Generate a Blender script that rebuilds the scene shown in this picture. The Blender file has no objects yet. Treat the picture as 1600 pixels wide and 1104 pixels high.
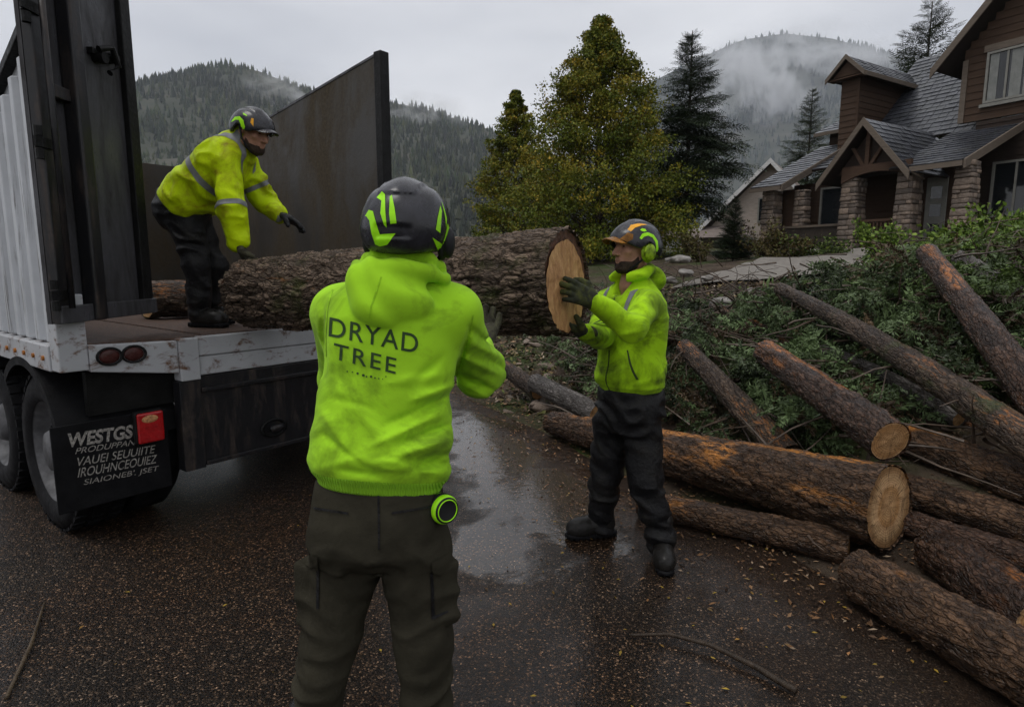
import bpy, bmesh, math, random
import numpy as np
from mathutils import Vector, Matrix, Euler
from mathutils.bvhtree import BVHTree

random.seed(7)
RNG = np.random.default_rng(7)
scene = bpy.context.scene
COL = scene.collection

# ------------------------------------------------------------------ camera, sky, sun, exposure
FPX, CAM_H = 960.0, 1.5
PITCH = math.atan((552 - 415) / FPX)
cam_d = bpy.data.cameras.new('camera')
cam = bpy.data.objects.new('camera', cam_d)
COL.objects.link(cam)
cam.location = (0, 0, CAM_H)
cam.rotation_euler = (math.pi / 2 - PITCH, 0, 0)
cam_d.sensor_width = 36
cam_d.lens = 36 * FPX / 1600
cam_d.clip_start = 0.05
cam_d.clip_end = 9000
scene.camera = cam

SUN_AZ, SUN_EL = math.radians(240), math.radians(70)      # azimuth measured clockwise from +Y: behind the camera, a little to the left
world = bpy.data.worlds.new('World')
scene.world = world
world.use_nodes = True
wn, wl = world.node_tree.nodes, world.node_tree.links
wn.clear()
w_out = wn.new('ShaderNodeOutputWorld')
w_bg = wn.new('ShaderNodeBackground')
w_bg.inputs['Strength'].default_value = 0.10
w_sky = wn.new('ShaderNodeTexSky')
w_sky.sky_type = 'NISHITA'
w_sky.sun_disc = False
w_sky.sun_elevation = SUN_EL
w_sky.sun_rotation = SUN_AZ
w_tc = wn.new('ShaderNodeTexCoord')
w_map = wn.new('ShaderNodeMapping')
w_map.inputs['Scale'].default_value = (1.0, 1.0, 3.0)
w_noise = wn.new('ShaderNodeTexNoise')
w_noise.inputs['Scale'].default_value = 2.1
w_noise.inputs['Detail'].default_value = 4
w_noise.inputs['Roughness'].default_value = 0.45
w_ramp = wn.new('ShaderNodeValToRGB')
w_ramp.color_ramp.elements[0].position = 0.32
w_ramp.color_ramp.elements[0].color = (0.66, 0.67, 0.71, 1)
w_ramp.color_ramp.elements[1].position = 0.62
w_ramp.color_ramp.elements[1].color = (1.0, 1.0, 1.02, 1)
w_gain = wn.new('ShaderNodeVectorMath'); w_gain.operation = 'SCALE'
w_gain.inputs['Scale'].default_value = 9.6
w_mix = wn.new('ShaderNodeMix'); w_mix.data_type = 'RGBA'
w_mix.inputs[0].default_value = 0.94                        # cloud cover
wl.new(w_tc.outputs['Generated'], w_map.inputs['Vector'])
wl.new(w_map.outputs['Vector'], w_noise.inputs['Vector'])
wl.new(w_noise.outputs['Fac'], w_ramp.inputs['Fac'])
wl.new(w_ramp.outputs['Color'], w_gain.inputs[0])
wl.new(w_sky.outputs['Color'], w_mix.inputs[6])
wl.new(w_gain.outputs['Vector'], w_mix.inputs[7])
wl.new(w_mix.outputs[2], w_bg.inputs['Color'])
wl.new(w_bg.outputs['Background'], w_out.inputs['Surface'])

sun_d = bpy.data.lights.new('sun', 'SUN')
sun_d.energy = 1.5
sun_d.angle = math.radians(30)
sun_d.color = (1.0, 0.97, 0.92)
sun = bpy.data.objects.new('sun', sun_d)
COL.objects.link(sun)
sdir = Vector((math.sin(SUN_AZ) * math.cos(SUN_EL), math.cos(SUN_AZ) * math.cos(SUN_EL), math.sin(SUN_EL)))
sun.rotation_euler = sdir.to_track_quat('Z', 'Y').to_euler()

vs = scene.view_settings
vs.view_transform = 'Standard'
vs.look = 'None'
vs.gamma = 1
vs.exposure = 0.0
vs.use_curve_mapping = False
scene.render.engine = 'CYCLES'
scene.cycles.use_denoising = True
scene.cycles.max_bounces = 6
scene.cycles.diffuse_bounces = 3
scene.cycles.glossy_bounces = 3
scene.cycles.transparent_max_bounces = 12
scene.cycles.volume_bounces = 1
scene.cycles.volume_step_rate = 2.0
scene.cycles.volume_max_steps = 128
scene.cycles.sample_clamp_indirect = 4.0

# ------------------------------------------------------------------ helpers: from the view to the place
CP, SP = math.cos(PITCH), math.sin(PITCH)
EYE = np.array([0, 0, CAM_H])
def ray(px, py):
    a, b = (px - 800) / FPX, (552 - py) / FPX
    return np.array([a, CP + b * SP, b * CP - SP])
def W(px, py, Y):
    r = ray(px, py)
    return EYE + r * (Y / r[1])
def G(px, py, z=0.0):
    r = ray(px, py)
    return EYE + r * ((z - CAM_H) / r[2])

def nrm(v):
    v = np.asarray(v, float)
    return v / (np.linalg.norm(v) + 1e-12)

# ------------------------------------------------------------------ noise
def _h(ix, iy, iz, s):
    n = (ix.astype(np.int64) * 374761393 + iy.astype(np.int64) * 668265263 + iz.astype(np.int64) * 2147483647 + s * 974634777) & 0xffffffff
    n = ((n ^ (n >> 13)) * 1274126177) & 0xffffffff
    n = ((n ^ (n >> 16)) * 2246822519) & 0xffffffff
    return ((n ^ (n >> 15)) & 0xffffff).astype(np.float32) / 0xffffff
def vnoise(P, s=0):
    P = np.asarray(P)
    i = np.floor(P).astype(np.int64)
    f = (P - i).astype(np.float32)
    f = f * f * (3 - 2 * f)
    x, y, z = i[..., 0], i[..., 1], i[..., 2]
    fx, fy, fz = f[..., 0], f[..., 1], f[..., 2]
    r = 0
    for dx in (0, 1):
        for dy in (0, 1):
            for dz in (0, 1):
                w = (fx if dx else 1 - fx) * (fy if dy else 1 - fy) * (fz if dz else 1 - fz)
                r = r + w * _h(x + dx, y + dy, z + dz, s)
    return r * 2 - 1
def fbm(P, o=4, s=0, g=0.5):
    r, a, t = 0, 1.0, 0
    P = np.asarray(P)
    for k in range(o):
        r = r + a * vnoise(P * (2.03 ** k) + 17.3 * k, s + k)
        t += a
        a *= g
    return r / t
def worley(P, s=0):
    P = np.asarray(P)
    i = np.floor(P).astype(np.int64)
    f1 = np.full(P.shape[:-1], 9.0, np.float32)
    f2 = f1.copy()
    cid = f1.copy()
    for dx in (-1, 0, 1):
        for dy in (-1, 0, 1):
            for dz in (-1, 0, 1):
                c = i + np.array([dx, dy, dz])
                hx = _h(c[..., 0], c[..., 1], c[..., 2], s)
                hy = _h(c[..., 0], c[..., 1], c[..., 2], s + 11)
                hz = _h(c[..., 0], c[..., 1], c[..., 2], s + 23)
                q = c + np.stack([hx, hy, hz], -1)
                d = np.sqrt(((P - q) ** 2).sum(-1)).astype(np.float32)
                m = d < f1
                f2 = np.where(m, f1, np.minimum(f2, d))
                cid = np.where(m, hx, cid)
                f1 = np.where(m, d, f1)
    return f1, f2, cid
def sstep(a, b, x):
    t = np.clip((x - a) / (b - a), 0, 1)
    return t * t * (3 - 2 * t)

# ------------------------------------------------------------------ mesh and object helpers
def mesh_np(name, V, F, smooth=True, col=None):
    V = np.ascontiguousarray(V, np.float32)
    me = bpy.data.meshes.new(name)
    if isinstance(F, np.ndarray):
        n, k = F.shape
        me.vertices.add(len(V))
        me.vertices.foreach_set('co', V.ravel())
        me.loops.add(n * k)
        me.loops.foreach_set('vertex_index', np.ascontiguousarray(F, np.int32).ravel())
        me.polygons.add(n)
        me.polygons.foreach_set('loop_start', np.arange(0, n * k, k, dtype=np.int32))
        me.polygons.foreach_set('loop_total', np.full(n, k, np.int32))
    else:
        me.from_pydata([tuple(v) for v in V], [], [tuple(f) for f in F])
    me.update(calc_edges=True)
    me.polygons.foreach_set('use_smooth', np.full(len(me.polygons), smooth, bool))
    if col is not None:
        a = me.color_attributes.new('col', 'FLOAT_COLOR', 'POINT')
        c = np.ones((len(V), 4), np.float32)
        c[:, :3] = col
        a.data.foreach_set('color', c.ravel())
    return me

def put(name, me, mat=None, parent=None):
    o = bpy.data.objects.new(name, me)
    COL.objects.link(o)
    if mat is not None and me is not None and not me.materials:
        me.materials.append(mat)
    if parent is not None:
        o.parent = parent
    return o
def world_of(p):
    m = Matrix.Identity(4)
    while p is not None:
        m = Matrix.LocRotScale(p.location, p.rotation_euler, p.scale) @ m
        p = p.parent
    return m
def obj(name, V, F, mat, parent=None, smooth=True, local=False, col=None):
    """One mesh object. V in world coordinates unless local; stored relative to its parent."""
    V = np.asarray(V, float)
    if parent is not None and not local:
        mi = np.array(world_of(parent).inverted())
        V = V @ mi[:3, :3].T + mi[:3, 3]
    return put(name, mesh_np(name, V, F, smooth, col), mat, parent)
def thing(name, label, cat, loc=(0, 0, 0), rotz=0.0, group=None):
    o = bpy.data.objects.new(name, None)
    COL.objects.link(o)
    o.empty_display_size = 0.1
    o.location = tuple(float(c) for c in loc)
    o.rotation_euler = (0, 0, rotz)
    return tag(o, label, cat, group)
def tag(o, label=None, cat=None, group=None, kind=None):
    if label: o['label'] = label
    if cat: o['category'] = cat
    if group: o['group'] = group
    if kind: o['kind'] = kind
    return o
def bevel(o, w=0.005, seg=2):
    m = o.modifiers.new('bevel', 'BEVEL')
    m.width = w
    m.segments = seg
    m.limit_method = 'ANGLE'
    m.harden_normals = False
    return o

BOXF = [(0, 3, 2, 1), (4, 5, 6, 7), (0, 1, 5, 4), (1, 2, 6, 5), (2, 3, 7, 6), (3, 0, 4, 7)]
def boxv(x0, x1, y0, y1, z0, z1):
    return [(x0, y0, z0), (x1, y0, z0), (x1, y1, z0), (x0, y1, z0), (x0, y0, z1), (x1, y0, z1), (x1, y1, z1), (x0, y1, z1)]
class MB:
    """collects pieces that make up one part"""
    def __init__(s): s.v, s.f = [], []
    def add(s, v, f):
        n = len(s.v)
        s.v += [tuple(map(float, q)) for q in v]
        s.f += [tuple(i + n for i in q) for q in f]
        return s
    def box(s, *a): return s.add(boxv(*a), BOXF)
    def hexa(s, bottom, top): return s.add(list(bottom) + list(top), BOXF)
    def prism(s, poly, a, b):
        """poly: list of 3D points; extruded by vector from offset a to b"""
        n = len(poly)
        p = [np.asarray(q) + a for q in poly] + [np.asarray(q) + b for q in poly]
        f = [tuple(range(n))[::-1], tuple(range(n, 2 * n))] + [(i, (i + 1) % n, n + (i + 1) % n, n + i) for i in range(n)]
        return s.add(p, f)
    def build(s, name, mat, parent=None, local=True, smooth=False):
        return obj(name, s.v, s.f, mat, parent, smooth, local)

def frame_of(d):
    d = nrm(d)
    a = np.array([0, 0, 1.0]) if abs(d[2]) < 0.9 else np.array([1.0, 0, 0])
    x = nrm(np.cross(a, d))
    return x, np.cross(d, x), d
def tube(pts, rad, n=8, cap=True):
    pts = np.asarray(pts, float)
    rad = np.broadcast_to(rad, len(pts))
    V, F = [], []
    for i, p in enumerate(pts):
        d = pts[min(i + 1, len(pts) - 1)] - pts[max(i - 1, 0)]
        x, y, _ = frame_of(d)
        for k in range(n):
            t = 2 * math.pi * k / n
            V.append(p + rad[i] * (math.cos(t) * x + math.sin(t) * y))
    for i in range(len(pts) - 1):
        for k in range(n):
            F.append((i * n + k, i * n + (k + 1) % n, (i + 1) * n + (k + 1) % n, (i + 1) * n + k))
    if cap:
        F.append(tuple(range(n))[::-1])
        F.append(tuple(range((len(pts) - 1) * n, len(pts) * n)))
    return V, F
def lathe(profile, n=32, axis=0):
    """profile: list of (axial, radius); revolved round local axis 0=x 1=y 2=z"""
    V, F = [], []
    for a, r in profile:
        for k in range(n):
            t = 2 * math.pi * k / n
            c, s = r * math.cos(t), r * math.sin(t)
            V.append([(a, c, s), (c, a, s), (c, s, a)][axis])
    m = len(profile)
    for i in range(m - 1):
        for k in range(n):
            F.append((i * n + k, i * n + (k + 1) % n, (i + 1) * n + (k + 1) % n, (i + 1) * n + k))
    return V, F

# ------------------------------------------------------------------ materials
class NT:
    def __init__(s, name):
        s.m = bpy.data.materials.new(name)
        s.m.use_nodes = True
        s.t = s.m.node_tree
        s.n, s.l = s.t.nodes, s.t.links
        s.n.clear()
        s.out = s.n.new('ShaderNodeOutputMaterial')
        s.p = s.n.new('ShaderNodeBsdfPrincipled')
        s.l.new(s.p.outputs[0], s.out.inputs['Surface'])
        s.tc = None
    def coord(s, scale=(1, 1, 1), kind='Object', rot=(0, 0, 0), loc=(0, 0, 0)):
        if s.tc is None: s.tc = s.n.new('ShaderNodeTexCoord')
        m = s.n.new('ShaderNodeMapping')
        m.inputs['Scale'].default_value = scale
        m.inputs['Rotation'].default_value = rot
        m.inputs['Location'].default_value = loc
        s.l.new(s.tc.outputs[kind], m.inputs['Vector'])
        return m.outputs[0]
    def noise(s, scale, detail=5, rough=0.55, vec=None, dist=0.0, out='Fac'):
        n = s.n.new('ShaderNodeTexNoise')
        n.inputs['Scale'].default_value = scale
        n.inputs['Detail'].default_value = detail
        n.inputs['Roughness'].default_value = rough
        n.inputs['Distortion'].default_value = dist
        s.l.new(vec if vec is not None else s.coord(), n.inputs['Vector'])
        return n.outputs[out]
    def voro(s, scale, vec=None, feature='F1', out='Distance', rand=1.0):
        n = s.n.new('ShaderNodeTexVoronoi')
        n.feature = feature
        n.inputs['Scale'].default_value = scale
        n.inputs['Randomness'].default_value = rand
        s.l.new(vec if vec is not None else s.coord(), n.inputs['Vector'])
        return n.outputs[out]
    def ramp(s, fac, stops, interp='LINEAR'):
        r = s.n.new('ShaderNodeValToRGB')
        e = r.color_ramp.elements
        r.color_ramp.interpolation = interp
        while len(e) < len(stops): e.new(0.5)
        for i, (p, c) in enumerate(stops):
            e[i].position = p
            e[i].color = (c, c, c, 1) if isinstance(c, (int, float)) else (*c, 1)
        s.l.new(fac, r.inputs['Fac'])
        return r.outputs['Color']
    def mix(s, fac, a, b, mode='MIX'):
        m = s.n.new('ShaderNodeMix')
        m.data_type = 'RGBA'
        m.blend_type = mode
        for i, v in ((0, fac), (6, a), (7, b)):
            sock = m.inputs[i]
            if isinstance(v, (int, float)): sock.default_value = v if i == 0 else (v, v, v, 1)
            elif isinstance(v, tuple): sock.default_value = (*v, 1)
            else: s.l.new(v, sock)
        return m.outputs[2]
    def math(s, op, a, b=0.0, c=0.5):
        m = s.n.new('ShaderNodeMath')
        m.operation = op
        for i, v in enumerate((a, b, c)):
            if isinstance(v, (int, float)): m.inputs[i].default_value = v
            else: s.l.new(v, m.inputs[i])
        return m.outputs[0]
    def attr(s, name='col', out='Color'):
        a = s.n.new('ShaderNodeAttribute')
        a.attribute_name = name
        return a.outputs[out]
    def set(s, key, v):
        i = s.p.inputs[key]
        if isinstance(v, tuple): i.default_value = (*v, 1) if len(v) == 3 and i.type == 'RGBA' else v
        elif isinstance(v, (int, float)): i.default_value = v
        else: s.l.new(v, i)
        return s
    def bump(s, h, strength=0.4, dist=0.01, key='Normal', prev=None):
        b = s.n.new('ShaderNodeBump')
        b.inputs['Strength'].default_value = strength
        b.inputs['Distance'].default_value = dist
        s.l.new(h, b.inputs['Height'])
        if prev is not None: s.l.new(prev, b.inputs['Normal'])
        s.l.new(b.outputs[0], s.p.inputs[key])
        return b.outputs[0]

def plain(name, c, rough=0.6, var=0.25, scale=6, bump=0.0, bscale=60, metal=0.0, coat=0.0, stretch=(1, 1, 1), spec=0.22):
    t = NT(name)
    lo = tuple(max(0.0, x * (1 - var)) for x in c)
    hi = tuple(min(1.0, x * (1 + var)) for x in c)
    t.set('Base Color', t.ramp(t.noise(scale, 6, 0.6, t.coord(stretch)), [(0.3, lo), (0.7, hi)]))
    t.set('Roughness', t.ramp(t.noise(scale * 2.3, 4), [(0.3, max(0.03, rough - 0.1)), (0.7, min(1, rough + 0.1))]))
    t.set('Metallic', metal).set('Specular IOR Level', spec)
    if coat: t.set('Coat Weight', coat).set('Coat Roughness', 0.08)
    if bump: t.bump(t.noise(bscale, 4, 0.6, t.coord(stretch)), bump, 0.01)
    return t.m
def leafy(name, rough=0.5, trans=0.15):
    t = NT(name)
    t.set('Base Color', t.attr('col')).set('Roughness', rough)
    t.set('Specular IOR Level', 0.12)
    return t.m

MT = {}
def cloth(name, c, dirt, damt=(0.5, 0.75), dscale=4.0, rough=0.85, weave=900, bs=0.5, sheen=0.3, spec=0.08, bsc=28):
    t = NT(name)
    v = t.ramp(t.noise(9, 5), [(0.3, tuple(x * 0.88 for x in c)), (0.7, c)])
    k = t.ramp(t.noise(dscale, 7, 0.65, dist=0.6), [(damt[0], 0.0), (damt[1], 1.0)])
    t.set('Base Color', t.mix(k, v, dirt)).set('Roughness', rough).set('Sheen Weight', sheen).set('Sheen Roughness', 0.5).set('Specular IOR Level', spec)
    b = t.bump(t.noise(bsc, 6, 0.65), bs, 0.012)
    t.bump(t.noise(weave, 2), 0.12, 0.001, prev=b)
    return t.m
MT['hoodie'] = cloth('fluorescent_fleece', (0.35, 0.67, 0.024), (0.085, 0.145, 0.012), (0.48, 0.76), 5.5, sheen=0.05, bs=0.14, bsc=14)
MT['hoodie_b'] = cloth('fluorescent_fleece_muddy', (0.36, 0.64, 0.012), (0.055, 0.085, 0.008), (0.45, 0.68), 6.0, sheen=0.05, bs=0.25, bsc=16)
MT['jacket'] = cloth('fluorescent_rain_shell', (0.50, 0.68, 0.005), (0.22, 0.19, 0.012), (0.48, 0.70), 7.0, rough=0.45, sheen=0.0, bs=0.5, bsc=18)
MT['khaki'] = cloth('olive_work_canvas', (0.045, 0.041, 0.029), (0.020, 0.018, 0.013), (0.40, 0.7), 3.0, sheen=0.0, spec=0.05, bs=0.3)
MT['black_cloth'] = cloth('black_work_canvas', (0.011, 0.011, 0.012), (0.024, 0.022, 0.018), (0.52, 0.78), 6.0, rough=0.45, sheen=0.0, spec=0.16, bs=0.8)
MT['glove'] = cloth('dark_work_glove', (0.030, 0.034, 0.022), (0.09, 0.10, 0.02), (0.45, 0.75), 18, sheen=0.05)
MT['glove_tan'] = cloth('muddy_olive_glove', (0.060, 0.058, 0.036), (0.018, 0.016, 0.012), (0.42, 0.62), 22, sheen=0.05)
MT['boot'] = plain('wet_black_leather', (0.014, 0.013, 0.012), 0.35, 0.4, 14, 0.3, 60)
MT['rubber'] = plain('black_rubber', (0.008, 0.008, 0.009), 0.6, 0.4, 9, 0.25, 80, spec=0.10)
MT['skin'] = plain('weathered_skin', (0.36, 0.19, 0.13), 0.5, 0.22, 26, 0.12, 160)
MT['beard'] = plain('dark_beard', (0.045, 0.030, 0.021), 0.75, 0.4, 60, 0.8, 300)
MT['reflect'] = plain('grey_reflective_tape', (0.16, 0.165, 0.17), 0.45, 0.2, 25, 0.1, 200)
MT['shell'] = plain('scuffed_black_helmet', (0.018, 0.018, 0.023), 0.28, 0.7, 16, 0.05, 90, spec=0.45)
MT['shell_matte'] = plain('matte_black_plastic', (0.013, 0.013, 0.014), 0.55, 0.3, 20)
MT['sticker'] = plain('lime_sticker', (0.34, 0.80, 0.012), 0.4, 0.12, 30)
MT['sticker_orange'] = plain('amber_sticker', (0.72, 0.33, 0.015), 0.4, 0.25, 40)
MT['visor'] = plain('amber_peak', (0.20, 0.085, 0.012), 0.25, 0.5, 30)
MT['print'] = plain('dark_print', (0.030, 0.060, 0.020), 0.8, 0.25, 60)
MT['zip'] = plain('dark_zip', (0.03, 0.05, 0.012), 0.6, 0.2, 60)
MT['eye'] = plain('eye_dark', (0.02, 0.014, 0.010), 0.1, 0.1, 60)

# ------------------------------------------------------------------ the ground
EDGE_P, EDGE_N = np.array([0.53, 4.94]), np.array([0.90, 0.44])     # verge of the road: a point on it and the way uphill
def edge_d(x, y):
    return (x - EDGE_P[0]) * EDGE_N[0] + (y - EDGE_P[1]) * EDGE_N[1]
def terrain(x, y):
    x, y = np.asarray(x, float), np.asarray(y, float)
    d = edge_d(x, y)
    h = np.interp(d, [-1, 0, 0.5, 1.2, 2, 3, 4, 5, 13, 40, 400], [0, 0, 0.10, 0.36, 0.64, 1.0, 1.16, 1.28, 1.98, 2.4, 6])
    lift = sstep(0.3, 2.0, d)
    q = np.stack([x * 0.9, y * 0.9, 0 * x], -1)
    h = h + lift * 0.10 * fbm(q, 4, 3) * np.clip(1.5 - y / 60, 0.2, 1)
    h = h + 0.36 * np.exp(-(((x - 5.9) / 2.0) ** 2 + ((y - 6.6) / 1.7) ** 2))
    h = h + 0.24 * np.exp(-(((x - 2.35) / 0.75) ** 2 + ((y - 5.7) / 0.85) ** 2)) + 0.16 * np.exp(-(((x - 3.6) / 0.7) ** 2 + ((y - 5.3) / 0.8) ** 2))
    h = h + np.clip(y - 26, 0, 400) * 0.045 * sstep(-30, 5, d)
    return h - 0.012
def far_axis(lo, hi, a, b, step, k):
    c = list(np.arange(a, b + 1e-6, step))
    s, v = step, b
    while v < hi:
        s *= k; v += s; c.append(min(v, hi))
    s, v = step, a
    pre = []
    while v > lo:
        s *= k; v -= s; pre.append(max(v, lo))
    return np.array(pre[::-1] + c)
gx = far_axis(-4000, 4000, -8, 16, 0.16, 1.25)
gy = far_axis(-300, 5000, 0, 26, 0.16, 1.22)
GX, GY = np.meshgrid(gx, gy)
GZ = terrain(GX, GY)
nx, ny = len(gx), len(gy)
idx = np.arange(nx * ny).reshape(ny, nx)
gf = np.stack([idx[:-1, :-1].ravel(), idx[:-1, 1:].ravel(), idx[1:, 1:].ravel(), idx[1:, :-1].ravel()], -1)
t = NT('forest_soil')
soil = t.ramp(t.noise(2.2, 8, 0.65), [(0.3, (0.030, 0.022, 0.016)), (0.5, (0.060, 0.044, 0.032)), (0.7, (0.11, 0.085, 0.062))])
gr = t.ramp(t.noise(0.6, 6, 0.6), [(0.45, 0.0), (0.6, 1.0)])
grass = t.ramp(t.noise(14, 5), [(0.3, (0.020, 0.032, 0.010)), (0.7, (0.055, 0.075, 0.022))])
t.set('Base Color', t.mix(gr, soil, grass)).set('Roughness', 0.8).set('Specular IOR Level', 0.1)
t.bump(t.noise(18, 8, 0.7), 0.9, 0.05)
o = obj('ground', np.stack([GX, GY, GZ], -1).reshape(-1, 3), gf, t.m)
tag(o, kind='structure')

# wet asphalt
t = NT('wet_asphalt')
v3 = t.coord((1, 1, 1))
cellc = t.voro(150, v3, out='Color')
fine = t.voro(260, v3, out='Color')
sep = t.n.new('ShaderNodeSeparateColor'); t.l.new(cellc, sep.inputs[0])
sep2 = t.n.new('ShaderNodeSeparateColor'); t.l.new(fine, sep2.inputs[0])
stone = t.ramp(sep.outputs[0], [(0.0, (0.004, 0.0035, 0.003)), (0.5, (0.011, 0.009, 0.007)), (0.80, (0.028, 0.021, 0.015)), (0.94, (0.085, 0.066, 0.048)), (1.0, (0.24, 0.19, 0.145))])
grit = t.ramp(sep2.outputs[1], [(0.0, 0.45), (0.8, 1.0), (1.0, 2.6)])
brown = t.ramp(t.noise(0.75, 5, 0.6), [(0.32, (1.05, 1.0, 0.95)), (0.58, (1.45, 1.0, 0.70))])
dt_ = t.n.new('ShaderNodeVectorMath'); dt_.operation = 'DOT_PRODUCT'; t.l.new(t.coord(), dt_.inputs[0]); dt_.inputs[1].default_value = (EDGE_N[0], EDGE_N[1], 0)
verge_d = t.math('SUBTRACT', dt_.outputs['Value'], float(EDGE_P @ EDGE_N))
saw = t.ramp(t.math('ADD', t.math('MULTIPLY_ADD', verge_d, 0.45, 0.95), t.math('MULTIPLY_ADD', t.noise(3.5, 8, 0.7), 1.2, -0.6)), [(0.45, 0.0), (1.0, 0.85)])
mud = t.ramp(t.noise(60, 6, 0.7), [(0.3, (0.010, 0.006, 0.004)), (0.55, (0.030, 0.017, 0.010)), (0.75, (0.10, 0.055, 0.028))])
t.set('Base Color', t.mix(saw, t.mix(1.0, t.mix(1.0, stone, grit, 'MULTIPLY'), brown, 'MULTIPLY'), mud))
wet = t.ramp(t.noise(0.8, 6, 0.62, dist=0.3), [(0.40, 0.0), (0.60, 1.0)])
# hollows where rain water stands: (x, y, half-length across, half-length along, turn)
def hollow(c, rx, ry, rot):
    m_ = t.n.new('ShaderNodeMapping'); m_.vector_type = 'TEXTURE'
    m_.inputs['Location'].default_value = (c[0], c[1], 0); m_.inputs['Rotation'].default_value = (0, 0, rot); m_.inputs['Scale'].default_value = (rx, ry, 1)
    tc_ = t.n.new('ShaderNodeTexCoord'); t.l.new(tc_.outputs['Object'], m_.inputs['Vector'])
    l_ = t.n.new('ShaderNodeVectorMath'); l_.operation = 'LENGTH'; t.l.new(m_.outputs[0], l_.inputs[0])
    return l_.outputs['Value']
nz_ = t.noise(2.6, 7, 0.62, dist=0.4)
pud = None
for c_, rx_, ry_, ro_ in ((G(760, 690), 0.50, 1.25, 0.20), (G(770, 610), 0.45, 1.6, 0.30), (G(840, 780), 0.55, 0.55, 0.5), (G(780, 860), 0.35, 0.45, 0.2), (G(880, 745), 0.35, 0.35, 0.1), (G(905, 835), 0.30, 0.30, 0.0)):
    v_ = t.math('ADD', hollow(c_, rx_, ry_, ro_), t.math('MULTIPLY', t.math('SUBTRACT', nz_, 0.5), 2.4))
    k_ = t.ramp(v_, [(0.72, 1.0), (1.05, 0.0)])
    pud = k_ if pud is None else t.math('MAXIMUM', pud, k_)
dry = t.math('SUBTRACT', 1.0, pud)
t.set('Roughness', t.mix(pud, t.mix(wet, 0.44, 0.28), 0.10))
t.set('Specular IOR Level', 0.16)
hb = t.math('ADD', t.math('MULTIPLY', t.voro(150, v3), -1.0), t.math('MULTIPLY', t.noise(340, 3), 0.5))
b1 = t.bump(t.math('MULTIPLY', hb, t.math('ADD', t.math('MULTIPLY', dry, 0.92), 0.08)), 0.95, 0.010)
t.set('Coat Weight', t.mix(pud, t.mix(wet, 0.15, 0.85), 1.0)).set('Coat Roughness', t.mix(pud, t.mix(wet, 0.22, 0.10), 0.03)).set('Coat IOR', 1.33)
cb = t.math('ADD', t.math('MULTIPLY', t.noise(14, 4, 0.6), 0.5), t.math('MULTIPLY', t.math('MULTIPLY', t.noise(90, 3), dry), 0.6))
b2 = t.bump(cb, 0.22, 0.012, key='Coat Normal')
MT['asphalt'] = t.m
def road_line(y):
    return EDGE_P[0] - (y - EDGE_P[1]) * EDGE_N[1] / EDGE_N[0]
ys = np.concatenate([np.arange(-14, 14, 0.12), np.arange(14, 60, 1.0)])
RV, RF = [], []
for i, y in enumerate(ys):
    e = road_line(y) + 0.10 * float(fbm(np.array([y * 1.3, 0.3, 4.0]), 4)) + 0.05
    e = min(e, 9.0)
    xs_ = [-16.0, e - 5, e - 0.5, e - 0.12, e]
    zz = [0, 0, 0, 0, -0.03]
    RV += [(x, y, z) for x, z in zip(xs_, zz)]
    if i:
        for k in range(4):
            a = (i - 1) * 5 + k
            RF.append((a, a + 1, a + 6, a + 5))
tag(obj('road', RV, RF, MT['asphalt']), kind='structure')

# pale gravel driveway by the house
def sheet_on_ground(name, quad, n, m, lift, mat):
    a, b, c, d = [np.asarray(q, float) for q in quad]
    V = []
    for i in range(n + 1):
        for j in range(m + 1):
            s, u_ = i / n, j / m
            p = (a * (1 - u_) + b * u_) * (1 - s) + (d * (1 - u_) + c * u_) * s
            w = 0.18 * float(fbm(np.array([p[0], p[1], 2.0]), 3))
            V.append((p[0] + w, p[1], float(terrain(p[0], p[1])) + lift))
    F = [(i * (m + 1) + j, i * (m + 1) + j + 1, (i + 1) * (m + 1) + j + 1, (i + 1) * (m + 1) + j) for i in range(n) for j in range(m)]
    return tag(obj(name, V, F, mat), kind='structure')
t = NT('pale_gravel')
t.set('Base Color', t.ramp(t.noise(9, 8, 0.7), [(0.3, (0.10, 0.088, 0.076)), (0.7, (0.22, 0.20, 0.175))])).set('Roughness', 0.8)
t.bump(t.noise(90, 4), 0.5, 0.02)
sheet_on_ground('driveway', [(2.5, 9.6), (4.3, 8.7), (9.4, 15.0), (7.6, 17.0)], 30, 10, 0.05, t.m)

# ------------------------------------------------------------------ the trailer
def weathered(name, paint, under, amt=(0.55, 0.72), scale=5, rough=0.45, streak=(6, 6, 1.2)):
    t = NT(name)
    n1 = t.noise(scale, 9, 0.68, t.coord(streak), 0.4)
    k = t.ramp(n1, [(amt[0], 0.0), (amt[1], 1.0)])
    base = t.ramp(t.noise(3, 5), [(0.3, tuple(x * 0.75 for x in paint)), (0.7, paint)])
    rust = t.ramp(t.noise(40, 5), [(0.3, under), (0.7, tuple(min(1, x * 2.2) for x in under))])
    t.set('Base Color', t.mix(k, base, rust)).set('Roughness', t.mix(k, rough, 0.8)).set('Specular IOR Level', 0.3)
    t.bump(t.noise(26, 8, 0.7), 0.25, 0.01)
    return t.m
MT['white_paint'] = weathered('dirty_white_paint', (0.50, 0.52, 0.55), (0.06, 0.054, 0.048), (0.54, 0.68), 1.5, streak=(16, 16, 1.0))
MT['white_beam'] = weathered('chipped_white_beam', (0.42, 0.43, 0.45), (0.07, 0.035, 0.018), (0.54, 0.66), 3.2, streak=(3, 3, 5))
MT['dark_steel'] = weathered('wet_dark_steel', (0.014, 0.014, 0.016), (0.045, 0.032, 0.025), (0.5, 0.8), 2.4, 0.32)
MT['door_steel'] = weathered('wet_grey_door_steel', (0.070, 0.070, 0.078), (0.012, 0.011, 0.011), (0.42, 0.66), 1.2, 0.26)
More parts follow.
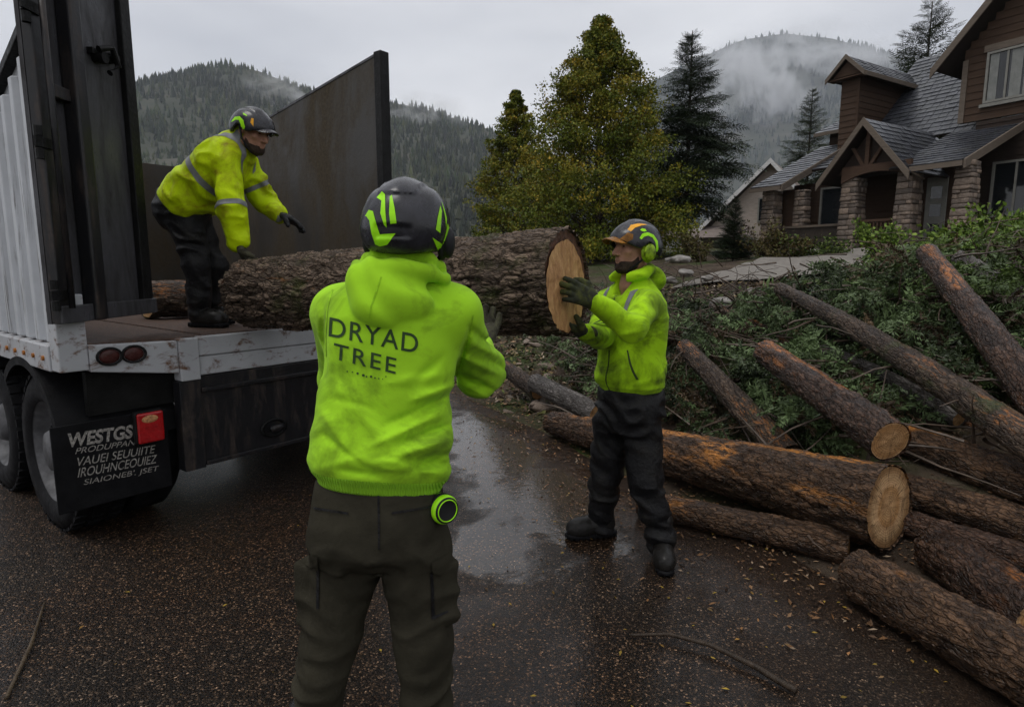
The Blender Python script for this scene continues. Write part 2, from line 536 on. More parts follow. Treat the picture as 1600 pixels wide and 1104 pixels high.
MT['rust_steel'] = weathered('rusted_plate_steel', (0.046, 0.042, 0.037), (0.026, 0.019, 0.010), (0.42, 0.62), 1.1, 0.40, (2.0, 2.0, 0.9))
MT['frame_black'] = plain('sooty_black_steel', (0.008, 0.008, 0.008), 0.5, 0.5, 12, 0.4, 50, spec=0.15)
MT['lamp_red'] = plain('red_lamp_lens', (0.36, 0.006, 0.008), 0.12, 0.3, 30, 0.3, 120, coat=0.6)
MT['lamp_dull'] = plain('dull_red_lens', (0.055, 0.018, 0.016), 0.25, 0.3, 30, 0.2, 90)
MT['amber'] = plain('amber_marker', (0.30, 0.11, 0.02), 0.3, 0.3, 30)
MT['rim'] = plain('dull_wheel_steel', (0.085, 0.085, 0.09), 0.5, 0.4, 14, 0.1, 40)
MT['flap_print'] = plain('worn_white_print', (0.26, 0.245, 0.225), 0.7, 0.75, 90)
t = NT('bark_mulch')
t.set('Base Color', t.ramp(t.noise(30, 8, 0.7), [(0.3, (0.02, 0.011, 0.007)), (0.55, (0.06, 0.03, 0.018)), (0.75, (0.16, 0.075, 0.035))])).set('Roughness', 0.7)
t.bump(t.noise(60, 6), 0.8, 0.02)
MT['mulch'] = t.m

TA = math.radians(52)
C0 = W(92, 540, 3.0)
DECK = 1.105
truck = thing('log_trailer', 'white steel log trailer with rusty open bed and dark swung rear door', 'trailer', (C0[0], C0[1], 0), TA)
def tloc(p):
    d = np.asarray(p, float) - np.array([C0[0], C0[1], 0])
    c, s = math.cos(TA), math.sin(TA)
    return np.array([d[0] * c + d[1] * s, -d[0] * s + d[1] * c, d[2]])
WID, LEN = 2.45, 3.75
# bed floor of planks
for i in range(7):
    x0 = 0.03 + i * 0.342
    bevel(MB().box(x0, x0 + 0.336, 0.012, LEN, DECK - 0.05, DECK - 0.006 * (i % 2)).build('floor_plank', MT['mulch'], truck), 0.006)
# side walls
def side_top(y): return float(np.interp(y, [0, 0.9, 3.8], [2.60, 2.28, 2.28]))
m = MB()
m.prism([(0, 0.0, DECK), (0, LEN, DECK), (0, LEN, 2.28), (0, 0.9, 2.28), (0, 0.0, 2.60)], np.array([0.035, 0, 0]), np.array([0.06, 0, 0]))
wall_l = m.build('side_wall', MT['white_paint'], truck)
tag(wall_l, 'streaked white corrugated side wall')
y = 0.10
while y < LEN - 0.1:
    zt = side_top(y + 0.05) - 0.06
    V = [(0.036, y, DECK + 0.01), (0.0, y + 0.03, DECK + 0.01), (0.0, y + 0.085, DECK + 0.01), (0.036, y + 0.115, DECK + 0.01)]
    Tt = [(v[0], v[1], zt) for v in V]
    bevel(MB().hexa(V, Tt).build('corrugation', MT['white_paint'], wall_l), 0.006)
    y += 0.17
top = MB()
for a, b in ((0.0, 0.9), (0.9, LEN)):
    za, zb = side_top(a), side_top(b)
    top.hexa([(-0.01, a, za), (0.075, a, za), (0.075, b, zb), (-0.01, b, zb)], [(-0.01, a, za + 0.05), (0.075, a, za + 0.05), (0.075, b, zb + 0.05), (-0.01, b, zb + 0.05)])
bevel(top.build('top_rail', MT['frame_black'], wall_l), 0.006)
m = MB()
m.prism([(WID, 0.42, DECK), (WID, LEN, DECK), (WID, LEN, 2.60), (WID, 0.42, 3.14)], np.array([-0.05, 0, 0]), np.array([-0.01, 0, 0]))
wall_r = m.build('side_wall', MT['rust_steel'], truck)
tag(wall_r, 'tall rust-brown steel side panel with sloping top edge')
bevel(MB().box(WID - 0.07, WID + 0.02, 0.335, 0.42, DECK - 0.2, 3.17).build('edge_post', MT['frame_black'], wall_r), 0.008)
m = MB()
m.hexa([(WID - 0.055, 0.42, 3.141), (WID - 0.005, 0.42, 3.141), (WID - 0.005, LEN, 2.601), (WID - 0.055, LEN, 2.601)],
       [(WID - 0.055, 0.42, 3.16), (WID - 0.005, 0.42, 3.16), (WID - 0.005, LEN, 2.62), (WID - 0.055, LEN, 2.62)])
m.build('top_strip', MT['door_steel'], wall_r)
for i, zz in enumerate((3.03, 2.62, 2.2, 1.8)):
    V, F = tube([(WID + 0.02, 0.40, zz), (WID + 0.045, 0.40, zz)], 0.016, 8)
    obj('bolt', V, F, MT['frame_black'], wall_r, False, True)
bevel(MB().box(0.06, WID - 0.05, LEN, LEN + 0.05, DECK, 2.60).build('front_wall', MT['rust_steel'], truck), 0.005)

# rear white structure: corner post, sills and the stepped rear beam
bevel(MB().box(-0.012, 0.115, -0.02, 0.10, 0.975, 1.36).build('corner_post', MT['white_beam'], truck), 0.006)
sill = bevel(MB().box(-0.02, 0.06, 0.101, LEN, 0.97, DECK - 0.002).build('side_sill', MT['white_beam'], truck), 0.006)
for i in range(7):
    yy = 0.18 + i * 0.16
    V, F = tube([(-0.020, yy, 1.035), (-0.030, yy, 1.035)], 0.013, 10)
    obj('marker_lamp', V, F, MT['amber'], sill, False, True)
beam = bevel(MB().hexa([(0.116, -0.03, 0.965), (0.545, -0.03, 0.90), (0.545, 0.06, 0.90), (0.116, 0.06, 0.965)],
                       [(0.116, -0.03, DECK - 0.004), (0.545, -0.03, DECK - 0.02), (0.545, 0.06, DECK - 0.02), (0.116, 0.06, DECK - 0.004)]).build('rear_beam', MT['white_beam'], truck), 0.006)
for lx in (0.205, 0.32):
    prof = [(0.004, 0.0), (0.006, 0.028), (-0.002, 0.040), (-0.010, 0.046)]
    V, F = lathe([(-0.034 - a, r) for a, r in prof], 20, 1)
    V = [(lx + v[0] * 1.18, v[1], 1.036 + v[2] * 0.92) for v in V]
    obj('lamp', V, F, MT['lamp_dull'], beam, True, True)
    V, F = lathe([(-0.030, 0.042), (-0.040, 0.045), (-0.040, 0.052), (-0.028, 0.054)], 20, 1)
    V = [(lx + v[0] * 1.18, v[1], 1.036 + v[2] * 0.92) for v in V]
    obj('lamp_ring', V, F, MT['frame_black'], beam, True, True)
m = MB().box(0.546, 0.655, -0.045, 0.05, 0.852, DECK - 0.012)
bevel(m.build('beam_bracket', MT['white_beam'], truck), 0.006)
bevel(MB().box(0.656, WID, -0.035, 0.05, 0.985, DECK - 0.008).build('rear_beam', MT['white_beam'], truck), 0.007)
bevel(MB().box(0.656, WID, -0.028, 0.05, 0.872, 0.982).build('rear_beam', MT['white_beam'], truck), 0.007)
# bumper plate with its hitch hole
bump = bevel(MB().box(0.655, 2.0, -0.02, 0.02, 0.34, 0.866).build('bumper_plate', MT['dark_steel'], truck), 0.004)
bevel(MB().box(0.535, 0.654, -0.036, 0.05, 0.325, 0.850).build('bumper_post', MT['dark_steel'], truck), 0.004)
bevel(MB().box(0.656, 2.0, -0.045, -0.0205, 0.775, 0.80).build('lip', MT['dark_steel'], bump), 0.004)
bevel(MB().box(0.656, 2.0, -0.040, -0.0205, 0.335, 0.36).build('lip', MT['dark_steel'], bump), 0.004)
V, F = lathe([(-0.021, 0.075), (-0.034, 0.075), (-0.036, 0.062), (-0.030, 0.055), (-0.0215, 0.052)], 24, 1)
obj('hitch_ring', [(1.10 + v[0] * 1.25, v[1], 0.47 + v[2] * 0.8) for v in V], F, MT['frame_black'], bump, True, True)
V, F = tube([(1.06, -0.05, 0.47), (1.10, -0.06, 0.475), (1.15, -0.05, 0.47)], 0.022, 10)
obj('hitch_pin', V, F, MT['dark_steel'], bump, True, True)
# chassis
for x in (0.72, 1.62):
    MB().box(x, x + 0.10, 0.06, LEN, 0.70, DECK - 0.052).build('chassis_rail', MT['frame_black'], truck)
MB().box(0.12, WID - 0.12, 0.07, 0.12, 0.72, 0.95).build('cross_member', MT['frame_black'], truck)
for yy in (0.56, 1.60):
    V, F = tube([(0.25, yy, 0.46), (WID - 0.25, yy, 0.46)], 0.06, 12)
    obj('axle', V, F, MT['frame_black'], truck, True, True)

# wheels
def wheel_parts(parent, x0, yc, mirror=False):
    wd = 0.27
    s = -1 if mirror else 1
    prof = [(0.02, 0.29), (0.0, 0.32), (0.0, 0.40), (0.02, 0.442), (0.05, 0.455), (wd - 0.05, 0.455), (wd - 0.02, 0.442), (wd, 0.40), (wd, 0.32), (wd - 0.02, 0.29)]
    w = thing_part('wheel', parent)
    V, F = lathe(prof, 48, 0)
    w_t = obj('tyre', [(x0 + s * v[0], yc + v[1], 0.452 + v[2]) for v in V], F, MT['rubber'], w, True, True)
    m = MB()
    for k in range(40):                                  # tread lugs standing proud of the casing
        a = 2 * math.pi * k / 40
        for (u0, u1, ph) in ((0.015, 0.075, 0), (0.10, 0.165, 0.5), (0.195, 0.255, 0)):
            a0, a1 = a + ph * 0.157 - 0.052, a + ph * 0.157 + 0.052
            pts = []
            for rr in (0.448, 0.466):
                for (uu, aa) in ((u0, a0), (u1, a0), (u1, a1), (u0, a1)):
                    pts.append((x0 + s * uu, yc + rr * math.cos(aa), 0.452 + min(rr, 0.4555 if math.sin(aa) < -0.985 else rr) * math.sin(aa)))
            m.add(pts, BOXF)
    m.build('tread', MT['rubber'], w)
    V, F = lathe([(0.015, 0.30), (0.03, 0.285), (0.06, 0.27), (0.10, 0.25), (0.115, 0.20), (0.09, 0.15), (0.05, 0.125), (0.02, 0.11), (0.015, 0.0)], 40, 0)
    obj('rim', [(x0 + s * v[0], yc + v[1], 0.452 + v[2]) for v in V], F, MT['rim'], w, True, True)
    m = MB()
    for k in range(10):
        a = 2 * math.pi * k / 10
        cx, cz = 0.175 * math.cos(a), 0.175 * math.sin(a)
        V, F = tube([(x0 + s * 0.11, yc + cx, 0.452 + cz), (x0 + s * 0.075, yc + cx, 0.452 + cz)], 0.014, 6)
        m.add(V, F)
    tag(m.build('wheel_nuts', MT['dark_steel'], w), kind='stuff')
    return w
def thing_part(name, parent):
    o = bpy.data.objects.new(name, None)
    COL.objects.link(o)
    o.parent = parent
    return o
for yy in (0.56, 1.60):
    wheel_parts(truck, 0.035, yy)
    V, F = lathe([(0.34, 0.28), (0.33, 0.40), (0.37, 0.45), (0.55, 0.45), (0.60, 0.40), (0.60, 0.28)], 40, 0)
    obj('inner_tyre', [(v[0], yy + v[1], 0.452 + v[2]) for v in V], F, MT['rubber'], truck, True, True)
    V, F = lathe([(WID - 0.60, 0.0), (WID - 0.60, 0.40), (WID - 0.55, 0.45), (WID - 0.10, 0.45), (WID - 0.04, 0.40), (WID - 0.04, 0.0)], 40, 0)
    obj('far_tyre', [(v[0], yy + v[1], 0.452 + v[2]) for v in V], F, MT['rubber'], truck, True, True)
# mudguards: arched black sheets
def mudguard(yc, a0, a1):
    V, F = [], []
    n = 22
    for i in range(n + 1):
        a = a0 + (a1 - a0) * i / n
        for r in (0.535, 0.55):
            for x in (-0.005, 0.56):
                V.append((x, yc - r * math.cos(a), 0.452 + r * math.sin(a)))
    for i in range(n):
        b = i * 4
        F += [(b, b + 1, b + 5, b + 4), (b + 2, b + 6, b + 7, b + 3), (b, b + 4, b + 6, b + 2), (b + 1, b + 3, b + 7, b + 5)]
    F += [(0, 2, 3, 1), (4 * n, 4 * n + 1, 4 * n + 3, 4 * n + 2)]
    g = obj('mudguard', V, F, MT['rubber'], truck, False, True)
    V = []
    for i in range(n + 1):
        a = a0 + (a1 - a0) * i / n
        for r in (0.505, 0.552):
            for x in (-0.022, -0.006):
                V.append((x, yc - r * math.cos(a), 0.452 + r * math.sin(a)))
    obj('mudguard_rim', V, F, MT['rubber'], g, False, True)
mudguard(0.60, math.radians(12), math.radians(132))
mudguard(1.64, math.radians(50), math.radians(170))
# mud flap and its worn lettering
flap = bevel(MB().box(-0.065, 0.486, 0.035, 0.047, 0.245, 0.70).build('mud_flap', MT['rubber'], truck), 0.004)

def text_mesh(s, size=1.0, spacing=1.0, bold=0.0, align='LEFT'):
    cu = bpy.data.curves.new('t', 'FONT')
    cu.body = s
    cu.size = size
    cu.space_character = spacing
    cu.align_x = align
    cu.offset = bold
    cu.fill_mode = 'FRONT'
    to = bpy.data.objects.new('t', cu)
    COL.objects.link(to)
    dg = bpy.context.evaluated_depsgraph_get()
    me = bpy.data.meshes.new_from_object(to.evaluated_get(dg))
    bpy.data.objects.remove(to)
    V = np.array([v.co[:] for v in me.vertices])
    F = [tuple(p.vertices) for p in me.polygons]
    bpy.data.meshes.remove(me)
    return V, F
m = MB()
for s, x0, x1, z0, hh, bold in (('WESTGSVE', -0.005, 0.385, 0.585, 0.074, 0.035), ("PRODUPPANUM", 0.03, 0.375, 0.545, 0.030, 0.0), ('VAUEI SEUUIITE', 0.025, 0.40, 0.480, 0.045, 0.004),
                                ('IROUHNCEOUIEZ', 0.03, 0.405, 0.420, 0.048, 0.004), ("SIAIONEB'. JSET", 0.05, 0.41, 0.365, 0.038, 0.0)):
    V, F = text_mesh(s, 1.0, 1.0, bold)
    lo, hi = V.min(0), V.max(0)
    V = (V - lo) / (hi - lo + 1e-9)
    n0 = len(m.v)
    m.add([(x0 + (x1 - x0) * v[0] + 0.012 * v[1], 0.0325, z0 - 0.02 * v[0] + hh * v[1]) for v in V], F)
m.build('flap_lettering', MT['flap_print'], flap)
# red tail lamp
lamp = bevel(MB().box(0.302, 0.452, -0.005, 0.034, 0.53, 0.715).build('tail_lamp', MT['frame_black'], truck), 0.014, 3)
bevel(MB().box(0.310, 0.444, -0.028, -0.0055, 0.538, 0.707).build('lens', MT['lamp_red'], lamp), 0.018, 4)
V, F = lathe([(-0.029, 0.0), (-0.033, 0.02), (-0.029, 0.030)], 18, 1)
obj('reflector', [(0.372 + v[0] * 1.4, v[1], 0.672 + v[2] * 0.7) for v in V], F, plain('lamp_glint', (0.45, 0.22, 0.10), 0.2, 0.6, 60), lamp, True, True)

# swung rear door: hinged at the corner, leaning in over the bed
HA = math.atan2(0.45, 0.60)
door = bpy.data.objects.new('rear_door', None); COL.objects.link(door); door.parent = truck
door.location = (-0.046, -0.10, 0); door.rotation_euler = (0, 0, HA)
tag(door, 'wet dark steel rear door standing open')
DW, DZ0, DZ1 = 0.76, 1.225, 3.20
MB().box(0.0, DW, 0.0, 0.02, DZ0, DZ1).build('panel', MT['door_steel'], door, True)
bevel(MB().box(0.0, 0.06, -0.05, -0.001, DZ0, DZ1).build('stile', MT['dark_steel'], door), 0.005)
bevel(MB().box(0.215, 0.30, -0.075, -0.001, DZ0, DZ1).build('stile', MT['dark_steel'], door), 0.012, 3)
bevel(MB().box(0.36, 0.375, -0.02, -0.001, DZ0, DZ1).build('rib', MT['dark_steel'], door), 0.004)
bevel(MB().box(DW - 0.085, DW, -0.035, -0.001, DZ0, DZ1).build('stile', MT['frame_black'], door), 0.005)
bevel(MB().box(0.061, 0.214, -0.045, -0.001, 2.28, 2.34).build('rail', MT['dark_steel'], door), 0.005)
bevel(MB().box(0.0, DW, -0.055, -0.036, DZ0, DZ0 + 0.085).build('bottom_rail', MT['door_steel'], door), 0.005)
for zz in (1.29, 1.98, 2.56):
    hg = MB()
    for k in range(3):
        V, F = tube([(-0.02, -0.045, zz + k * 0.05), (-0.02, -0.045, zz + k * 0.05 + 0.044)], 0.018, 10)
        hg.add(V, F)
    hg.box(-0.06, 0.05, -0.062, -0.051, zz + 0.05, zz + 0.095)
    hg.build('hinge', MT['frame_black'], door)
lt = MB()
V, F = tube([(0.44, -0.05, 2.60), (0.52, -0.07, 2.63), (0.56, -0.07, 2.55), (0.50, -0.06, 2.50)], 0.016, 8); lt.add(V, F)
lt.box(0.42, 0.60, -0.03, -0.001, 2.575, 2.605)
V, F = tube([(0.585, -0.05, 2.60), (0.585, -0.002, 2.60)], 0.028, 10); lt.add(V, F)
V, F = tube([(0.475, -0.06, 2.57), (0.475, -0.002, 2.57)], 0.03, 10); lt.add(V, F)
lt.build('latch', MT['frame_black'], door)
V, F = tube([(0.03, -0.085, 1.3), (0.03, -0.085, 3.15)], 0.014, 8)
obj('lock_rod', V, F, MT['dark_steel'], door, True, True)

# ------------------------------------------------------------------ logs
def bark_mat(name, plate, fissure, patch, pamt, moss=0.0, rough=0.5, wet=0.3):
    t = NT(name)
    a = t.attr('col')
    s = t.n.new('ShaderNodeSeparateColor'); t.l.new(a, s.inputs[0])
    wv = t.n.new('ShaderNodeVectorMath'); wv.operation = 'MULTIPLY_ADD'
    t.l.new(t.noise(11, 4, 0.6, out='Color'), wv.inputs[0]); wv.inputs[1].default_value = (0.05, 0.05, 0.09); t.l.new(t.coord(), wv.inputs[2])
    mp_ = t.n.new('ShaderNodeMapping'); mp_.inputs['Scale'].default_value = (1, 1, 0.30); t.l.new(wv.outputs[0], mp_.inputs['Vector'])
    crk = t.voro(46, mp_.outputs[0], 'DISTANCE_TO_EDGE')
    crk2 = t.voro(110, mp_.outputs[0], 'DISTANCE_TO_EDGE')
    fis = t.ramp(crk, [(0.02, 0.0), (0.16, 1.0)])
    pl = t.ramp(s.outputs[1], [(0.0, tuple(x * 0.55 for x in plate)), (0.5, plate), (1.0, tuple(x * 1.6 for x in plate))])
    base = t.mix(t.math('MULTIPLY', s.outputs[0], t.math('MULTIPLY_ADD', fis, 0.75, 0.25)), fissure, pl)  # fissures: darker wet bark, with the shade inside the cracks painted in
    base = t.mix(t.ramp(t.noise(55, 6, 0.7), [(0.35, 0.0), (0.7, 0.5)]), base, tuple(x * 0.4 for x in plate))
    k = t.ramp(t.noise(24, 8, 0.75, t.coord((1, 1, 0.30)), 1.4), [(pamt, 0.0), (pamt + 0.07, 1.0)])
    wood = t.ramp(t.noise(30, 5), [(0.3, tuple(x * 0.45 for x in patch)), (0.7, patch)])
    c = t.mix(t.math('MULTIPLY', k, s.outputs[2]), base, wood)
    if moss:
        mk = t.ramp(t.noise(3.2, 7, 0.65), [(0.62 - moss, 0.0), (0.74 - moss, 0.75)])
        c = t.mix(mk, c, t.ramp(t.noise(60, 4), [(0.3, (0.020, 0.028, 0.006)), (0.7, (0.060, 0.072, 0.018))]))
    t.set('Base Color', c).set('Roughness', rough).set('Specular IOR Level', 0.10)
    t.set('Coat Weight', wet * 0.75).set('Coat Roughness', 0.18).set('Coat IOR', 1.33)
    hh_ = t.math('ADD', t.math('MULTIPLY', fis, 0.7), t.math('ADD', t.math('MULTIPLY', t.ramp(crk2, [(0.0, 0.0), (0.2, 1.0)]), 0.30), t.math('MULTIPLY', t.noise(90, 7, 0.7, t.coord((1, 1, 0.4))), 0.6)))
    b = t.bump(hh_, 0.9, 0.010)
    t.l.new(b, t.p.inputs['Coat Normal'])
    return t.m
MT['bark_main'] = bark_mat('grey_scaly_bark', (0.165, 0.120, 0.088), (0.012, 0.008, 0.005), (0.42, 0.17, 0.045), 0.54, 0.09, 0.5, 0.2)
MT['bark_pine'] = bark_mat('wet_brown_bark', (0.100, 0.056, 0.031), (0.009, 0.005, 0.003), (0.62, 0.25, 0.055), 0.46, 0.0, 0.36, 0.7)
MT['bark_dark'] = bark_mat('dark_wet_bark', (0.070, 0.038, 0.024), (0.008, 0.004, 0.003), (0.46, 0.165, 0.040), 0.46, 0.03, 0.28, 0.9)
MT['bark_moss'] = bark_mat('mossy_grey_bark', (0.085, 0.058, 0.040), (0.012, 0.007, 0.005), (0.40, 0.16, 0.05), 0.52, 0.08, 0.38, 0.6)
MT['bark_grey'] = bark_mat('wet_grey_bark', (0.15, 0.135, 0.125), (0.035, 0.027, 0.022), (0.30, 0.16, 0.08), 0.66, 0.05, 0.4, 0.5)
t = NT('cut_wood')
vc = t.coord()
vm = t.n.new('ShaderNodeVectorMath'); vm.operation = 'LENGTH'; t.l.new(t.coord((1, 1, 0)), vm.inputs[0])
rad = t.math('ADD', vm.outputs['Value'], t.math('MULTIPLY', t.noise(9, 4), 0.035))
ringv = t.math('SINE', t.math('MULTIPLY', rad, 520.0))
ringc = t.ramp(t.math('MULTIPLY_ADD', ringv, 0.5), [(0.0, (0.36, 0.235, 0.125)), (1.0, (0.50, 0.35, 0.21))])
heart = t.ramp(rad, [(0.06, (1.0, 0.88, 0.74)), (0.115, (0.90, 0.72, 0.52)), (0.13, (1.12, 1.02, 0.92)), (0.17, (1.0, 0.95, 0.86)), (0.20, (0.62, 0.52, 0.42))])
c = t.mix(1.0, ringc, heart, 'MULTIPLY')
sx_ = t.n.new('ShaderNodeSeparateXYZ'); t.l.new(t.coord(), sx_.inputs[0])
cx_ = t.n.new('ShaderNodeCombineXYZ'); t.l.new(t.math('MULTIPLY', t.math('ARCTAN2', sx_.outputs[1], sx_.outputs[0]), 4.0), cx_.inputs[0]); t.l.new(t.math('MULTIPLY', vm.outputs['Value'], 3.0), cx_.inputs[1])
chk = t.ramp(t.math('ABSOLUTE', t.math('SUBTRACT', t.noise(1.6, 3, 0.5, cx_.outputs[0]), 0.5)), [(0.006, 1.0), (0.016, 0.0)])
c = t.mix(t.math('MULTIPLY', chk, 0.8), c, (0.06, 0.032, 0.018))
saw_ = t.ramp(t.noise(60, 4, 0.6, t.coord((0.15, 1, 1))), [(0.35, (0.80, 0.78, 0.74)), (0.65, (1.08, 1.06, 1.04))])
c = t.mix(1.0, c, saw_, 'MULTIPLY')
dk = t.ramp(t.noise(11, 7, 0.7, t.coord((1, 0.5, 1)), 0.7), [(0.54, 0.0), (0.72, 0.9)])
c = t.mix(dk, c, (0.085, 0.045, 0.022))
t.set('Base Color', c).set('Roughness', 0.65).set('Specular IOR Level', 0.15)
t.bump(t.noise(120, 5, 0.6, t.coord((1, 4, 1))), 0.35, 0.006)
MT['cutwood'] = t.m
t = NT('cut_wood_raw')
c = t.ramp(t.noise(7, 9, 0.72, t.coord((2.2, 0.8, 1)), 1.6), [(0.28, (0.13, 0.060, 0.022)), (0.45, (0.42, 0.21, 0.075)), (0.62, (0.60, 0.35, 0.14)), (0.8, (0.66, 0.44, 0.22))])
t.set('Base Color', c).set('Roughness', 0.6)
t.bump(t.noise(70, 6, 0.65, t.coord((3, 0.8, 1))), 0.7, 0.012)
MT['cutwood_raw'] = t.m

MT['inner_bark'] = plain('red_brown_inner_bark', (0.085, 0.040, 0.022), 0.6, 0.6, 25, 0.9, 60)
def make_log(label, A, B, ra, rb, mat, seed, plates=9.0, depth=0.018, wob=0.03, bend=0.0, cut_a=True, cut_b=True, res=1.0, face='cutwood', rim=0.0, group=None, name='felled_log', cat='log', taper_end=0.0):
    A, B = np.asarray(A, float), np.asarray(B, float)
    L = np.linalg.norm(B - A)
    x, y, d = frame_of(B - A)
    nt = int(np.clip(2 * math.pi * max(ra, rb) / (0.011 / res), 40, 260))
    nz = int(np.clip(L / (0.016 / res), 40, 420))
    th = np.linspace(0, 2 * math.pi, nt, endpoint=False)
    zz = np.linspace(0, 1, nz)
    TH, ZZ = np.meshgrid(th, zz)
    R = ra + (rb - ra) * ZZ
    C, S = np.cos(TH), np.sin(TH)
    q = np.stack([C * R, S * R, ZZ * L], -1)
    low = fbm(q * np.array([4, 4, 1.1]) + seed * 7.1, 3, seed)
    wq = q + 0.035 * np.stack([fbm(q * 7 + 3.3 + seed, 2, seed + 1), fbm(q * 7 + 9.1 + seed, 2, seed + 2), fbm(q * 7 + 5.7, 2, seed + 3)], -1)
    f1, f2, cid = worley(wq * np.array([plates * 3.0, plates * 3.0, plates * 0.85]) + seed * 3.7, seed)
    e = sstep(0.0, 0.16, f2 - f1)
    g1, g2, cid2 = worley(wq * np.array([plates * 5.5, plates * 5.5, plates * 2.4]) + seed * 1.7, seed + 5)
    e2 = sstep(0.0, 0.25, g2 - g1)
    rid = 1 - np.abs(fbm(wq * np.array([plates * 3.4, plates * 3.4, plates * 0.7]) + 5.5, 3, seed + 6)) * 2.2
    hgt = e * (0.20 + 0.55 * cid) * (0.65 + 0.35 * e2) + 0.22 * np.clip(rid, 0, 1) + 0.14 * e2 * cid2 + 0.10 * fbm(q * 70, 3, seed + 9)
    bare = sstep(0.05, 0.25, fbm(q * np.array([5, 5, 1.6]) + seed * 5, 4, seed + 21))       # strips where the bark was torn off
    ctrn = C[..., None] * x + S[..., None] * y
    bare = bare * sstep(-0.15, 0.55, ctrn[..., 2])
    hh = hgt * (1 - 0.65 * bare)
    RR = R * (1 + wob * low) + depth * 1.15 * (hh - 0.45)
    if taper_end > 0:
        RR = RR * (1 - 0.35 * np.exp(-(1 - ZZ) * L / taper_end))
    ctr = A[None, None] + d * (ZZ * L)[..., None] + bend * (np.sin(ZZ * math.pi))[..., None] * y
    V = ctr + RR[..., None] * (C[..., None] * x + S[..., None] * y)
    jag = 0.012 * fbm(np.stack([C * 3, S * 3, 0 * C + seed], -1), 3, seed + 4)
    V[0] += d * 0.5 * jag[0][:, None]; V[-1] += d * 0.5 * jag[-1][:, None]
    idx = np.arange(nt * nz).reshape(nz, nt)
    r_ = np.roll(idx, -1, 1)
    F = np.stack([idx[:-1].ravel(), r_[:-1].ravel(), r_[1:].ravel(), idx[1:].ravel()], -1)
    col = np.stack([sstep(0.05, 0.42, hgt), cid, bare], -1).reshape(-1, 3)
    Rm = np.stack([x, y, d], 1)
    root = bpy.data.objects.new(name, mesh_np(name, (V - A).reshape(-1, 3) @ Rm, F, True, col))
    COL.objects.link(root)
    root.location = A
    root.rotation_euler = Matrix(Rm.tolist()).to_euler()
    root.data.materials.append(mat)
    tag(root, label, cat, group)
    for end, flag in ((0, cut_a), (1, cut_b)):
        ring = V[-1] if end else V[0]
        nd = d if end else -d
        cc = ring.mean(0)
        off = ring - cc
        off = sum(np.roll(off, k_, 0) for k_ in range(-4, 5)) / 9.0 * 0.985
        n_in = 10
        def disc(k_out, push, shift=np.zeros(3)):
            DV = [cc + shift + nd * push]
            DF = []
            ks = np.linspace(0, k_out, n_in + 1)[1:]
            for k in ks:
                for j in range(nt):
                    o_ = off[j] - d * (off[j] @ d)
                    p = cc + o_ * k + shift * (1 - k / k_out * 0.0)
                    rough = 0.004 * float(vnoise(np.array([p[0] * 40, p[1] * 40, p[2] * 40]), seed))
                    DV.append(p + nd * (push + rough))
            for j in range(nt):
                DF.append((0, 1 + j, 1 + (j + 1) % nt))
            for i in range(n_in - 1):
                for j in range(nt):
                    a = 1 + i * nt + j; b = 1 + i * nt + (j + 1) % nt
                    DF.append((a, a + nt, b + nt, b))
            if not end: pass
            return np.array(DV), DF
        if flag:
            DV, DF = disc(0.985 - rim, -0.006 if rim == 0 else -0.008, (np.zeros(3) if rim == 0 else (-0.018 * y - 0.01 * x)))
            fo = bpy.data.objects.new('cut_face', None)
            qx, qy, qd = x, y, nd
            Mx = np.stack([x, np.cross(nd, x), nd], 1)
            Lc = (DV - cc) @ Mx
            me = mesh_np('cut_face', Lc, DF, True)
            me.materials.append(MT[face])
            fo = bpy.data.objects.new('cut_face', me)
            COL.objects.link(fo)
            fo.parent = root
            fo.location = (cc - A) @ Rm
            fo.rotation_euler = Matrix((Rm.T @ Mx).tolist()).to_euler()
            if rim:
                DV, DF = disc(1.0, -0.016)
                o2 = put('bark_rim', mesh_np('bark_rim', (DV - A) @ Rm, DF, True, np.tile([0.55, 0.3, 0.0], (len(DV), 1))), MT['inner_bark'], root)
        else:
            DV, DF = disc(0.99, -0.004)
            put('end_bark', mesh_np('end_bark', (DV - A) @ Rm, DF, True, np.full((len(DV), 3), 0.3)), mat, root)
    return root

# the log being loaded
LOG_R = W(889, 440, 2.74); LOG_L = W(390, 449, 3.80)
LOG_L[2] = DECK + 0.225
log_axis = nrm(LOG_L - LOG_R)
make_log('thick grey-barked log lifted level between the workers and the trailer bed', LOG_L, LOG_R, 0.205, 0.234, MT['bark_main'], 3, 8.0, 0.026, 0.035, 0.0, True, True, 1.9, 'cutwood_raw', 0.11)
# a second log already lying in the bed
a = W(226, 468, 4.55); b = W(470, 455, 5.6)
a[2] = b[2] = DECK + 0.15
make_log('dark brown log already lying in the trailer bed behind the bent worker', a, b, 0.14, 0.15, MT['bark_moss'], 5, 8, 0.02)

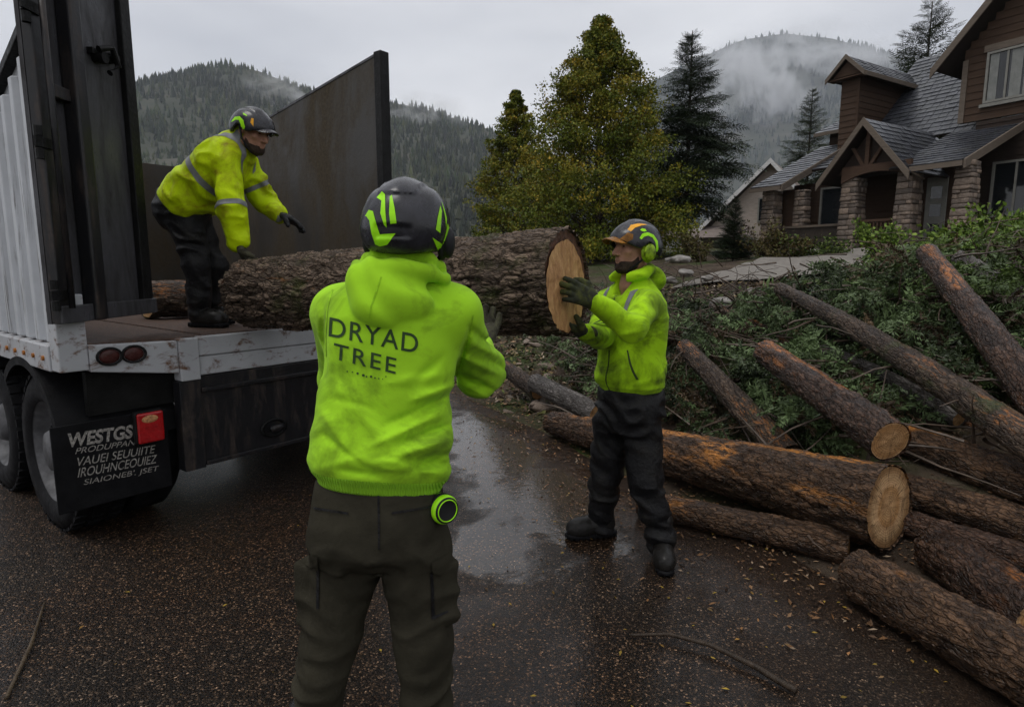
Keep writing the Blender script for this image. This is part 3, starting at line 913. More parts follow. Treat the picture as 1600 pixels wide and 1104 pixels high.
LB = 'felled trunks stacked beside the road'
ra = G(862, 680); 
make_log('longest wet brown log with a big round pale cut end, orange scars', np.array([ra[0], ra[1], 0.115]), W(1391, 792, 2.93), 0.100, 0.214, MT['bark_pine'], 11, 8.5, 0.020, 0.03, 0.0, False, True, 1.0, 'cutwood', 0.0, LB)
p, q = G(1000, 803), G(1325, 880)
make_log('thin dark log lying on the asphalt under the longest log', (p[0], p[1], 0.08), (q[0], q[1], 0.085), 0.075, 0.085, MT['bark_pine'], 12, 10, 0.014, group=LB, cut_a=False)
p, q = G(1335, 932), G(1600, 1096)
q = p + (q - p) * 1.9
make_log('nearest dark log at the bottom right, orange stripe scraped along its top', (p[0], p[1], 0.115), (q[0], q[1], 0.135), 0.110, 0.128, MT['bark_pine'], 13, 9, 0.018, 0.06, group=LB, cut_a=False, taper_end=0)
make_log('rounded black-wet log lying just behind the nearest bottom right log', W(1462, 858, 2.80), W(1640, 975, 2.15) , 0.108, 0.125, MT['bark_dark'], 14, 9, 0.018, 0.06, group=LB, cut_a=False)
make_log('brown log emerging right beside the big round cut end', W(1405, 762, 3.35), W(1700, 852, 2.55), 0.095, 0.095, MT['bark_pine'], 15, 9, 0.016, group=LB, cut_a=False)
make_log('mossy log with small oval cut end, above the big round cut end', W(1195, 548, 4.45), W(1392, 690, 3.20), 0.090, 0.118, MT['bark_dark'], 16, 9, 0.016, group=LB, cut_a=False)
make_log('reddish wet log right of the small oval cut end', W(1410, 685, 3.75), W(1700, 790, 2.80), 0.110, 0.112, MT['bark_pine'], 17, 9, 0.016, group=LB, cut_a=False)
make_log('long slender log slanting down across the brush to the right edge', W(1218, 450, 5.8), W(1690, 745, 2.70), 0.052, 0.098, MT['bark_moss'], 18, 8, 0.012, group=LB, bend=0.05)
make_log('wet reddish log rising highest out of the shrubs at right', W(1447, 393, 4.9), W(1660, 675, 3.20), 0.074, 0.108, MT['bark_dark'], 19, 7, 0.012, group=LB)
make_log('grey log half hidden in shrubs in the upper right corner of the pile', W(1498, 402, 5.4), W(1720, 545, 4.1), 0.062, 0.095, MT['bark_grey'], 20, 8, 0.012, group=LB)
make_log('short mossy log poking from the brush behind the standing worker', W(1068, 540, 5.2), W(1232, 712, 3.92), 0.070, 0.100, MT['bark_moss'], 21, 8, 0.012, group=LB, cut_b=False)
p, q = W(836, 597, 6.3), W(935, 648, 5.35)
make_log('mossy grey log stub behind the left end of the longest log', p, q, 0.095, 0.10, MT['bark_grey'], 22, 8, 0.014, group=LB, cut_a=False)
p, q = W(786, 572, 6.9), W(842, 612, 6.3)
make_log('small brown log piece at the road edge nearest the loaded log', p, q, 0.085, 0.09, MT['bark_moss'], 23, 8, 0.014, group=LB, cut_a=False)
make_log('thin grey pole crossing the middle of the brush pile', W(1285, 545, 5.0), W(1500, 655, 3.8), 0.040, 0.055, MT['bark_grey'], 24, 10, 0.008, group=LB, bend=0.04)
make_log('dark trunk partly buried under the long slender log at right', W(1480, 640, 4.4), W(1720, 715, 3.5), 0.095, 0.11, MT['bark_pine'], 25, 9, 0.014, group=LB, cut_a=False)
make_log('thin crooked branch lying high in the brush above the short mossy log', W(1110, 478, 6.5), W(1275, 575, 5.0), 0.030, 0.042, MT['bark_moss'], 26, 10, 0.008, group=LB, bend=0.08)
make_log('narrow dark log squeezed between two bigger logs right of the cut end', W(1420, 818, 3.05), W(1700, 905, 2.45), 0.070, 0.075, MT['bark_dark'], 27, 9, 0.012, group=LB, cut_a=False)
make_log('stout wet trunk behind the reddish log at the right edge', W(1440, 640, 4.15), W(1730, 730, 3.25), 0.080, 0.105, MT['bark_dark'], 28, 9, 0.014, group=LB, cut_a=False)
# bent stick on the road
pts = [G(985, 998), G(1045, 1000), G(1110, 1018), G(1180, 1050), G(1243, 1086)]
pts = [np.array([p_[0], p_[1], 0.018 + h_]) for p_, h_ in zip(pts, (0.0, 0.010, 0.012, 0.006, 0.0))]
tt = np.linspace(0, 4, 40)
P_ = np.stack([np.interp(tt, range(5), [p_[k] for p_ in pts]) for k in range(3)], 1)
P_[:, 0] += 0.004 * fbm(np.stack([tt * 2, tt * 0, tt * 0], -1), 3, 4)
V, F = tube(P_, np.linspace(0.006, 0.013, 40), 8)
tag(obj('road_debris', V, F, plain('wet_stick', (0.035, 0.024, 0.016), 0.4, 0.5, 40, 0.5, 120)), 'thin bent dark stick lying on the wet road', 'stick')
p, q = G(10, 1095), G(70, 945)
V, F = tube([(p[0], p[1], 0.012), ((p[0] + q[0]) / 2 + 0.015, (p[1] + q[1]) / 2, 0.014), (q[0], q[1], 0.012)], [0.007, 0.008, 0.005], 7)
tag(obj('road_debris', V, F, plain('joint_debris', (0.07, 0.05, 0.03), 0.5, 0.5, 40, 0.5, 120)), 'thin brown debris-filled joint in the road at the lower left corner', 'stick')  # road joint filled with debris, shaped as a thin tube

# ------------------------------------------------------------------ soft shapes: distance fields turned into meshes
def rc(P, a, b, ra, rb):
    a, b = np.asarray(a, np.float32), np.asarray(b, np.float32)
    ab = b - a
    t = np.clip(((P - a) @ ab) / max(float(ab @ ab), 1e-9), 0, 1)
    return np.linalg.norm(P - a - t[:, None] * ab, axis=1) - (ra + (rb - ra) * t)
def ell(P, c, r, R=None):
    q = P - np.asarray(c, np.float32)
    if R is not None: q = q @ np.asarray(R, np.float32).T       # rows of R: local axes
    r = np.asarray(r, np.float32)
    k0 = np.linalg.norm(q / r, axis=1)
    k1 = np.linalg.norm(q / (r * r), axis=1) + 1e-6
    return k0 * (k0 - 1) / k1
def smin(a, b, k):
    h = np.clip(0.5 + 0.5 * (b - a) / k, 0, 1)
    return b + (a - b) * h - k * h * (1 - h)
def smax(a, b, k): return -smin(-a, -b, k)
def loft(P, base, r, f, u, secs, n=2.4, k=0.02):
    secs = np.asarray(secs, np.float32)
    q = P - np.asarray(base, np.float32)
    t = q @ np.asarray(u, np.float32)
    ip = lambda c: np.interp(t, secs[:, 0], secs[:, c]).astype(np.float32)
    x = q @ np.asarray(r, np.float32) - ip(1)
    y = q @ np.asarray(f, np.float32) - ip(2)
    hw, hd = ip(3), ip(4)
    kk = (np.abs(x / hw) ** n + np.abs(y / hd) ** n + 1e-9) ** (1 / n)
    d = (kk - 1) * np.minimum(hw, hd) * 0.95
    return smax(d, np.maximum(secs[0, 0] - t, t - secs[-1, 0]), k)
def mesh_sdf(fn, lo, hi, vox):
    lo, hi = np.asarray(lo, float), np.asarray(hi, float)
    B = 4
    nb = np.ceil((hi - lo) / (vox * B)).astype(int) + 1
    n = nb * B
    cg = [lo[i] + (np.arange(nb[i]) * B + (B - 1) / 2) * vox for i in range(3)]
    CG = np.stack(np.meshgrid(*cg, indexing='ij'), -1).reshape(-1, 3).astype(np.float32)
    dc = fn(CG).reshape(nb)
    D = np.repeat(np.repeat(np.repeat(dc, B, 0), B, 1), B, 2).astype(np.float32)
    near = np.abs(dc) < vox * B * 2.6
    bi = np.argwhere(near)
    o = np.stack(np.meshgrid(*[np.arange(B)] * 3, indexing='ij'), -1).reshape(-1, 3)
    I = (bi[:, None, :] * B + o[None]).reshape(-1, 3)
    out = np.empty(len(I), np.float32)
    for s in range(0, len(I), 400000):
        out[s:s + 400000] = fn((lo + I[s:s + 400000] * vox).astype(np.float32))
    D[I[:, 0], I[:, 1], I[:, 2]] = out
    ins = D < 0
    c = [slice(0, -1), slice(1, None)]
    cnt = 0
    for i in (0, 1):
        for j in (0, 1):
            for k in (0, 1):
                cnt = cnt + ins[c[i], c[j], c[k]].astype(np.int8)
    act = (cnt > 0) & (cnt < 8)
    ids = np.full(act.shape, -1, np.int64)
    ai = np.argwhere(act)
    ids[act] = np.arange(len(ai))
    acc = np.zeros((len(ai), 3)); num = np.zeros(len(ai))
    cor = [(i, j, k) for i in (0, 1) for j in (0, 1) for k in (0, 1)]
    for a in range(8):
        for b in range(a + 1, 8):
            df = np.subtract(cor[b], cor[a])
            if np.abs(df).sum() != 1: continue
            A_, B_ = ai + cor[a], ai + cor[b]
            da = D[A_[:, 0], A_[:, 1], A_[:, 2]]; db = D[B_[:, 0], B_[:, 1], B_[:, 2]]
            m = (da < 0) != (db < 0)
            t = da / np.where(m, da - db, 1)
            acc[m] += (np.array(cor[a]) + t[:, None] * df)[m]
            num[m] += 1
    V = lo + (ai + acc / np.maximum(num, 1)[:, None]) * vox
    Fs = []
    for ax in range(3):
        o1, o2 = [(1, 2), (2, 0), (0, 1)][ax]
        s0 = [slice(None)] * 3; s1 = [slice(None)] * 3
        s0[ax] = slice(0, -1); s1[ax] = slice(1, None)
        for s in (s0, s1):
            s[o1] = slice(1, -1); s[o2] = slice(1, -1)
        a, b = ins[tuple(s0)], ins[tuple(s1)]
        ch = np.argwhere(a != b)
        if not len(ch): continue
        base = ch.copy(); base[:, o1] += 1; base[:, o2] += 1
        quad = []
        for (d1, d2) in ((-1, -1), (0, -1), (0, 0), (-1, 0)):
            q = base.copy(); q[:, o1] += d1; q[:, o2] += d2
            quad.append(ids[q[:, 0], q[:, 1], q[:, 2]])
        quad = np.stack(quad, -1)
        fl = ~a[ch[:, 0], ch[:, 1], ch[:, 2]]
        quad[fl] = quad[fl][:, ::-1]
        Fs.append(quad)
    F = np.concatenate(Fs)
    F = F[(F >= 0).all(1)]
    return V, F
def bvh_of(V, F): return BVHTree.FromPolygons([tuple(v) for v in V], [tuple(int(i) for i in f) for f in F])
def refine(V, F, maxlen):
    bm = bmesh.new()
    vs_ = [bm.verts.new(tuple(v)) for v in V]
    for f in F:
        try: bm.faces.new([vs_[i] for i in f])
        except ValueError: pass
    for _ in range(6):
        bmesh.ops.triangulate(bm, faces=bm.faces[:])
        es = [e for e in bm.edges if e.calc_length() > maxlen]
        if not es: break
        bmesh.ops.subdivide_edges(bm, edges=es, cuts=1)
    bmesh.ops.triangulate(bm, faces=bm.faces[:])
    bm.verts.index_update()
    V2 = np.array([v.co[:] for v in bm.verts]); F2 = [tuple(v.index for v in f.verts) for f in bm.faces]
    bm.free()
    return V2, F2
def decal(V2d, F, origin, ax, az, ad, bvh, maxlen=0.008, off=0.0018, apex=None):
    """lay a flat print (x,y in metres) on a curved surface, thrown along ad"""
    V = np.zeros((len(V2d), 3)); V[:, :2] = np.asarray(V2d, float)[:, :2]
    V, F = refine(V, F, maxlen)
    ax, az, ad = nrm(ax), nrm(az), nrm(ad)
    out, ok = np.zeros_like(V), np.zeros(len(V), bool)
    for i, v in enumerate(V):
        p = np.asarray(origin) + ax * v[0] + az * v[1]
        h, nn, _, _ = bvh.ray_cast(Vector(p), Vector(nrm(p - apex) if apex is not None else ad))
        if h is not None:
            nn = np.array(nn)
            if nn @ ad > 0: nn = -nn
            out[i] = np.array(h) + nn * off; ok[i] = True
    F = [f for f in F if all(ok[i] for i in f)]
    used = sorted({i for f in F for i in f})
    mp = {i: k for k, i in enumerate(used)}
    return out[used], [tuple(mp[i] for i in f) for f in F]
def cut_band(V, F, planes, off=0.002, keep=None):
    """the strip of a garment between planes, lifted off it a little"""
    bm = bmesh.new()
    use = np.ones(len(F), bool)
    if keep is not None:
        use = keep(V[F].mean(1))
    Fu = F[use]
    ids = np.unique(Fu)
    mp = {int(i): bm.verts.new(tuple(V[i])) for i in ids}
    for f in Fu:
        try: bm.faces.new([mp[int(i)] for i in f])
        except ValueError: pass
    for p, n in planes:
        bmesh.ops.bisect_plane(bm, geom=bm.verts[:] + bm.edges[:] + bm.faces[:], plane_co=Vector(p), plane_no=Vector(n), clear_inner=True)
    bm.normal_update()
    bm.verts.index_update()
    V2 = np.array([np.array(v.co[:]) + np.array(v.normal[:]) * off for v in bm.verts])
    F2 = [tuple(v.index for v in f.verts) for f in bm.faces]
    bm.free()
    return V2, F2

def glove_sdf(wrist, fwd, palm, thumb_side, curl=0.5, sc=1.0, spread=0.10, thumb_curl=0.4):
    """closed-over hand: palm, four fingers of three bones, thumb from the side of the palm"""
    f = nrm(fwd); n = nrm(np.asarray(palm) - f * (np.asarray(palm) @ f)); s = nrm(np.cross(n, f))
    if s @ np.asarray(thumb_side) < 0: s = -s
    w = np.asarray(wrist, float)
    parts = [(w - f * 0.03 * sc, w + f * 0.02 * sc, 0.034 * sc, 0.030 * sc, 0.02)]
    for k in (-1, 0, 1):
        parts.append((w + f * 0.015 * sc + s * k * 0.016 * sc, w + f * 0.088 * sc + s * k * 0.027 * sc, 0.021 * sc, 0.018 * sc, 0.014))
    lens = [(0.040, 0.026, 0.022), (0.046, 0.030, 0.023), (0.042, 0.028, 0.022), (0.032, 0.021, 0.019)]
    fing = []
    for i, L in enumerate(lens):
        o = (1.5 - i) * 0.0225 * sc
        p = w + f * (0.090 - 0.006 * abs(i - 1)) * sc + s * o
        d = nrm(f + s * (1.5 - i) * spread)
        ang = curl * (0.75 + 0.15 * i)
        a = 0.0
        r = (0.0115 - 0.0008 * abs(i - 1)) * sc
        for j, l in enumerate(L):
            a += ang * (0.8, 1.0, 0.8)[j]
            dd = d * math.cos(a) + n * math.sin(a)
            p2 = p + dd * l * sc
            fing.append((p, p2, r * (1 - 0.06 * j), r * (1 - 0.06 * (j + 1))))
            p = p2
    t0 = w + f * 0.025 * sc + s * 0.028 * sc
    d1 = nrm(f * 0.75 + s * 0.75 + n * 0.25); t1 = t0 + d1 * 0.045 * sc
    d2 = nrm(f * 0.9 + s * 0.25 + n * (0.3 + thumb_curl)); t2 = t1 + d2 * 0.034 * sc
    d3 = nrm(f * 0.9 - s * 0.05 + n * (0.5 + thumb_curl)); t3 = t2 + d3 * 0.027 * sc
    fing += [(t0, t1, 0.018 * sc, 0.014 * sc), (t1, t2, 0.014 * sc, 0.0125 * sc), (t2, t3, 0.0125 * sc, 0.011 * sc)]
    def fn(P):
        d = None
        for a, b, r1, r2, k in parts:
            q = rc(P, a, b, r1, r2)
            d = q if d is None else smin(d, q, k)
        for i, (a, b, r1, r2) in enumerate(fing):
            d = smin(d, rc(P, a, b, r1, r2), 0.005 if i < 12 else 0.009)
        return d - 0.0025 + 0.0016 * vnoise(P * 60, 3)
    return fn, w - f * 0.05 + f * 0.08, 0.19 * sc

def boot_sdf(ankle, toe_dir, ground):
    t = nrm(np.array([toe_dir[0], toe_dir[1], 0]))
    s = np.array([-t[1], t[0], 0])
    a = np.array([ankle[0], ankle[1], ground])
    z = np.array([0, 0, 1.0])
    R = np.stack([t, s, z])
    def upper(P):
        d = rc(P, a + z * 0.20 - t * 0.01, a + z * 0.075 - t * 0.02, 0.054, 0.054)
        d = smin(d, ell(P, a + t * 0.07 + z * 0.065, (0.125, 0.052, 0.058), R), 0.04)
        d = smin(d, ell(P, a + t * 0.135 + z * 0.055, (0.068, 0.052, 0.050), R), 0.03)
        d = smax(d, (a + z * 0.022)[2] - P[:, 2], 0.006)
        lac = np.sin((P @ (t * 0.6 - z * 0.9).astype(np.float32)) * 170) * 0.0022 * np.exp(-((P - (a + t * 0.055 + z * 0.12)) ** 2).sum(1) / 0.003)
        return d + lac + 0.0025 * vnoise(P * 30, 2)
    def sole(P):
        q = (P - a) @ R.T.astype(np.float32)
        x = q[:, 0] - 0.06
        w = 0.050 - 0.010 * np.cos((x + 0.02) * 16) * 0.9
        k = (np.abs(x / 0.150) ** 2.8 + np.abs(q[:, 1] / w) ** 2.2) ** (1 / 2.4)
        d = (k - 1) * 0.05
        d = smax(d, q[:, 2] - 0.032, 0.004)
        d = smax(d, 0.001 - q[:, 2], 0.003)
        lug = ((np.sin(x * 190) > 0.2) & (q[:, 2] < 0.012)).astype(np.float32) * 0.004
        return d + lug
    return upper, sole, a + t * 0.05 + z * 0.11

def add_sdf(name, fn, c, half, vox, mat, parent):
    c = np.asarray(c, float); half = np.broadcast_to(half, 3)
    V, F = mesh_sdf(fn, c - half, c + half, vox)
    return obj(name, V, F, mat, parent), V, F

def head_sdf(c, R, full_face=True):
    """R rows: right, forward, up; c: centre of the skull at ear height"""
    r, f, u = R
    L = lambda x, y, z: c + r * x + f * y + u * z
    def fn(P):
        d = ell(P, L(0, -0.012, 0.035), (0.076, 0.096, 0.092), R)
        d = smin(d, ell(P, L(0, 0.028, -0.035), (0.060, 0.066, 0.082), R), 0.03)      # face block
        d = smin(d, ell(P, L(0, 0.062, -0.097), (0.030, 0.026, 0.022), R), 0.03)      # chin
        for s in (-1, 1):
            d = smin(d, rc(P, L(s * 0.055, -0.005, -0.068), L(s * 0.022, 0.062, -0.098), 0.022, 0.018), 0.025)   # jaw
            d = smin(d, ell(P, L(s * 0.040, 0.066, -0.018), (0.022, 0.018, 0.016), R), 0.02)      # cheekbone
            d = smin(d, rc(P, L(s * 0.012, 0.090, 0.024), L(s * 0.045, 0.072, 0.024), 0.009, 0.008), 0.012)      # brow
            d = smax(d, -ell(P, L(s * 0.031, 0.092, 0.006), (0.017, 0.016, 0.010), R), 0.012)      # eye socket
            d = smin(d, ell(P, L(s * 0.031, 0.072, 0.006), (0.013, 0.0125, 0.010), R), 0.003)      # eyeball and lids
            ear = smax(ell(P, L(s * 0.079, -0.016, -0.004), (0.011, 0.020, 0.033), R), -ell(P, L(s * 0.089, -0.012, -0.001), (0.010, 0.011, 0.020), R), 0.004)
            d = smin(d, ear, 0.006)
        d = smin(d, rc(P, L(0, 0.090, 0.012), L(0, 0.114, -0.030), 0.009, 0.012), 0.012)      # nose
        for s in (-1, 1):
            d = smin(d, ell(P, L(s * 0.013, 0.100, -0.034), (0.009, 0.011, 0.008), R), 0.006)
        d = smin(d, rc(P, L(-0.018, 0.088, -0.060), L(0.018, 0.088, -0.060), 0.006, 0.006), 0.010)      # lips
        d = smin(d, rc(P, L(-0.015, 0.086, -0.071), L(0.015, 0.086, -0.071), 0.007, 0.007), 0.008)
        d = smax(d, -ell(P, L(0, 0.098, -0.0655), (0.022, 0.010, 0.0022), R), 0.003)
        return d
    return fn, L

MT['muff'] = plain('scuffed_lime_plastic', (0.17, 0.27, 0.010), 0.4, 0.75, 45)
def helmet(parent, c, R, kind):
    """c: skull centre; R rows right, forward, up. Shell with ridges, peak, ear-muffs and chin straps."""
    r, f, u = R
    L = lambda x, y, z: c + r * x + f * y + u * z
    Rf = R.astype(np.float32)
    def shell(P):
        q = (P - c.astype(np.float32)) @ Rf.T
        d = ell(P, L(0, -0.008, 0.030), (0.115, 0.138, 0.106), R)
        d = smin(d, ell(P, L(0, -0.055, -0.005), (0.106, 0.090, 0.080), R), 0.03)
        ridge = 0.0025 * np.cos(np.clip(q[:, 0], -0.085, 0.085) * 74) * sstep(0.05, 0.11, q[:, 2])
        d = d - ridge
        d = d - 0.006 * sstep(0.004, 0.0, np.abs(q[:, 0]) - 0.047 - 0.1 * (q[:, 2] - 0.09)) * sstep(0.082, 0.088, q[:, 2]) * sstep(0.06, 0.02, q[:, 1])     # raised crown vent
        d = d + 0.005 * sstep(0.0, 0.004, 0.048 - np.abs(q[:, 0])) * sstep(0.0, 0.004, 0.018 - np.abs(q[:, 2] + 0.012)) * sstep(0.0, -0.05, q[:, 1])        # recess at the nape
        cut = -0.030 + 0.52 * np.clip(q[:, 1] + 0.0, 0, 0.2) - 0.28 * np.clip(-q[:, 1] - 0.06, 0, 0.1)
        cut = cut - (0.022 if kind == 'plain' else 0.0) * sstep(0.04, -0.02, q[:, 1])
        cut = cut + (0.0 if kind == 'plain' else 0.055) * np.exp(-((q[:, 1] + 0.012) / 0.034) ** 2) * sstep(0.05, 0.08, np.abs(q[:, 0]))          # arch over the ear
        d = smax(d, cut - q[:, 2], 0.005)
        inner = ell(P, L(0, -0.010, 0.020), (0.104, 0.129, 0.100), R)
        return smax(d, -inner, 0.004)
    o, V, F = add_sdf('helmet', shell, L(0, 0, 0.03), 0.20, 0.0048, MT['shell'], parent)
    bv = bvh_of(V, F)
    def peak(P):
        q = (P - c.astype(np.float32)) @ Rf.T
        zz = 0.050 - 1.2 * (q[:, 0]) ** 2 * 6 - 0.22 * (q[:, 1] - 0.12)
        d = ell(P, L(0, 0.100, 0.042), (0.088, 0.074, 0.045), R)
        d = smax(d, np.abs(q[:, 2] - zz) - 0.0035, 0.003)
        return smax(d, 0.085 - q[:, 1], 0.004)
    add_sdf('peak', peak, L(0, 0.10, 0.035), 0.13, 0.004, MT['visor'] if kind == 'amber' else MT['shell'], o)
    for s in (-1, 1):
        if kind == 'bent':
            V2, F2 = tube([L(s * 0.097, -0.02, 0.02), L(s * 0.090, 0.01, -0.05), L(s * 0.045, 0.055, -0.115), L(0, 0.06, -0.128)], 0.006, 6)
            obj('chin_strap', V2, F2, MT['shell_matte'], o)
            continue
        ey_ = -0.018 if kind == 'amber' else 0.012
        def cup(P, s=s, ey_=ey_):
            d = ell(P, L(s * 0.110, ey_, -0.022), (0.018, 0.034, 0.043), R)
            return smin(d, ell(P, L(s * 0.094, ey_, -0.022), (0.012, 0.040, 0.050), R), 0.004)
        add_sdf('ear_muff', cup, L(s * 0.105, -0.018, -0.022), 0.075, 0.0045, MT['muff'] if kind == 'amber' else MT['shell_matte'], o)
        V2, F2 = tube([L(s * 0.100, -0.01, 0.03), L(s * 0.088, 0.012, -0.060), L(s * 0.045, 0.058, -0.112), L(0, 0.066, -0.124)], 0.006, 6)
        obj('chin_strap', V2, F2, MT['shell_matte'], o)
    return o, bv, L, V, F

# ------------------------------------------------------------------ people
Z3 = np.array([0, 0, 1.0])
def skin_body(parent, head, neck, chest, pelvis, arms, legs, c0, half, vox, dn=np.array([0, 0, -0.05])):
    """the whole figure as one continuous surface; clothes go over it"""
    def fn(P):
        d = rc(P, neck[0], neck[1], neck[2], neck[3])
        if head is not None: d = smin(head(P), d, 0.02)
        d = smin(d, rc(P, chest[0] * 0.74 + chest[1] * 0.26 + dn, chest[1] * 0.74 + chest[0] * 0.26 + dn, 0.055, 0.055), 0.05)
        d = smin(d, rc(P, (chest[0] + chest[1]) / 2 + dn, pelvis, 0.07, 0.07), 0.06)
        for a in arms:
            for i in range(len(a) - 1):
                d = smin(d, rc(P, a[i] if i else a[0] * 0.8 + (chest[0] + chest[1]) * 0.1 + dn * 0.6, a[i + 1], (0.038, 0.030, 0.024)[i], (0.030, 0.024, 0.020)[i]), 0.02)
        for l in legs:
            for i in range(len(l) - 1):
                d = smin(d, rc(P, l[i], l[i + 1], (0.065, 0.045)[i], (0.045, 0.032)[i]), 0.03)
        return d
    return add_sdf('body', fn, c0, half, vox, MT['skin'], parent)
def secs_px(rows, base, r, f, u, Y):
    out = []
    for py, cx, hw, hd in rows:
        p = W(cx, py, Y) - base
        out.append(((p @ u), (p @ r), 0.0, hw * Y / FPX * 1.0, hd))
    out.sort()
    return out

# ============ the worker with his back to us
YA = 1.68
pa = thing('person', 'worker seen from behind in bright lime printed hoodie, olive cargo trousers, black helmet', 'person', (W(597, 900, YA)[0], YA, 0))
rA = nrm([0.992, 0.12, 0]); fA = nrm([-0.12, 0.992, 0])
baseA = W(597, 754, 1.655); topA = W(630, 418, 1.73)
uA = nrm(topA - baseA); rA = nrm(rA - uA * (rA @ uA)); fA = np.cross(uA, rA)
rows = [(755, 597, 97, 0.128), (742, 597, 103, 0.138), (722, 599, 110, 0.150), (690, 600, 109, 0.146), (640, 602, 106, 0.138), (590, 605, 104, 0.138), (545, 608, 106, 0.142), (505, 612, 109, 0.142), (475, 618, 104, 0.130), (455, 623, 90, 0.112), (438, 628, 66, 0.090), (420, 631, 44, 0.078)]
sA = secs_px(rows, baseA, rA, fA, uA, 1.68)
shR, elR, wrR = W(704, 492, 1.72), W(751, 583, 1.95), W(752, 540, 2.35)
shL, elL, wrL = W(531, 488, 1.74), W(530, 590, 1.95), W(585, 530, 2.28)
neckA = W(631, 424, 1.72)
CREASES = [(712, 600, 640, 628, 7, 6), (714, 612, 600, 664, -7, 6), (702, 640, 565, 704, 8, 8), (706, 662, 620, 694, -8, 6), (702, 686, 612, 716, 9, 7), (704, 708, 640, 730, -9, 6), (500, 640, 556, 722, 6, 8), (503, 676, 580, 738, -6, 6),
           (522, 596, 602, 694, 5, 11), (692, 556, 640, 604, -5, 8), (560, 722, 694, 736, 8, 7), (528, 733, 604, 744, -7, 5), (738, 498, 712, 596, -7, 4), (505, 470, 508, 600, -5, 5), (640, 735, 700, 722, -8, 5), (600, 600, 690, 585, 4, 8), (520, 620, 590, 640, -4, 7), (718, 556, 786, 588, 7, 6), (718, 584, 782, 614, -8, 5), (735, 536, 792, 562, 6, 6), (748, 526, 790, 544, -6, 4), (716, 604, 770, 624, 6, 5), (728, 508, 770, 540, -5, 6), (760, 560, 795, 580, -5, 4)]
def crease_field(P):
    q = P - EYE.astype(np.float32)
    yc = q[:, 1] * CP - q[:, 2] * SP
    a = 800 + FPX * q[:, 0] / yc; b = 552 - FPX * (q[:, 1] * SP + q[:, 2] * CP) / yc
    wob = 5 * vnoise(P * 16, 71)
    out = np.zeros(len(P), np.float32)
    for x0, y0, x1, y1, am, wd in CREASES:
        dx, dy = x1 - x0, y1 - y0
        L2 = dx * dx + dy * dy
        t = np.clip(((a - x0) * dx + (b - y0) * dy) / L2, 0, 1)
        ds = np.hypot(a - x0 - t * dx, b - y0 - t * dy) + wob
        out = out + am * 0.0017 * np.exp(-(ds / wd) ** 2) * np.sin(np.clip(t, 0.02, 0.98) * math.pi) ** 0.5
    return out
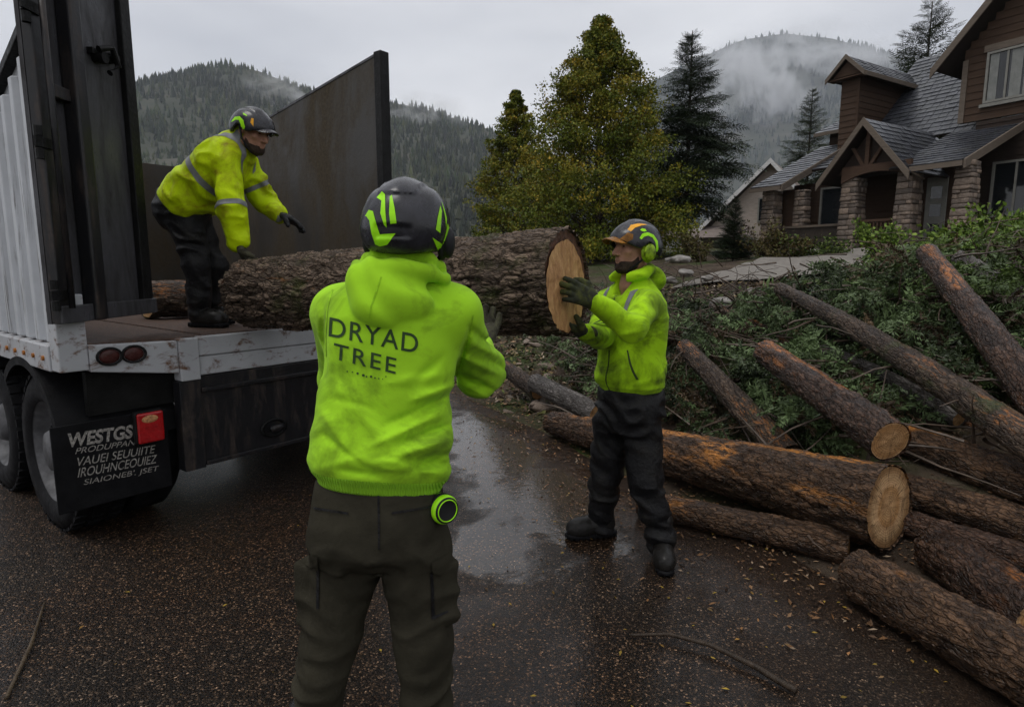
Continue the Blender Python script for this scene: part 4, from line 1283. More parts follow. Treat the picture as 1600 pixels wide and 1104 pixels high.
def hoodieA(P):
    q = P - baseA.astype(np.float32)
    t, x, yy = q @ uA.astype(np.float32), q @ rA.astype(np.float32), q @ fA.astype(np.float32)
    d = loft(P, baseA, rA, fA, uA, sA, 2.5, 0.02)
    arm = smin(rc(P, shR, elR, 0.083, 0.072), rc(P, elR, wrR, 0.071, 0.044), 0.02)
    arm = smin(arm, rc(P, W(650, 465, 1.72), shR, 0.07, 0.075), 0.05)
    arml = smin(rc(P, shL, elL, 0.078, 0.062), rc(P, elL, wrL, 0.062, 0.043), 0.02)
    d = smin(smin(d, arm, 0.030), arml, 0.05)
    # hood lying on the shoulders, with its roll round the neck
    hoodc = W(608, 458, 1.600)
    hood = ell(P, hoodc, (0.118, 0.050, 0.078), np.stack([nrm(rA - 0.28 * uA), fA, nrm(uA + 0.28 * rA)]))
    hood = smin(hood, ell(P, W(588, 487, 1.582), (0.055, 0.035, 0.035), np.stack([rA, fA, uA])), 0.05)
    rn = P - neckA.astype(np.float32)
    rx, ry, rz = rn @ rA.astype(np.float32), rn @ fA.astype(np.float32), rn @ uA.astype(np.float32)
    ring = np.sqrt((np.sqrt((rx * 0.95) ** 2 + (ry * 1.05 + 0.008) ** 2) - 0.082) ** 2 + (rz - 0.008 + 0.25 * ry) ** 2) - 0.026
    roll2 = np.sqrt((np.sqrt((rx * 0.86 + 0.004) ** 2 + (ry + 0.03) ** 2) - 0.098) ** 2 + (rz + 0.022 + 0.12 * ry) ** 2) - 0.022
    hood = smin(hood, ring, 0.016)
    hood = smin(hood, smax(roll2, ry - 0.02, 0.03), 0.014)
    hr = np.sqrt(((P - W(650, 418, 1.62)) ** 2).sum(1))
    hood = hood + 0.0040 * np.sin(hr * 100 + 2.2 * vnoise(P * 9, 5)) * sstep(0.05, 0.02, np.abs(hood))
    d = smin(d, hood, 0.007)
    # hollow where the neck comes out
    d = smax(d, -rc(P, neckA - uA * 0.01, neckA + uA * 0.12, 0.066, 0.074), 0.012)
    # folds
    wq = np.stack([x * 2.6 + t * 3.0, yy * 3, t * 15 - x * 5], -1)
    fold = vnoise(wq + 0.8 * np.stack([vnoise(P * 5, 7)] * 3, -1), 1)
    fold = 1 - np.abs(fold) * 2.0
    low = sstep(0.36, 0.03, t)
    d = d - 0.008 * fold * (0.12 + 0.88 * low) * sstep(0.0, 0.05, t) * sstep(0.62, 0.45, t)
    d = d - 0.005 * vnoise(P * np.array([6, 6, 9], np.float32), 9) * sstep(0.05, 0.12, t)
    # pulls and creases across the back
    d = d - crease_field(P) * np.maximum(sstep(0.03, -0.03, yy), sstep(0.15, 0.19, x) * sstep(0.40, 0.32, yy))
    # sleeve creases bunching round the elbow
    ael = np.sqrt(((P - elR) ** 2).sum(1))
    side = sstep(0.16, 0.20, x)
    ca = (P - elR.astype(np.float32)) @ nrm(wrR - elR).astype(np.float32)
    d = d - 0.009 * np.sin(ca * 95 + 3 * vnoise(P * 11, 2)) * sstep(0.28, 0.05, ael) * side * sstep(-0.03, 0.06, ca)
    d = d - 0.005 * (1 - 2 * np.abs(vnoise(P * np.array([13, 13, 7], np.float32) + 4, 3))) * sstep(0.25, 0.06, ael) * side
    # ribbed hem
    rib = sstep(0.022, 0.0, np.abs(t - 0.018))
    d = d + 0.008 * rib * sstep(0.04, 0.0, t)
    cuff = sstep(0.05, 0.02, np.sqrt(((P - wrR) ** 2).sum(1)))
    return d + 0.004 * cuff
oA, VA, FA = add_sdf('hoodie', hoodieA, W(625, 590, 1.90), (0.37, 0.52, 0.39), 0.0062, MT['hoodie'], pa)
bvA = bvh_of(VA, FA)
# ribbed hem, armhole and hood seams
t = NT('ribbed_knit')
wvn = t.n.new('ShaderNodeTexWave'); wvn.inputs['Scale'].default_value = 42; wvn.inputs['Distortion'].default_value = 0.6
t.l.new(t.coord(), wvn.inputs['Vector'])
t.set('Base Color', t.ramp(t.noise(9, 5), [(0.3, (0.25, 0.55, 0.012)), (0.7, (0.31, 0.68, 0.015))])).set('Roughness', 0.9)
t.bump(wvn.outputs['Fac'], 0.8, 0.006)
V_, F_ = cut_band(VA, FA, [(baseA + uA * 0.036, -uA)], 0.0015, lambda c: (c - baseA) @ uA < 0.06)
obj('hem_band', V_, F_, t.m, oA)
MT['seam'] = plain('shadowed_stitching', (0.27, 0.54, 0.016), 0.9, 0.3, 60)
def seam(pts, w=0.0032):
    Y_ = 1.30
    o_ = W(pts[0][0], pts[0][1], Y_)
    q_ = np.array([(W(a_, b_, Y_) - o_)[[0, 2]] for a_, b_ in pts])
    w = w * Y_ / 1.55
    V2, F2 = [], []
    for i in range(len(q_)):
        dd_ = q_[min(i + 1, len(q_) - 1)] - q_[max(i - 1, 0)]
        n_ = np.array([-dd_[1], dd_[0]]) / (np.linalg.norm(dd_) + 1e-9) * w / 2
        V2 += [q_[i] + n_, q_[i] - n_]
        if i: F2.append((2 * i - 2, 2 * i - 1, 2 * i + 1, 2 * i))
    V_, F_ = decal(np.array(V2), F2, o_, (1, 0, 0), (0, 0, 1), (0, 1, 0), bvA, 0.012, 0.0012, EYE)
    if len(F_): obj('seam', V_, F_, MT['seam'], oA)
seam([(739, 492), (734, 520), (725, 552), (715, 580), (711, 600)])
seam([(596, 432), (588, 455), (580, 478), (577, 497)])
seam([(520, 452), (512, 480), (509, 520), (510, 556)])
# back print
def print_text(s, x0, y0, x1, y1, hpx, bold=0.0, spacing=1.0):
    Vt, Ft = text_mesh(s, 1.0, spacing, bold)
    lo, hi = Vt.min(0), Vt.max(0)
    k = 1.52 / FPX
    L = math.hypot(x1 - x0, y1 - y0) * k
    Vt = np.stack([(Vt[:, 0] - lo[0]) / (hi[0] - lo[0]) * L, (Vt[:, 1] - lo[1]) / (hi[1] - lo[1]) * hpx * k], -1)
    o_ = W(x0, y0, 1.35)
    end = W(x1, y1, 1.35)
    ax = nrm(end - o_); az = nrm(np.array([0.10, 0, 1.0]))
    sc = np.linalg.norm(end - o_) / L
    Vt = Vt * sc
    return Vt, Ft, o_, ax, az
def view_decal(name, Vt, Ft, o_, ax, az, bv, mat, parent, maxlen=0.010, off=0.0015, toward=None):
    c = o_ + ax * Vt[:, 0].mean() + az * Vt[:, 1].mean()
    d = nrm(c - EYE) if toward is None else toward
    V_, F_ = decal(Vt, Ft, o_, ax, az, d, bv, maxlen, off, EYE)
    return obj(name, V_, F_, mat, parent)
for s, a in (('DRYAD', (514, 525, 652, 552, 30, 0.006, 1.1)), ('TREE', (521, 560, 618, 584, 25, 0.006, 1.2))):
    view_decal('back_print', *print_text(s, *a), bvA, MT['print'], oA)
m = MB()
for k, (px_, py_, rr) in enumerate(((543, 580, 1.5), (551, 581, 1.3), (559, 583, 2.2), (568, 586, 2.6), (573, 588, 1.6), (580, 588, 2.2), (586, 590, 1.6), (592, 591, 1.3), (603, 588, 1.2), (598, 592, 1.0))):
    Vt = np.array([[math.cos(a_) * rr * 0.00145, math.sin(a_) * rr * 0.00145] for a_ in np.linspace(0, 6.28, 9)[:-1]])
    V_, F_ = decal(Vt, [tuple(range(8))], W(px_, py_, 1.35), (1, 0, 0), (0, 0, 1), nrm(W(px_, py_, 1.35) - EYE), bvA, 0.02)
    m.add(V_, F_)
m.build('back_print', MT['print'], oA, False)

# trousers
hipA = W(594, 800, 1.66)
legsA = [[W(545, 850, 1.655), W(517, 985, 1.655), None], [W(648, 850, 1.655), W(662, 985, 1.655), None]]
for l, pxb in zip(legsA, (494, 667)):
    b = W(pxb, 1104, 1.655)
    dd = nrm(b - l[1])
    l[2] = b + dd * ((b[2] - 0.09) / -dd[2])
def trousersA(P):
    k = 1.66 / FPX
    d = loft(P, W(595, 870, 1.66), np.array([1, 0, 0.]), np.array([0, 1, 0.]), Z3,
             sorted([((W(595, py, 1.66) - W(595, 870, 1.66))[2], (cx - 595) * k, 0, hw * k, hd) for py, cx, hw, hd in ((735, 596, 98, 0.125), (765, 595, 103, 0.132), (800, 594, 108, 0.142), (840, 593, 112, 0.145), (862, 593, 108, 0.12))]), 2.5, 0.03)
    for l, s in zip(legsA, (-1, 1)):
        lg = smin(rc(P, l[0], l[1], 0.098, 0.080), rc(P, l[1], l[2], 0.080, 0.066), 0.03)
        d = smin(d, lg, 0.022)
        pk = W(499 if s < 0 else 688, 915, 1.67)
        R = np.stack([nrm(np.array([1, 0.55 * s, 0])), nrm(np.array([-0.55 * s, 1, 0])), Z3])
        q = np.abs((P - pk.astype(np.float32)) @ R.T.astype(np.float32)) - np.array([0.018, 0.055, 0.080], np.float32)
        pb = np.linalg.norm(np.maximum(q, 0), axis=1) + np.minimum(q.max(1), 0) - 0.012
        d = smin(d, pb, 0.006)
        q2 = np.abs((P - (pk + Z3 * 0.068).astype(np.float32)) @ R.T.astype(np.float32)) - np.array([0.023, 0.060, 0.020], np.float32)
        d = smin(d, np.linalg.norm(np.maximum(q2, 0), axis=1) + np.minimum(q2.max(1), 0) - 0.006, 0.004)
    seam = sstep(0.006, 0.0, np.abs(P[:, 0] - W(592, 800, 1.6)[0])) * sstep(1.66, 1.60, P[:, 1]) * 0.003
    z = P[:, 2]
    fz = 1 - 2 * np.abs(vnoise(np.stack([P[:, 0] * 5 + z * 4, P[:, 1] * 5, z * 13], -1) + 0.6 * np.stack([vnoise(P * 6, 1)] * 3, -1), 4))
    d = d - 0.009 * fz * (0.4 + 0.6 * sstep(-0.4, 0.4, vnoise(P * 4.5, 19))) * sstep(0.85, 0.70, z)
    d = d - 0.005 * (1 - 2 * np.abs(vnoise(np.stack([P[:, 0] * 4, P[:, 1] * 4, z * 20], -1), 14))) * sstep(0.45, 0.2, z)
    crotch = np.sqrt(((P - W(592, 868, 1.62)) ** 2).sum(1))
    d = d - 0.005 * np.sin(crotch * 120 + 2 * vnoise(P * 8, 8)) * sstep(0.20, 0.06, crotch)
    return d + seam - 0.002 * vnoise(P * 30, 6)
oT, VT, FT = add_sdf('trousers', trousersA, W(594, 1010, 1.66), (0.34, 0.24, 0.56), 0.0068, MT['khaki'], pa)
bvT = bvh_of(VT, FT)
for x0, y0, x1, y1 in ((492, 795, 545, 803), (612, 803, 672, 793)):                       # welt pockets
    Vt = np.array([[0, 0], [1, 0], [1, 1], [0, 1]], float)
    a_, b_ = W(x0, y0, 1.4), W(x1, y1, 1.4)
    L_ = np.linalg.norm(b_ - a_)
    Vt = Vt * np.array([L_, 0.006])
    view_decal('pocket_welt', Vt, [(0, 1, 2, 3)], a_, nrm(b_ - a_), Z3, bvT, MT['black_cloth'], oT, 0.015, 0.004)
Y_ = 1.40
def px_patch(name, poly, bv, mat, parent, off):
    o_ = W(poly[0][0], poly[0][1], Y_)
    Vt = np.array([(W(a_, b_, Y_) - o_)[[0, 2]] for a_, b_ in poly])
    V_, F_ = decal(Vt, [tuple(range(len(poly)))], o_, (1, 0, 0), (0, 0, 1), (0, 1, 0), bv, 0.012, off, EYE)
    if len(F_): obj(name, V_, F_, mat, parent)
px_patch('pocket_flap', [(672, 878), (702, 862), (706, 884), (690, 898), (675, 892)], bvT, MT['khaki'], oT, 0.007)
px_patch('pocket_edge', [(672, 893), (676, 893), (679, 966), (674, 966)], bvT, MT['black_cloth'], oT, 0.003)  # dark edge strips: stitching with the pocket's shade line painted in
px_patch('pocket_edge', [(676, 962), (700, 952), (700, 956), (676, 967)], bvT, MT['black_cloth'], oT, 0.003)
px_patch('pocket_flap', [(478, 862), (498, 868), (499, 888), (477, 884)], bvT, MT['khaki'], oT, 0.007)
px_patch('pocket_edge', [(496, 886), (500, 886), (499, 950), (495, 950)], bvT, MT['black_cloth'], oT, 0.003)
px_patch('seat_seam', [(590, 768), (593, 768), (594, 858), (591, 858)], bvT, MT['black_cloth'], oT, 0.002)
for l in legsA:
    up, so, bc = boot_sdf(l[2], (0.05, 1), 0.0)
    o_, _, _ = add_sdf('boot', up, bc, (0.22, 0.24, 0.15), 0.007, MT['boot'], pa)
    add_sdf('sole', so, bc - Z3 * 0.08, (0.22, 0.24, 0.07), 0.006, MT['rubber'], o_)
for wr, el, th, nm in ((wrR, elR, (-1, 0, 0), 0), (wrL, elL, (1, 0, 0), 1)):
    fw = nrm(np.array([0.12 if nm == 0 else 0.05, 0.75, 0.45]))
    fn, cc, hh = glove_sdf(wr + nrm(wr - el) * 0.02, fw, np.array([0, -0.5, 0.9]), th, 0.25, 1.12)
    add_sdf('glove', fn, cc, hh, 0.0045, MT['glove_tan'], pa)
RA = np.stack([nrm(np.array([0.99, -0.10, 0.0])), nrm(np.array([0.10, 0.99, -0.06])), nrm(np.array([0.03, 0.06, 1.0]))])
RA[0] = nrm(np.cross(RA[1], RA[2])); RA[2] = np.cross(RA[0], RA[1])
cA = W(637, 364, 1.70)
hf, LA = head_sdf(cA, RA)
skin_body(pa, hf, (LA(0, -0.02, -0.05), neckA - uA * 0.08, 0.058, 0.066), (shL, shR), hipA, [[shL, elL, wrL], [shR, elR, wrR]],
          [[l[0], l[1], l[2]] for l in legsA], W(600, 800, 1.82), (0.36, 0.55, 0.98), 0.0085)
hairA = lambda P: smax(smax(hf(P) - 0.006, ((P - LA(0, -0.01, 0).astype(np.float32)) @ RA[1].astype(np.float32)), 0.01), (P - LA(0, 0, -0.055).astype(np.float32)) @ -RA[2].astype(np.float32), 0.006)
add_sdf('hair', hairA, LA(0, -0.03, 0), 0.14, 0.005, MT['beard'], pa)
hA, bvH, LHA, VH, FH = helmet(pa, cA, RA, 'plain')
zpx = lambda pts: [((x / 6.135 + 540), (y / 6.135 + 260)) for x, y in pts]
for poly in ([(425, 290), (445, 275), (470, 400), (490, 545), (430, 550), (418, 450)],
             [(300, 300), (350, 240), (380, 265), (382, 420), (395, 585), (370, 560), (335, 450), (345, 330)],
             [(190, 475), (225, 418), (265, 430), (300, 560), (330, 650), (480, 640), (400, 750), (330, 765), (285, 745), (250, 640), (230, 520), (205, 482)],
             [(905, 375), (920, 430), (905, 640), (862, 605), (880, 490)],
             [(915, 330), (940, 395), (968, 500), (960, 590), (950, 480)],
             [(975, 545), (992, 590), (985, 700), (940, 828), (890, 822), (830, 680), (925, 745), (955, 650)]):
    pp = zpx(poly)
    Y_ = 1.40
    o_ = W(pp[0][0], pp[0][1], Y_)
    Vt = np.array([(W(a_, b_, Y_) - o_)[[0, 2]] for a_, b_ in pp])
    V_, F_ = decal(Vt, [tuple(range(len(pp)))], o_, (1, 0, 0), (0, 0, 1), nrm(W(637, 345, Y_) - EYE), bvH, 0.006, 0.0012, EYE)
    if len(F_): obj('sticker', V_, F_, MT['sticker'], hA)
# tape measure clipped at the belt
tc_ = W(692, 794, 1.60)
tm = thing('tape_measure', 'lime and black tape measure clipped on the belt of the worker seen from behind', 'tape measure', tc_)
TD = nrm(np.array([0.62, -0.78, 0.05])); tx, ty, _ = frame_of(TD)
def tape_part(name, prof, mat):
    V_, F_ = lathe(prof, 32, 2)
    V_ = [tc_ + tx * v[0] + ty * v[1] + TD * v[2] for v in V_]
    obj(name, V_, F_, mat, tm)
tape_part('case', [(-0.030, 0.0), (-0.030, 0.032), (-0.024, 0.038), (0.012, 0.040), (0.020, 0.036), (0.022, 0.030)], MT['sticker'])
tape_part('bumper_ring', [(-0.012, 0.039), (-0.010, 0.0415), (0.002, 0.0415), (0.004, 0.039)], MT['shell_matte'])
tape_part('face_disc', [(0.0205, 0.0358), (0.025, 0.034), (0.022, 0.026), (0.021, 0.0)], MT['shell_matte'])
tape_part('face_ring', [(0.0245, 0.0310), (0.0262, 0.0300), (0.0262, 0.0285), (0.0240, 0.028)], MT['sticker'])

# ============ the worker at the end of the log
pb = thing('person', 'bearded worker standing side-on in muddy lime zip hoodie, hands on the log end', 'person', (0.61, 3.15, 0))
fB = nrm([-0.855, -0.515, 0]); rB = np.array([fB[1], -fB[0], 0])
baseB = W(984, 613, 3.13); topB = W(990, 432, 3.14)
uB = nrm(topB - baseB); rB = nrm(rB - uB * (rB @ uB)); fB = np.cross(uB, rB)
kB = np.linalg.norm(topB - baseB)
sB = [(0.0, 0, 0, 0.172, 0.138), (0.03, 0, 0, 0.182, 0.146), (0.07, 0, 0.0, 0.188, 0.152), (0.16, 0, 0, 0.180, 0.144), (0.28, 0, 0.005, 0.186, 0.138), (0.40, 0, 0.005, 0.200, 0.138), (0.47, 0, 0, 0.192, 0.124), (0.52, 0, 0, 0.165, 0.105), (0.565, 0, 0, 0.095, 0.085), (0.60, 0, 0.01, 0.075, 0.075)]
shBl, elBl, wrBl = W(1012, 474, 2.98), W(985, 513, 2.78), W(928, 470, 2.70)
shBr, elBr, wrBr = W(950, 474, 3.26), W(938, 525, 3.02), W(914, 519, 2.84)
neckB = W(988, 428, 3.13)
def hoodieB(P):
    q = P - baseB.astype(np.float32)
    t, x, yy = q @ uB.astype(np.float32), q @ rB.astype(np.float32), q @ fB.astype(np.float32)
    d = loft(P, baseB, rB, fB, uB, sB, 2.4, 0.02)
    al = smin(rc(P, shBl, elBl, 0.070, 0.058), rc(P, elBl, wrBl, 0.057, 0.040), 0.02)
    ar = smin(rc(P, shBr, elBr, 0.075, 0.062), rc(P, elBr, wrBr, 0.062, 0.042), 0.02)
    d = smin(smin(d, al, 0.03), ar, 0.03)
    rn = P - neckB.astype(np.float32)
    rx, ry, rz = rn @ rB.astype(np.float32), rn @ fB.astype(np.float32), rn @ uB.astype(np.float32)
    ring = np.sqrt((np.sqrt(rx ** 2 + (ry - 0.005) ** 2) - 0.085) ** 2 + (rz - 0.005 + 0.32 * ry) ** 2) - 0.028
    hood = ell(P, neckB - fB * 0.115 - uB * 0.03, (0.105, 0.055, 0.070), np.stack([rB, fB, uB]))
    d = smin(d, smin(ring, hood, 0.03), 0.012)
    d = smax(d, -rc(P, neckB - uB * 0.02, neckB + uB * 0.12, 0.060, 0.072), 0.01)
    wv = smax(-(yy - 0.0), np.abs(x) - 0.012 - 0.35 * np.clip(t - 0.46, 0, 1), 0.01)
    d = smax(d, -smax(wv, 0.50 - t, 0.01), 0.008)                                     # open collar
    ea = np.sqrt(((P - elBl) ** 2).sum(1))
    fo = 1 - 2 * np.abs(vnoise(np.stack([x * 5 + t * 5, yy * 5, t * 13], -1) + 0.7 * np.stack([vnoise(P * 7, 2)] * 3, -1), 31))
    d = d - 0.013 * fo * (0.35 + 0.65 * sstep(0.28, 0.05, t)) * sstep(0.03, 0.08, t)
    d = d - 0.013 * (1 - 2 * np.abs(vnoise(P * np.array([9, 13, 13], np.float32), 33))) * sstep(0.26, 0.08, ea)
    d = d - 0.0045 * vnoise(P * 13, 35)
    d = d + 0.008 * sstep(0.045, 0.035, t)
    pk = smax(np.abs((yy - 0.10) + (t - 0.20) * 0.45) - 0.0035, np.abs(t - 0.17) - 0.075, 0.004)
    return d
oB, VB, FB = add_sdf('hoodie', hoodieB, W(965, 520, 3.0), (0.40, 0.50, 0.38), 0.0075, MT['hoodie_b'], pb)
bvB = bvh_of(VB, FB)
for sx in (-1, 1):
    p0, p1 = sx * 0.078, sx * 0.108
    lo_, hi_ = min(p0, p1), max(p0, p1)
    V_, F_ = cut_band(VB, FB, [(baseB + rB * lo_, rB), (baseB + rB * hi_, -rB), (baseB + fB * -0.02, fB), (baseB + uB * 0.34, uB)], 0.002,
                      lambda c: (np.abs((c - baseB) @ rB) < 0.15) & ((c - baseB) @ fB > -0.05) & ((c - baseB) @ fB < 0.18) & ((c - baseB) @ uB > 0.3) & (np.linalg.norm(c - neckB, axis=1) > 0.135))
    if len(F_): obj('reflective_tape', V_, F_, MT['reflect'], oB)
dz = -fB
zo = baseB + fB * 0.5
Vt = np.array([[-0.004, 0.02], [0.004, 0.02], [0.004, 0.50], [-0.004, 0.50]])
V_, F_ = decal(Vt, [(0, 1, 2, 3)], zo, rB, uB, -fB, bvB, 0.02, 0.002)
obj('zip', V_, F_, MT['zip'], oB)
for sx in (-1, 1):
    Vt = np.array([[sx * 0.105, 0.24], [sx * 0.112, 0.24], [sx * 0.165, 0.10], [sx * 0.155, 0.10]])
    V_, F_ = decal(Vt, [(0, 1, 2, 3)], zo, rB, uB, -fB, bvB, 0.02, 0.002)
    if len(F_): obj('pocket_edge', V_, F_, MT['zip'], oB)
m = MB()
for (cx, cy, rx_, ry_) in ((-0.052, 0.372, 0.011, 0.006), (-0.047, 0.388, 0.007, 0.007), (-0.060, 0.356, 0.008, 0.007), (-0.045, 0.354, 0.006, 0.008)):
    Vt = np.array([[cx + rx_ * math.cos(a_), cy + ry_ * math.sin(a_)] for a_ in np.linspace(0, 6.28, 11)[:-1]])
    V_, F_ = decal(Vt, [tuple(range(10))], zo, rB, uB, -fB, bvB, 0.02, 0.002)
    m.add(V_, F_)
m.build('chest_emblem', MT['print'], oB, False)
legB = [[W(1002, 652, 3.07), W(1008, 752, 3.01), W(1034, 845, 3.0)], [W(957, 652, 3.20), W(946, 748, 3.20), W(940, 818, 3.27)]]
hipB = W(982, 625, 3.13)
def trousersB(P):
    d = loft(P, W(982, 660, 3.13), rB, fB, uB, [(-0.03, 0, 0, 0.17, 0.12), (0.04, 0, 0, 0.185, 0.145), (0.10, 0, 0, 0.18, 0.14), (0.18, 0, 0, 0.17, 0.13)], 2.4, 0.03)
    for l in legB:
        lg = smin(rc(P, l[0], l[1], 0.096, 0.076), rc(P, l[1], l[2] , 0.076, 0.062), 0.03)
        d = smin(d, lg, 0.02)
    z = P[:, 2]
    fo = 1 - 2 * np.abs(vnoise(np.stack([P[:, 0] * 6 + z * 5, P[:, 1] * 6, z * 14], -1) + 0.7 * np.stack([vnoise(P * 7, 2)] * 3, -1), 41))
    d = d - 0.016 * fo - 0.009 * (1 - 2 * np.abs(vnoise(np.stack([P[:, 0] * 5, P[:, 1] * 5, z * 22], -1), 43))) * sstep(0.45, 0.15, z)
    return d
add_sdf('trousers', trousersB, W(985, 730, 3.12), (0.33, 0.36, 0.50), 0.0085, MT['black_cloth'], pb)
for l, td in zip(legB, ((-0.12, -1), (-1, -0.18))):
    up, so, bc = boot_sdf(l[2], td, 0.0)
    o_, _, _ = add_sdf('boot', up, bc, (0.24, 0.24, 0.15), 0.0065, MT['boot'], pb)
    add_sdf('sole', so, bc - Z3 * 0.08, (0.24, 0.24, 0.07), 0.006, MT['rubber'], o_)
fn, cc, hh = glove_sdf(wrBl - nrm(wrBl - elBl) * 0.005, nrm(W(898, 455, 2.66) - wrBl), np.array([-0.75, 0.55, 0.1]), (0.2, 0, 1.0), 0.38, 0.98)
add_sdf('glove', fn, cc, hh, 0.0045, MT['glove'], pb)
fn, cc, hh = glove_sdf(wrBr, nrm(np.array([-0.8, -0.35, 0.25])), np.array([0, 0.1, 1.0]), (0, -1, 0.2), 0.45, 0.98)
add_sdf('glove', fn, cc, hh, 0.005, MT['glove'], pb)
fH = nrm([-0.90, -0.42, 0.03]); rH = nrm(np.cross(fH, Z3)); RB = np.stack([rH, fH, np.cross(rH, fH)])
cB = W(990, 388, 3.12)
hfB, LBh = head_sdf(cB, RB)
skin_body(pb, hfB, (LBh(0, -0.02, -0.05), neckB - uB * 0.06, 0.054, 0.064), (shBl, shBr), hipB, [[shBl, elBl, wrBl], [shBr, elBr, wrBr]], legB, W(965, 600, 3.0), (0.50, 0.60, 0.92), 0.0055)
def beard_sdf(hf, L, R):
    c0 = L(0, 0.0, -0.062).astype(np.float32)
    def fn(P):
        q = (P - c0) @ R.T.astype(np.float32)
        d = hf(P) - 0.0028 - 0.002 * vnoise(P * 120, 3)
        top = q[:, 2] + 0.004 - 0.9 * np.clip(0.045 - q[:, 1], 0, 0.1)
        d = smax(d, top, 0.006)
        d = smax(d, 0.012 - q[:, 1] - 0.0, 0.006)
        d = smax(d, -ell(P, L(0, 0.10, -0.068), (0.020, 0.03, 0.010), R), 0.004)
        return smax(d, -(q[:, 2] + 0.075), 0.01)
    return fn
add_sdf('beard', beard_sdf(hfB, LBh, RB), LBh(0, 0.04, -0.06), 0.12, 0.0042, MT['beard'], pb)
def face_bits(parent, L, R):
    for s in (-1, 1):
        V_, F_ = tube([L(s * 0.014, 0.098, 0.028), L(s * 0.030, 0.096, 0.033), L(s * 0.050, 0.080, 0.029)], [0.004, 0.005, 0.003], 6)
        obj('eyebrow', V_, F_, MT['beard'], parent)
        c_ = L(s * 0.031, 0.0815, 0.006)
        def ey(P, c_=c_): return ell(P, c_, (0.0085, 0.004, 0.0042), R)
        add_sdf('eye', ey, c_, 0.014, 0.0016, MT['eye'], parent)
face_bits(pb, LBh, RB)
hB, bvHB, LHB, VHB, FHB = helmet(pb, cB, RB, 'amber')
def side_sticker(parent, L, R, bv, poly, mat, s=-1):
    """poly in (forward, up) metres on the helmet's side"""
    Vt = np.array(poly, float)
    V_, F_ = decal(Vt, [tuple(range(len(poly)))], L(s * 0.3, 0, 0), R[1], R[2], -s * R[0], bv, 0.008, 0.0012)
    if len(F_): obj('sticker', V_, F_, mat, parent)
arc = [(0.045, 0.045), (0.030, 0.066), (0.0, 0.074), (-0.035, 0.064), (-0.060, 0.035), (-0.066, -0.005), (-0.056, -0.028), (-0.050, 0.0), (-0.044, 0.028), (-0.025, 0.050), (0.0, 0.058), (0.022, 0.052), (0.036, 0.038)]
side_sticker(hB, LHB, RB, bvHB, arc, MT['sticker'])
side_sticker(hB, LHB, RB, bvHB, [(0.085, 0.085), (0.06, 0.108), (0.02, 0.118), (-0.02, 0.112), (0.02, 0.106), (0.055, 0.094), (0.078, 0.074)], MT['sticker_orange'])
side_sticker(hB, LHB, RB, bvHB, [(0.036, 0.084), (0.024, 0.092), (0.008, 0.090), (0.004, 0.080), (0.018, 0.076), (0.028, 0.078)], MT['sticker'])
side_sticker(hB, LHB, RB, bvHB, [(0.118, 0.040), (0.09, 0.070), (0.07, 0.062), (0.074, 0.038), (0.095, 0.025)], MT['visor'])

# ============ the worker bending in the trailer bed
pc = thing('person', 'worker in yellow hi-vis jacket with grey bands, bending over the log in the trailer', 'person', (-2.05, 4.05, DECK))
YC = 4.0
baseC = W(284, 322, YC); topC = W(380, 226, YC - 0.02)
uC = nrm(topC - baseC)
rC = nrm(np.array([0.12, -1, 0.02])); rC = nrm(rC - uC * (rC @ uC)); fC = np.cross(uC, rC)
LCn = np.linalg.norm(topC - baseC)
sC = [(-0.02, 0, 0, 0.175, 0.140), (0.02, 0, 0, 0.190, 0.150), (0.12, 0, 0, 0.195, 0.155), (0.28, 0, 0, 0.205, 0.150), (0.40, 0, 0, 0.210, 0.145), (0.48, 0, 0, 0.195, 0.125), (LCn - 0.03, 0, 0, 0.13, 0.10), (LCn + 0.02, 0, 0, 0.085, 0.085)]
shCr, elCr, wrCr = W(352, 262, 3.86), W(362, 326, 3.80), W(372, 378, 3.82)
shCl, elCl, wrCl = W(385, 262, 4.16), W(412, 312, 4.22), W(436, 336, 4.18)
neckC = W(384, 222, 3.98)
def jacketC(P):
    q = P - baseC.astype(np.float32)
    t, x, yy = q @ uC.astype(np.float32), q @ rC.astype(np.float32), q @ fC.astype(np.float32)
    d = loft(P, baseC, rC, fC, uC, sC, 2.3, 0.02)
    a1 = smin(rc(P, shCr, elCr, 0.088, 0.074), rc(P, elCr, wrCr, 0.074, 0.058), 0.02)
    a2 = smin(rc(P, shCl, elCl, 0.085, 0.072), rc(P, elCl, wrCl, 0.070, 0.054), 0.02)
    d = smin(smin(d, a1, 0.03), a2, 0.03)
    col = rc(P, neckC - nrm(uC + Z3 * 0.6) * 0.03, neckC + nrm(uC * 0.4 + Z3) * 0.055, 0.092, 0.082)
    d = smin(d, col, 0.014)
    hood = ell(P, neckC - fC * -0.0 - np.array([0.085, 0, 0.0]), (0.07, 0.09, 0.06))
    d = smin(d, hood, 0.02)
    d = smax(d, -rc(P, neckC, neckC + nrm(uC * 0.5 + Z3) * 0.16, 0.062, 0.076), 0.008)
    ea = np.minimum(np.sqrt(((P - elCr) ** 2).sum(1)), np.sqrt(((P - elCl) ** 2).sum(1)))
    fo = 1 - 2 * np.abs(vnoise(np.stack([x * 6, yy * 6 + t * 4, t * 12], -1) + 0.8 * np.stack([vnoise(P * 7, 3)] * 3, -1), 51))
    d = d - 0.011 * fo * sstep(0.02, 0.06, t)
    d = d - 0.010 * (1 - 2 * np.abs(vnoise(P * np.array([10, 10, 17], np.float32), 53))) * sstep(0.26, 0.05, ea)
    return d - 0.004 * vnoise(P * 22, 55)
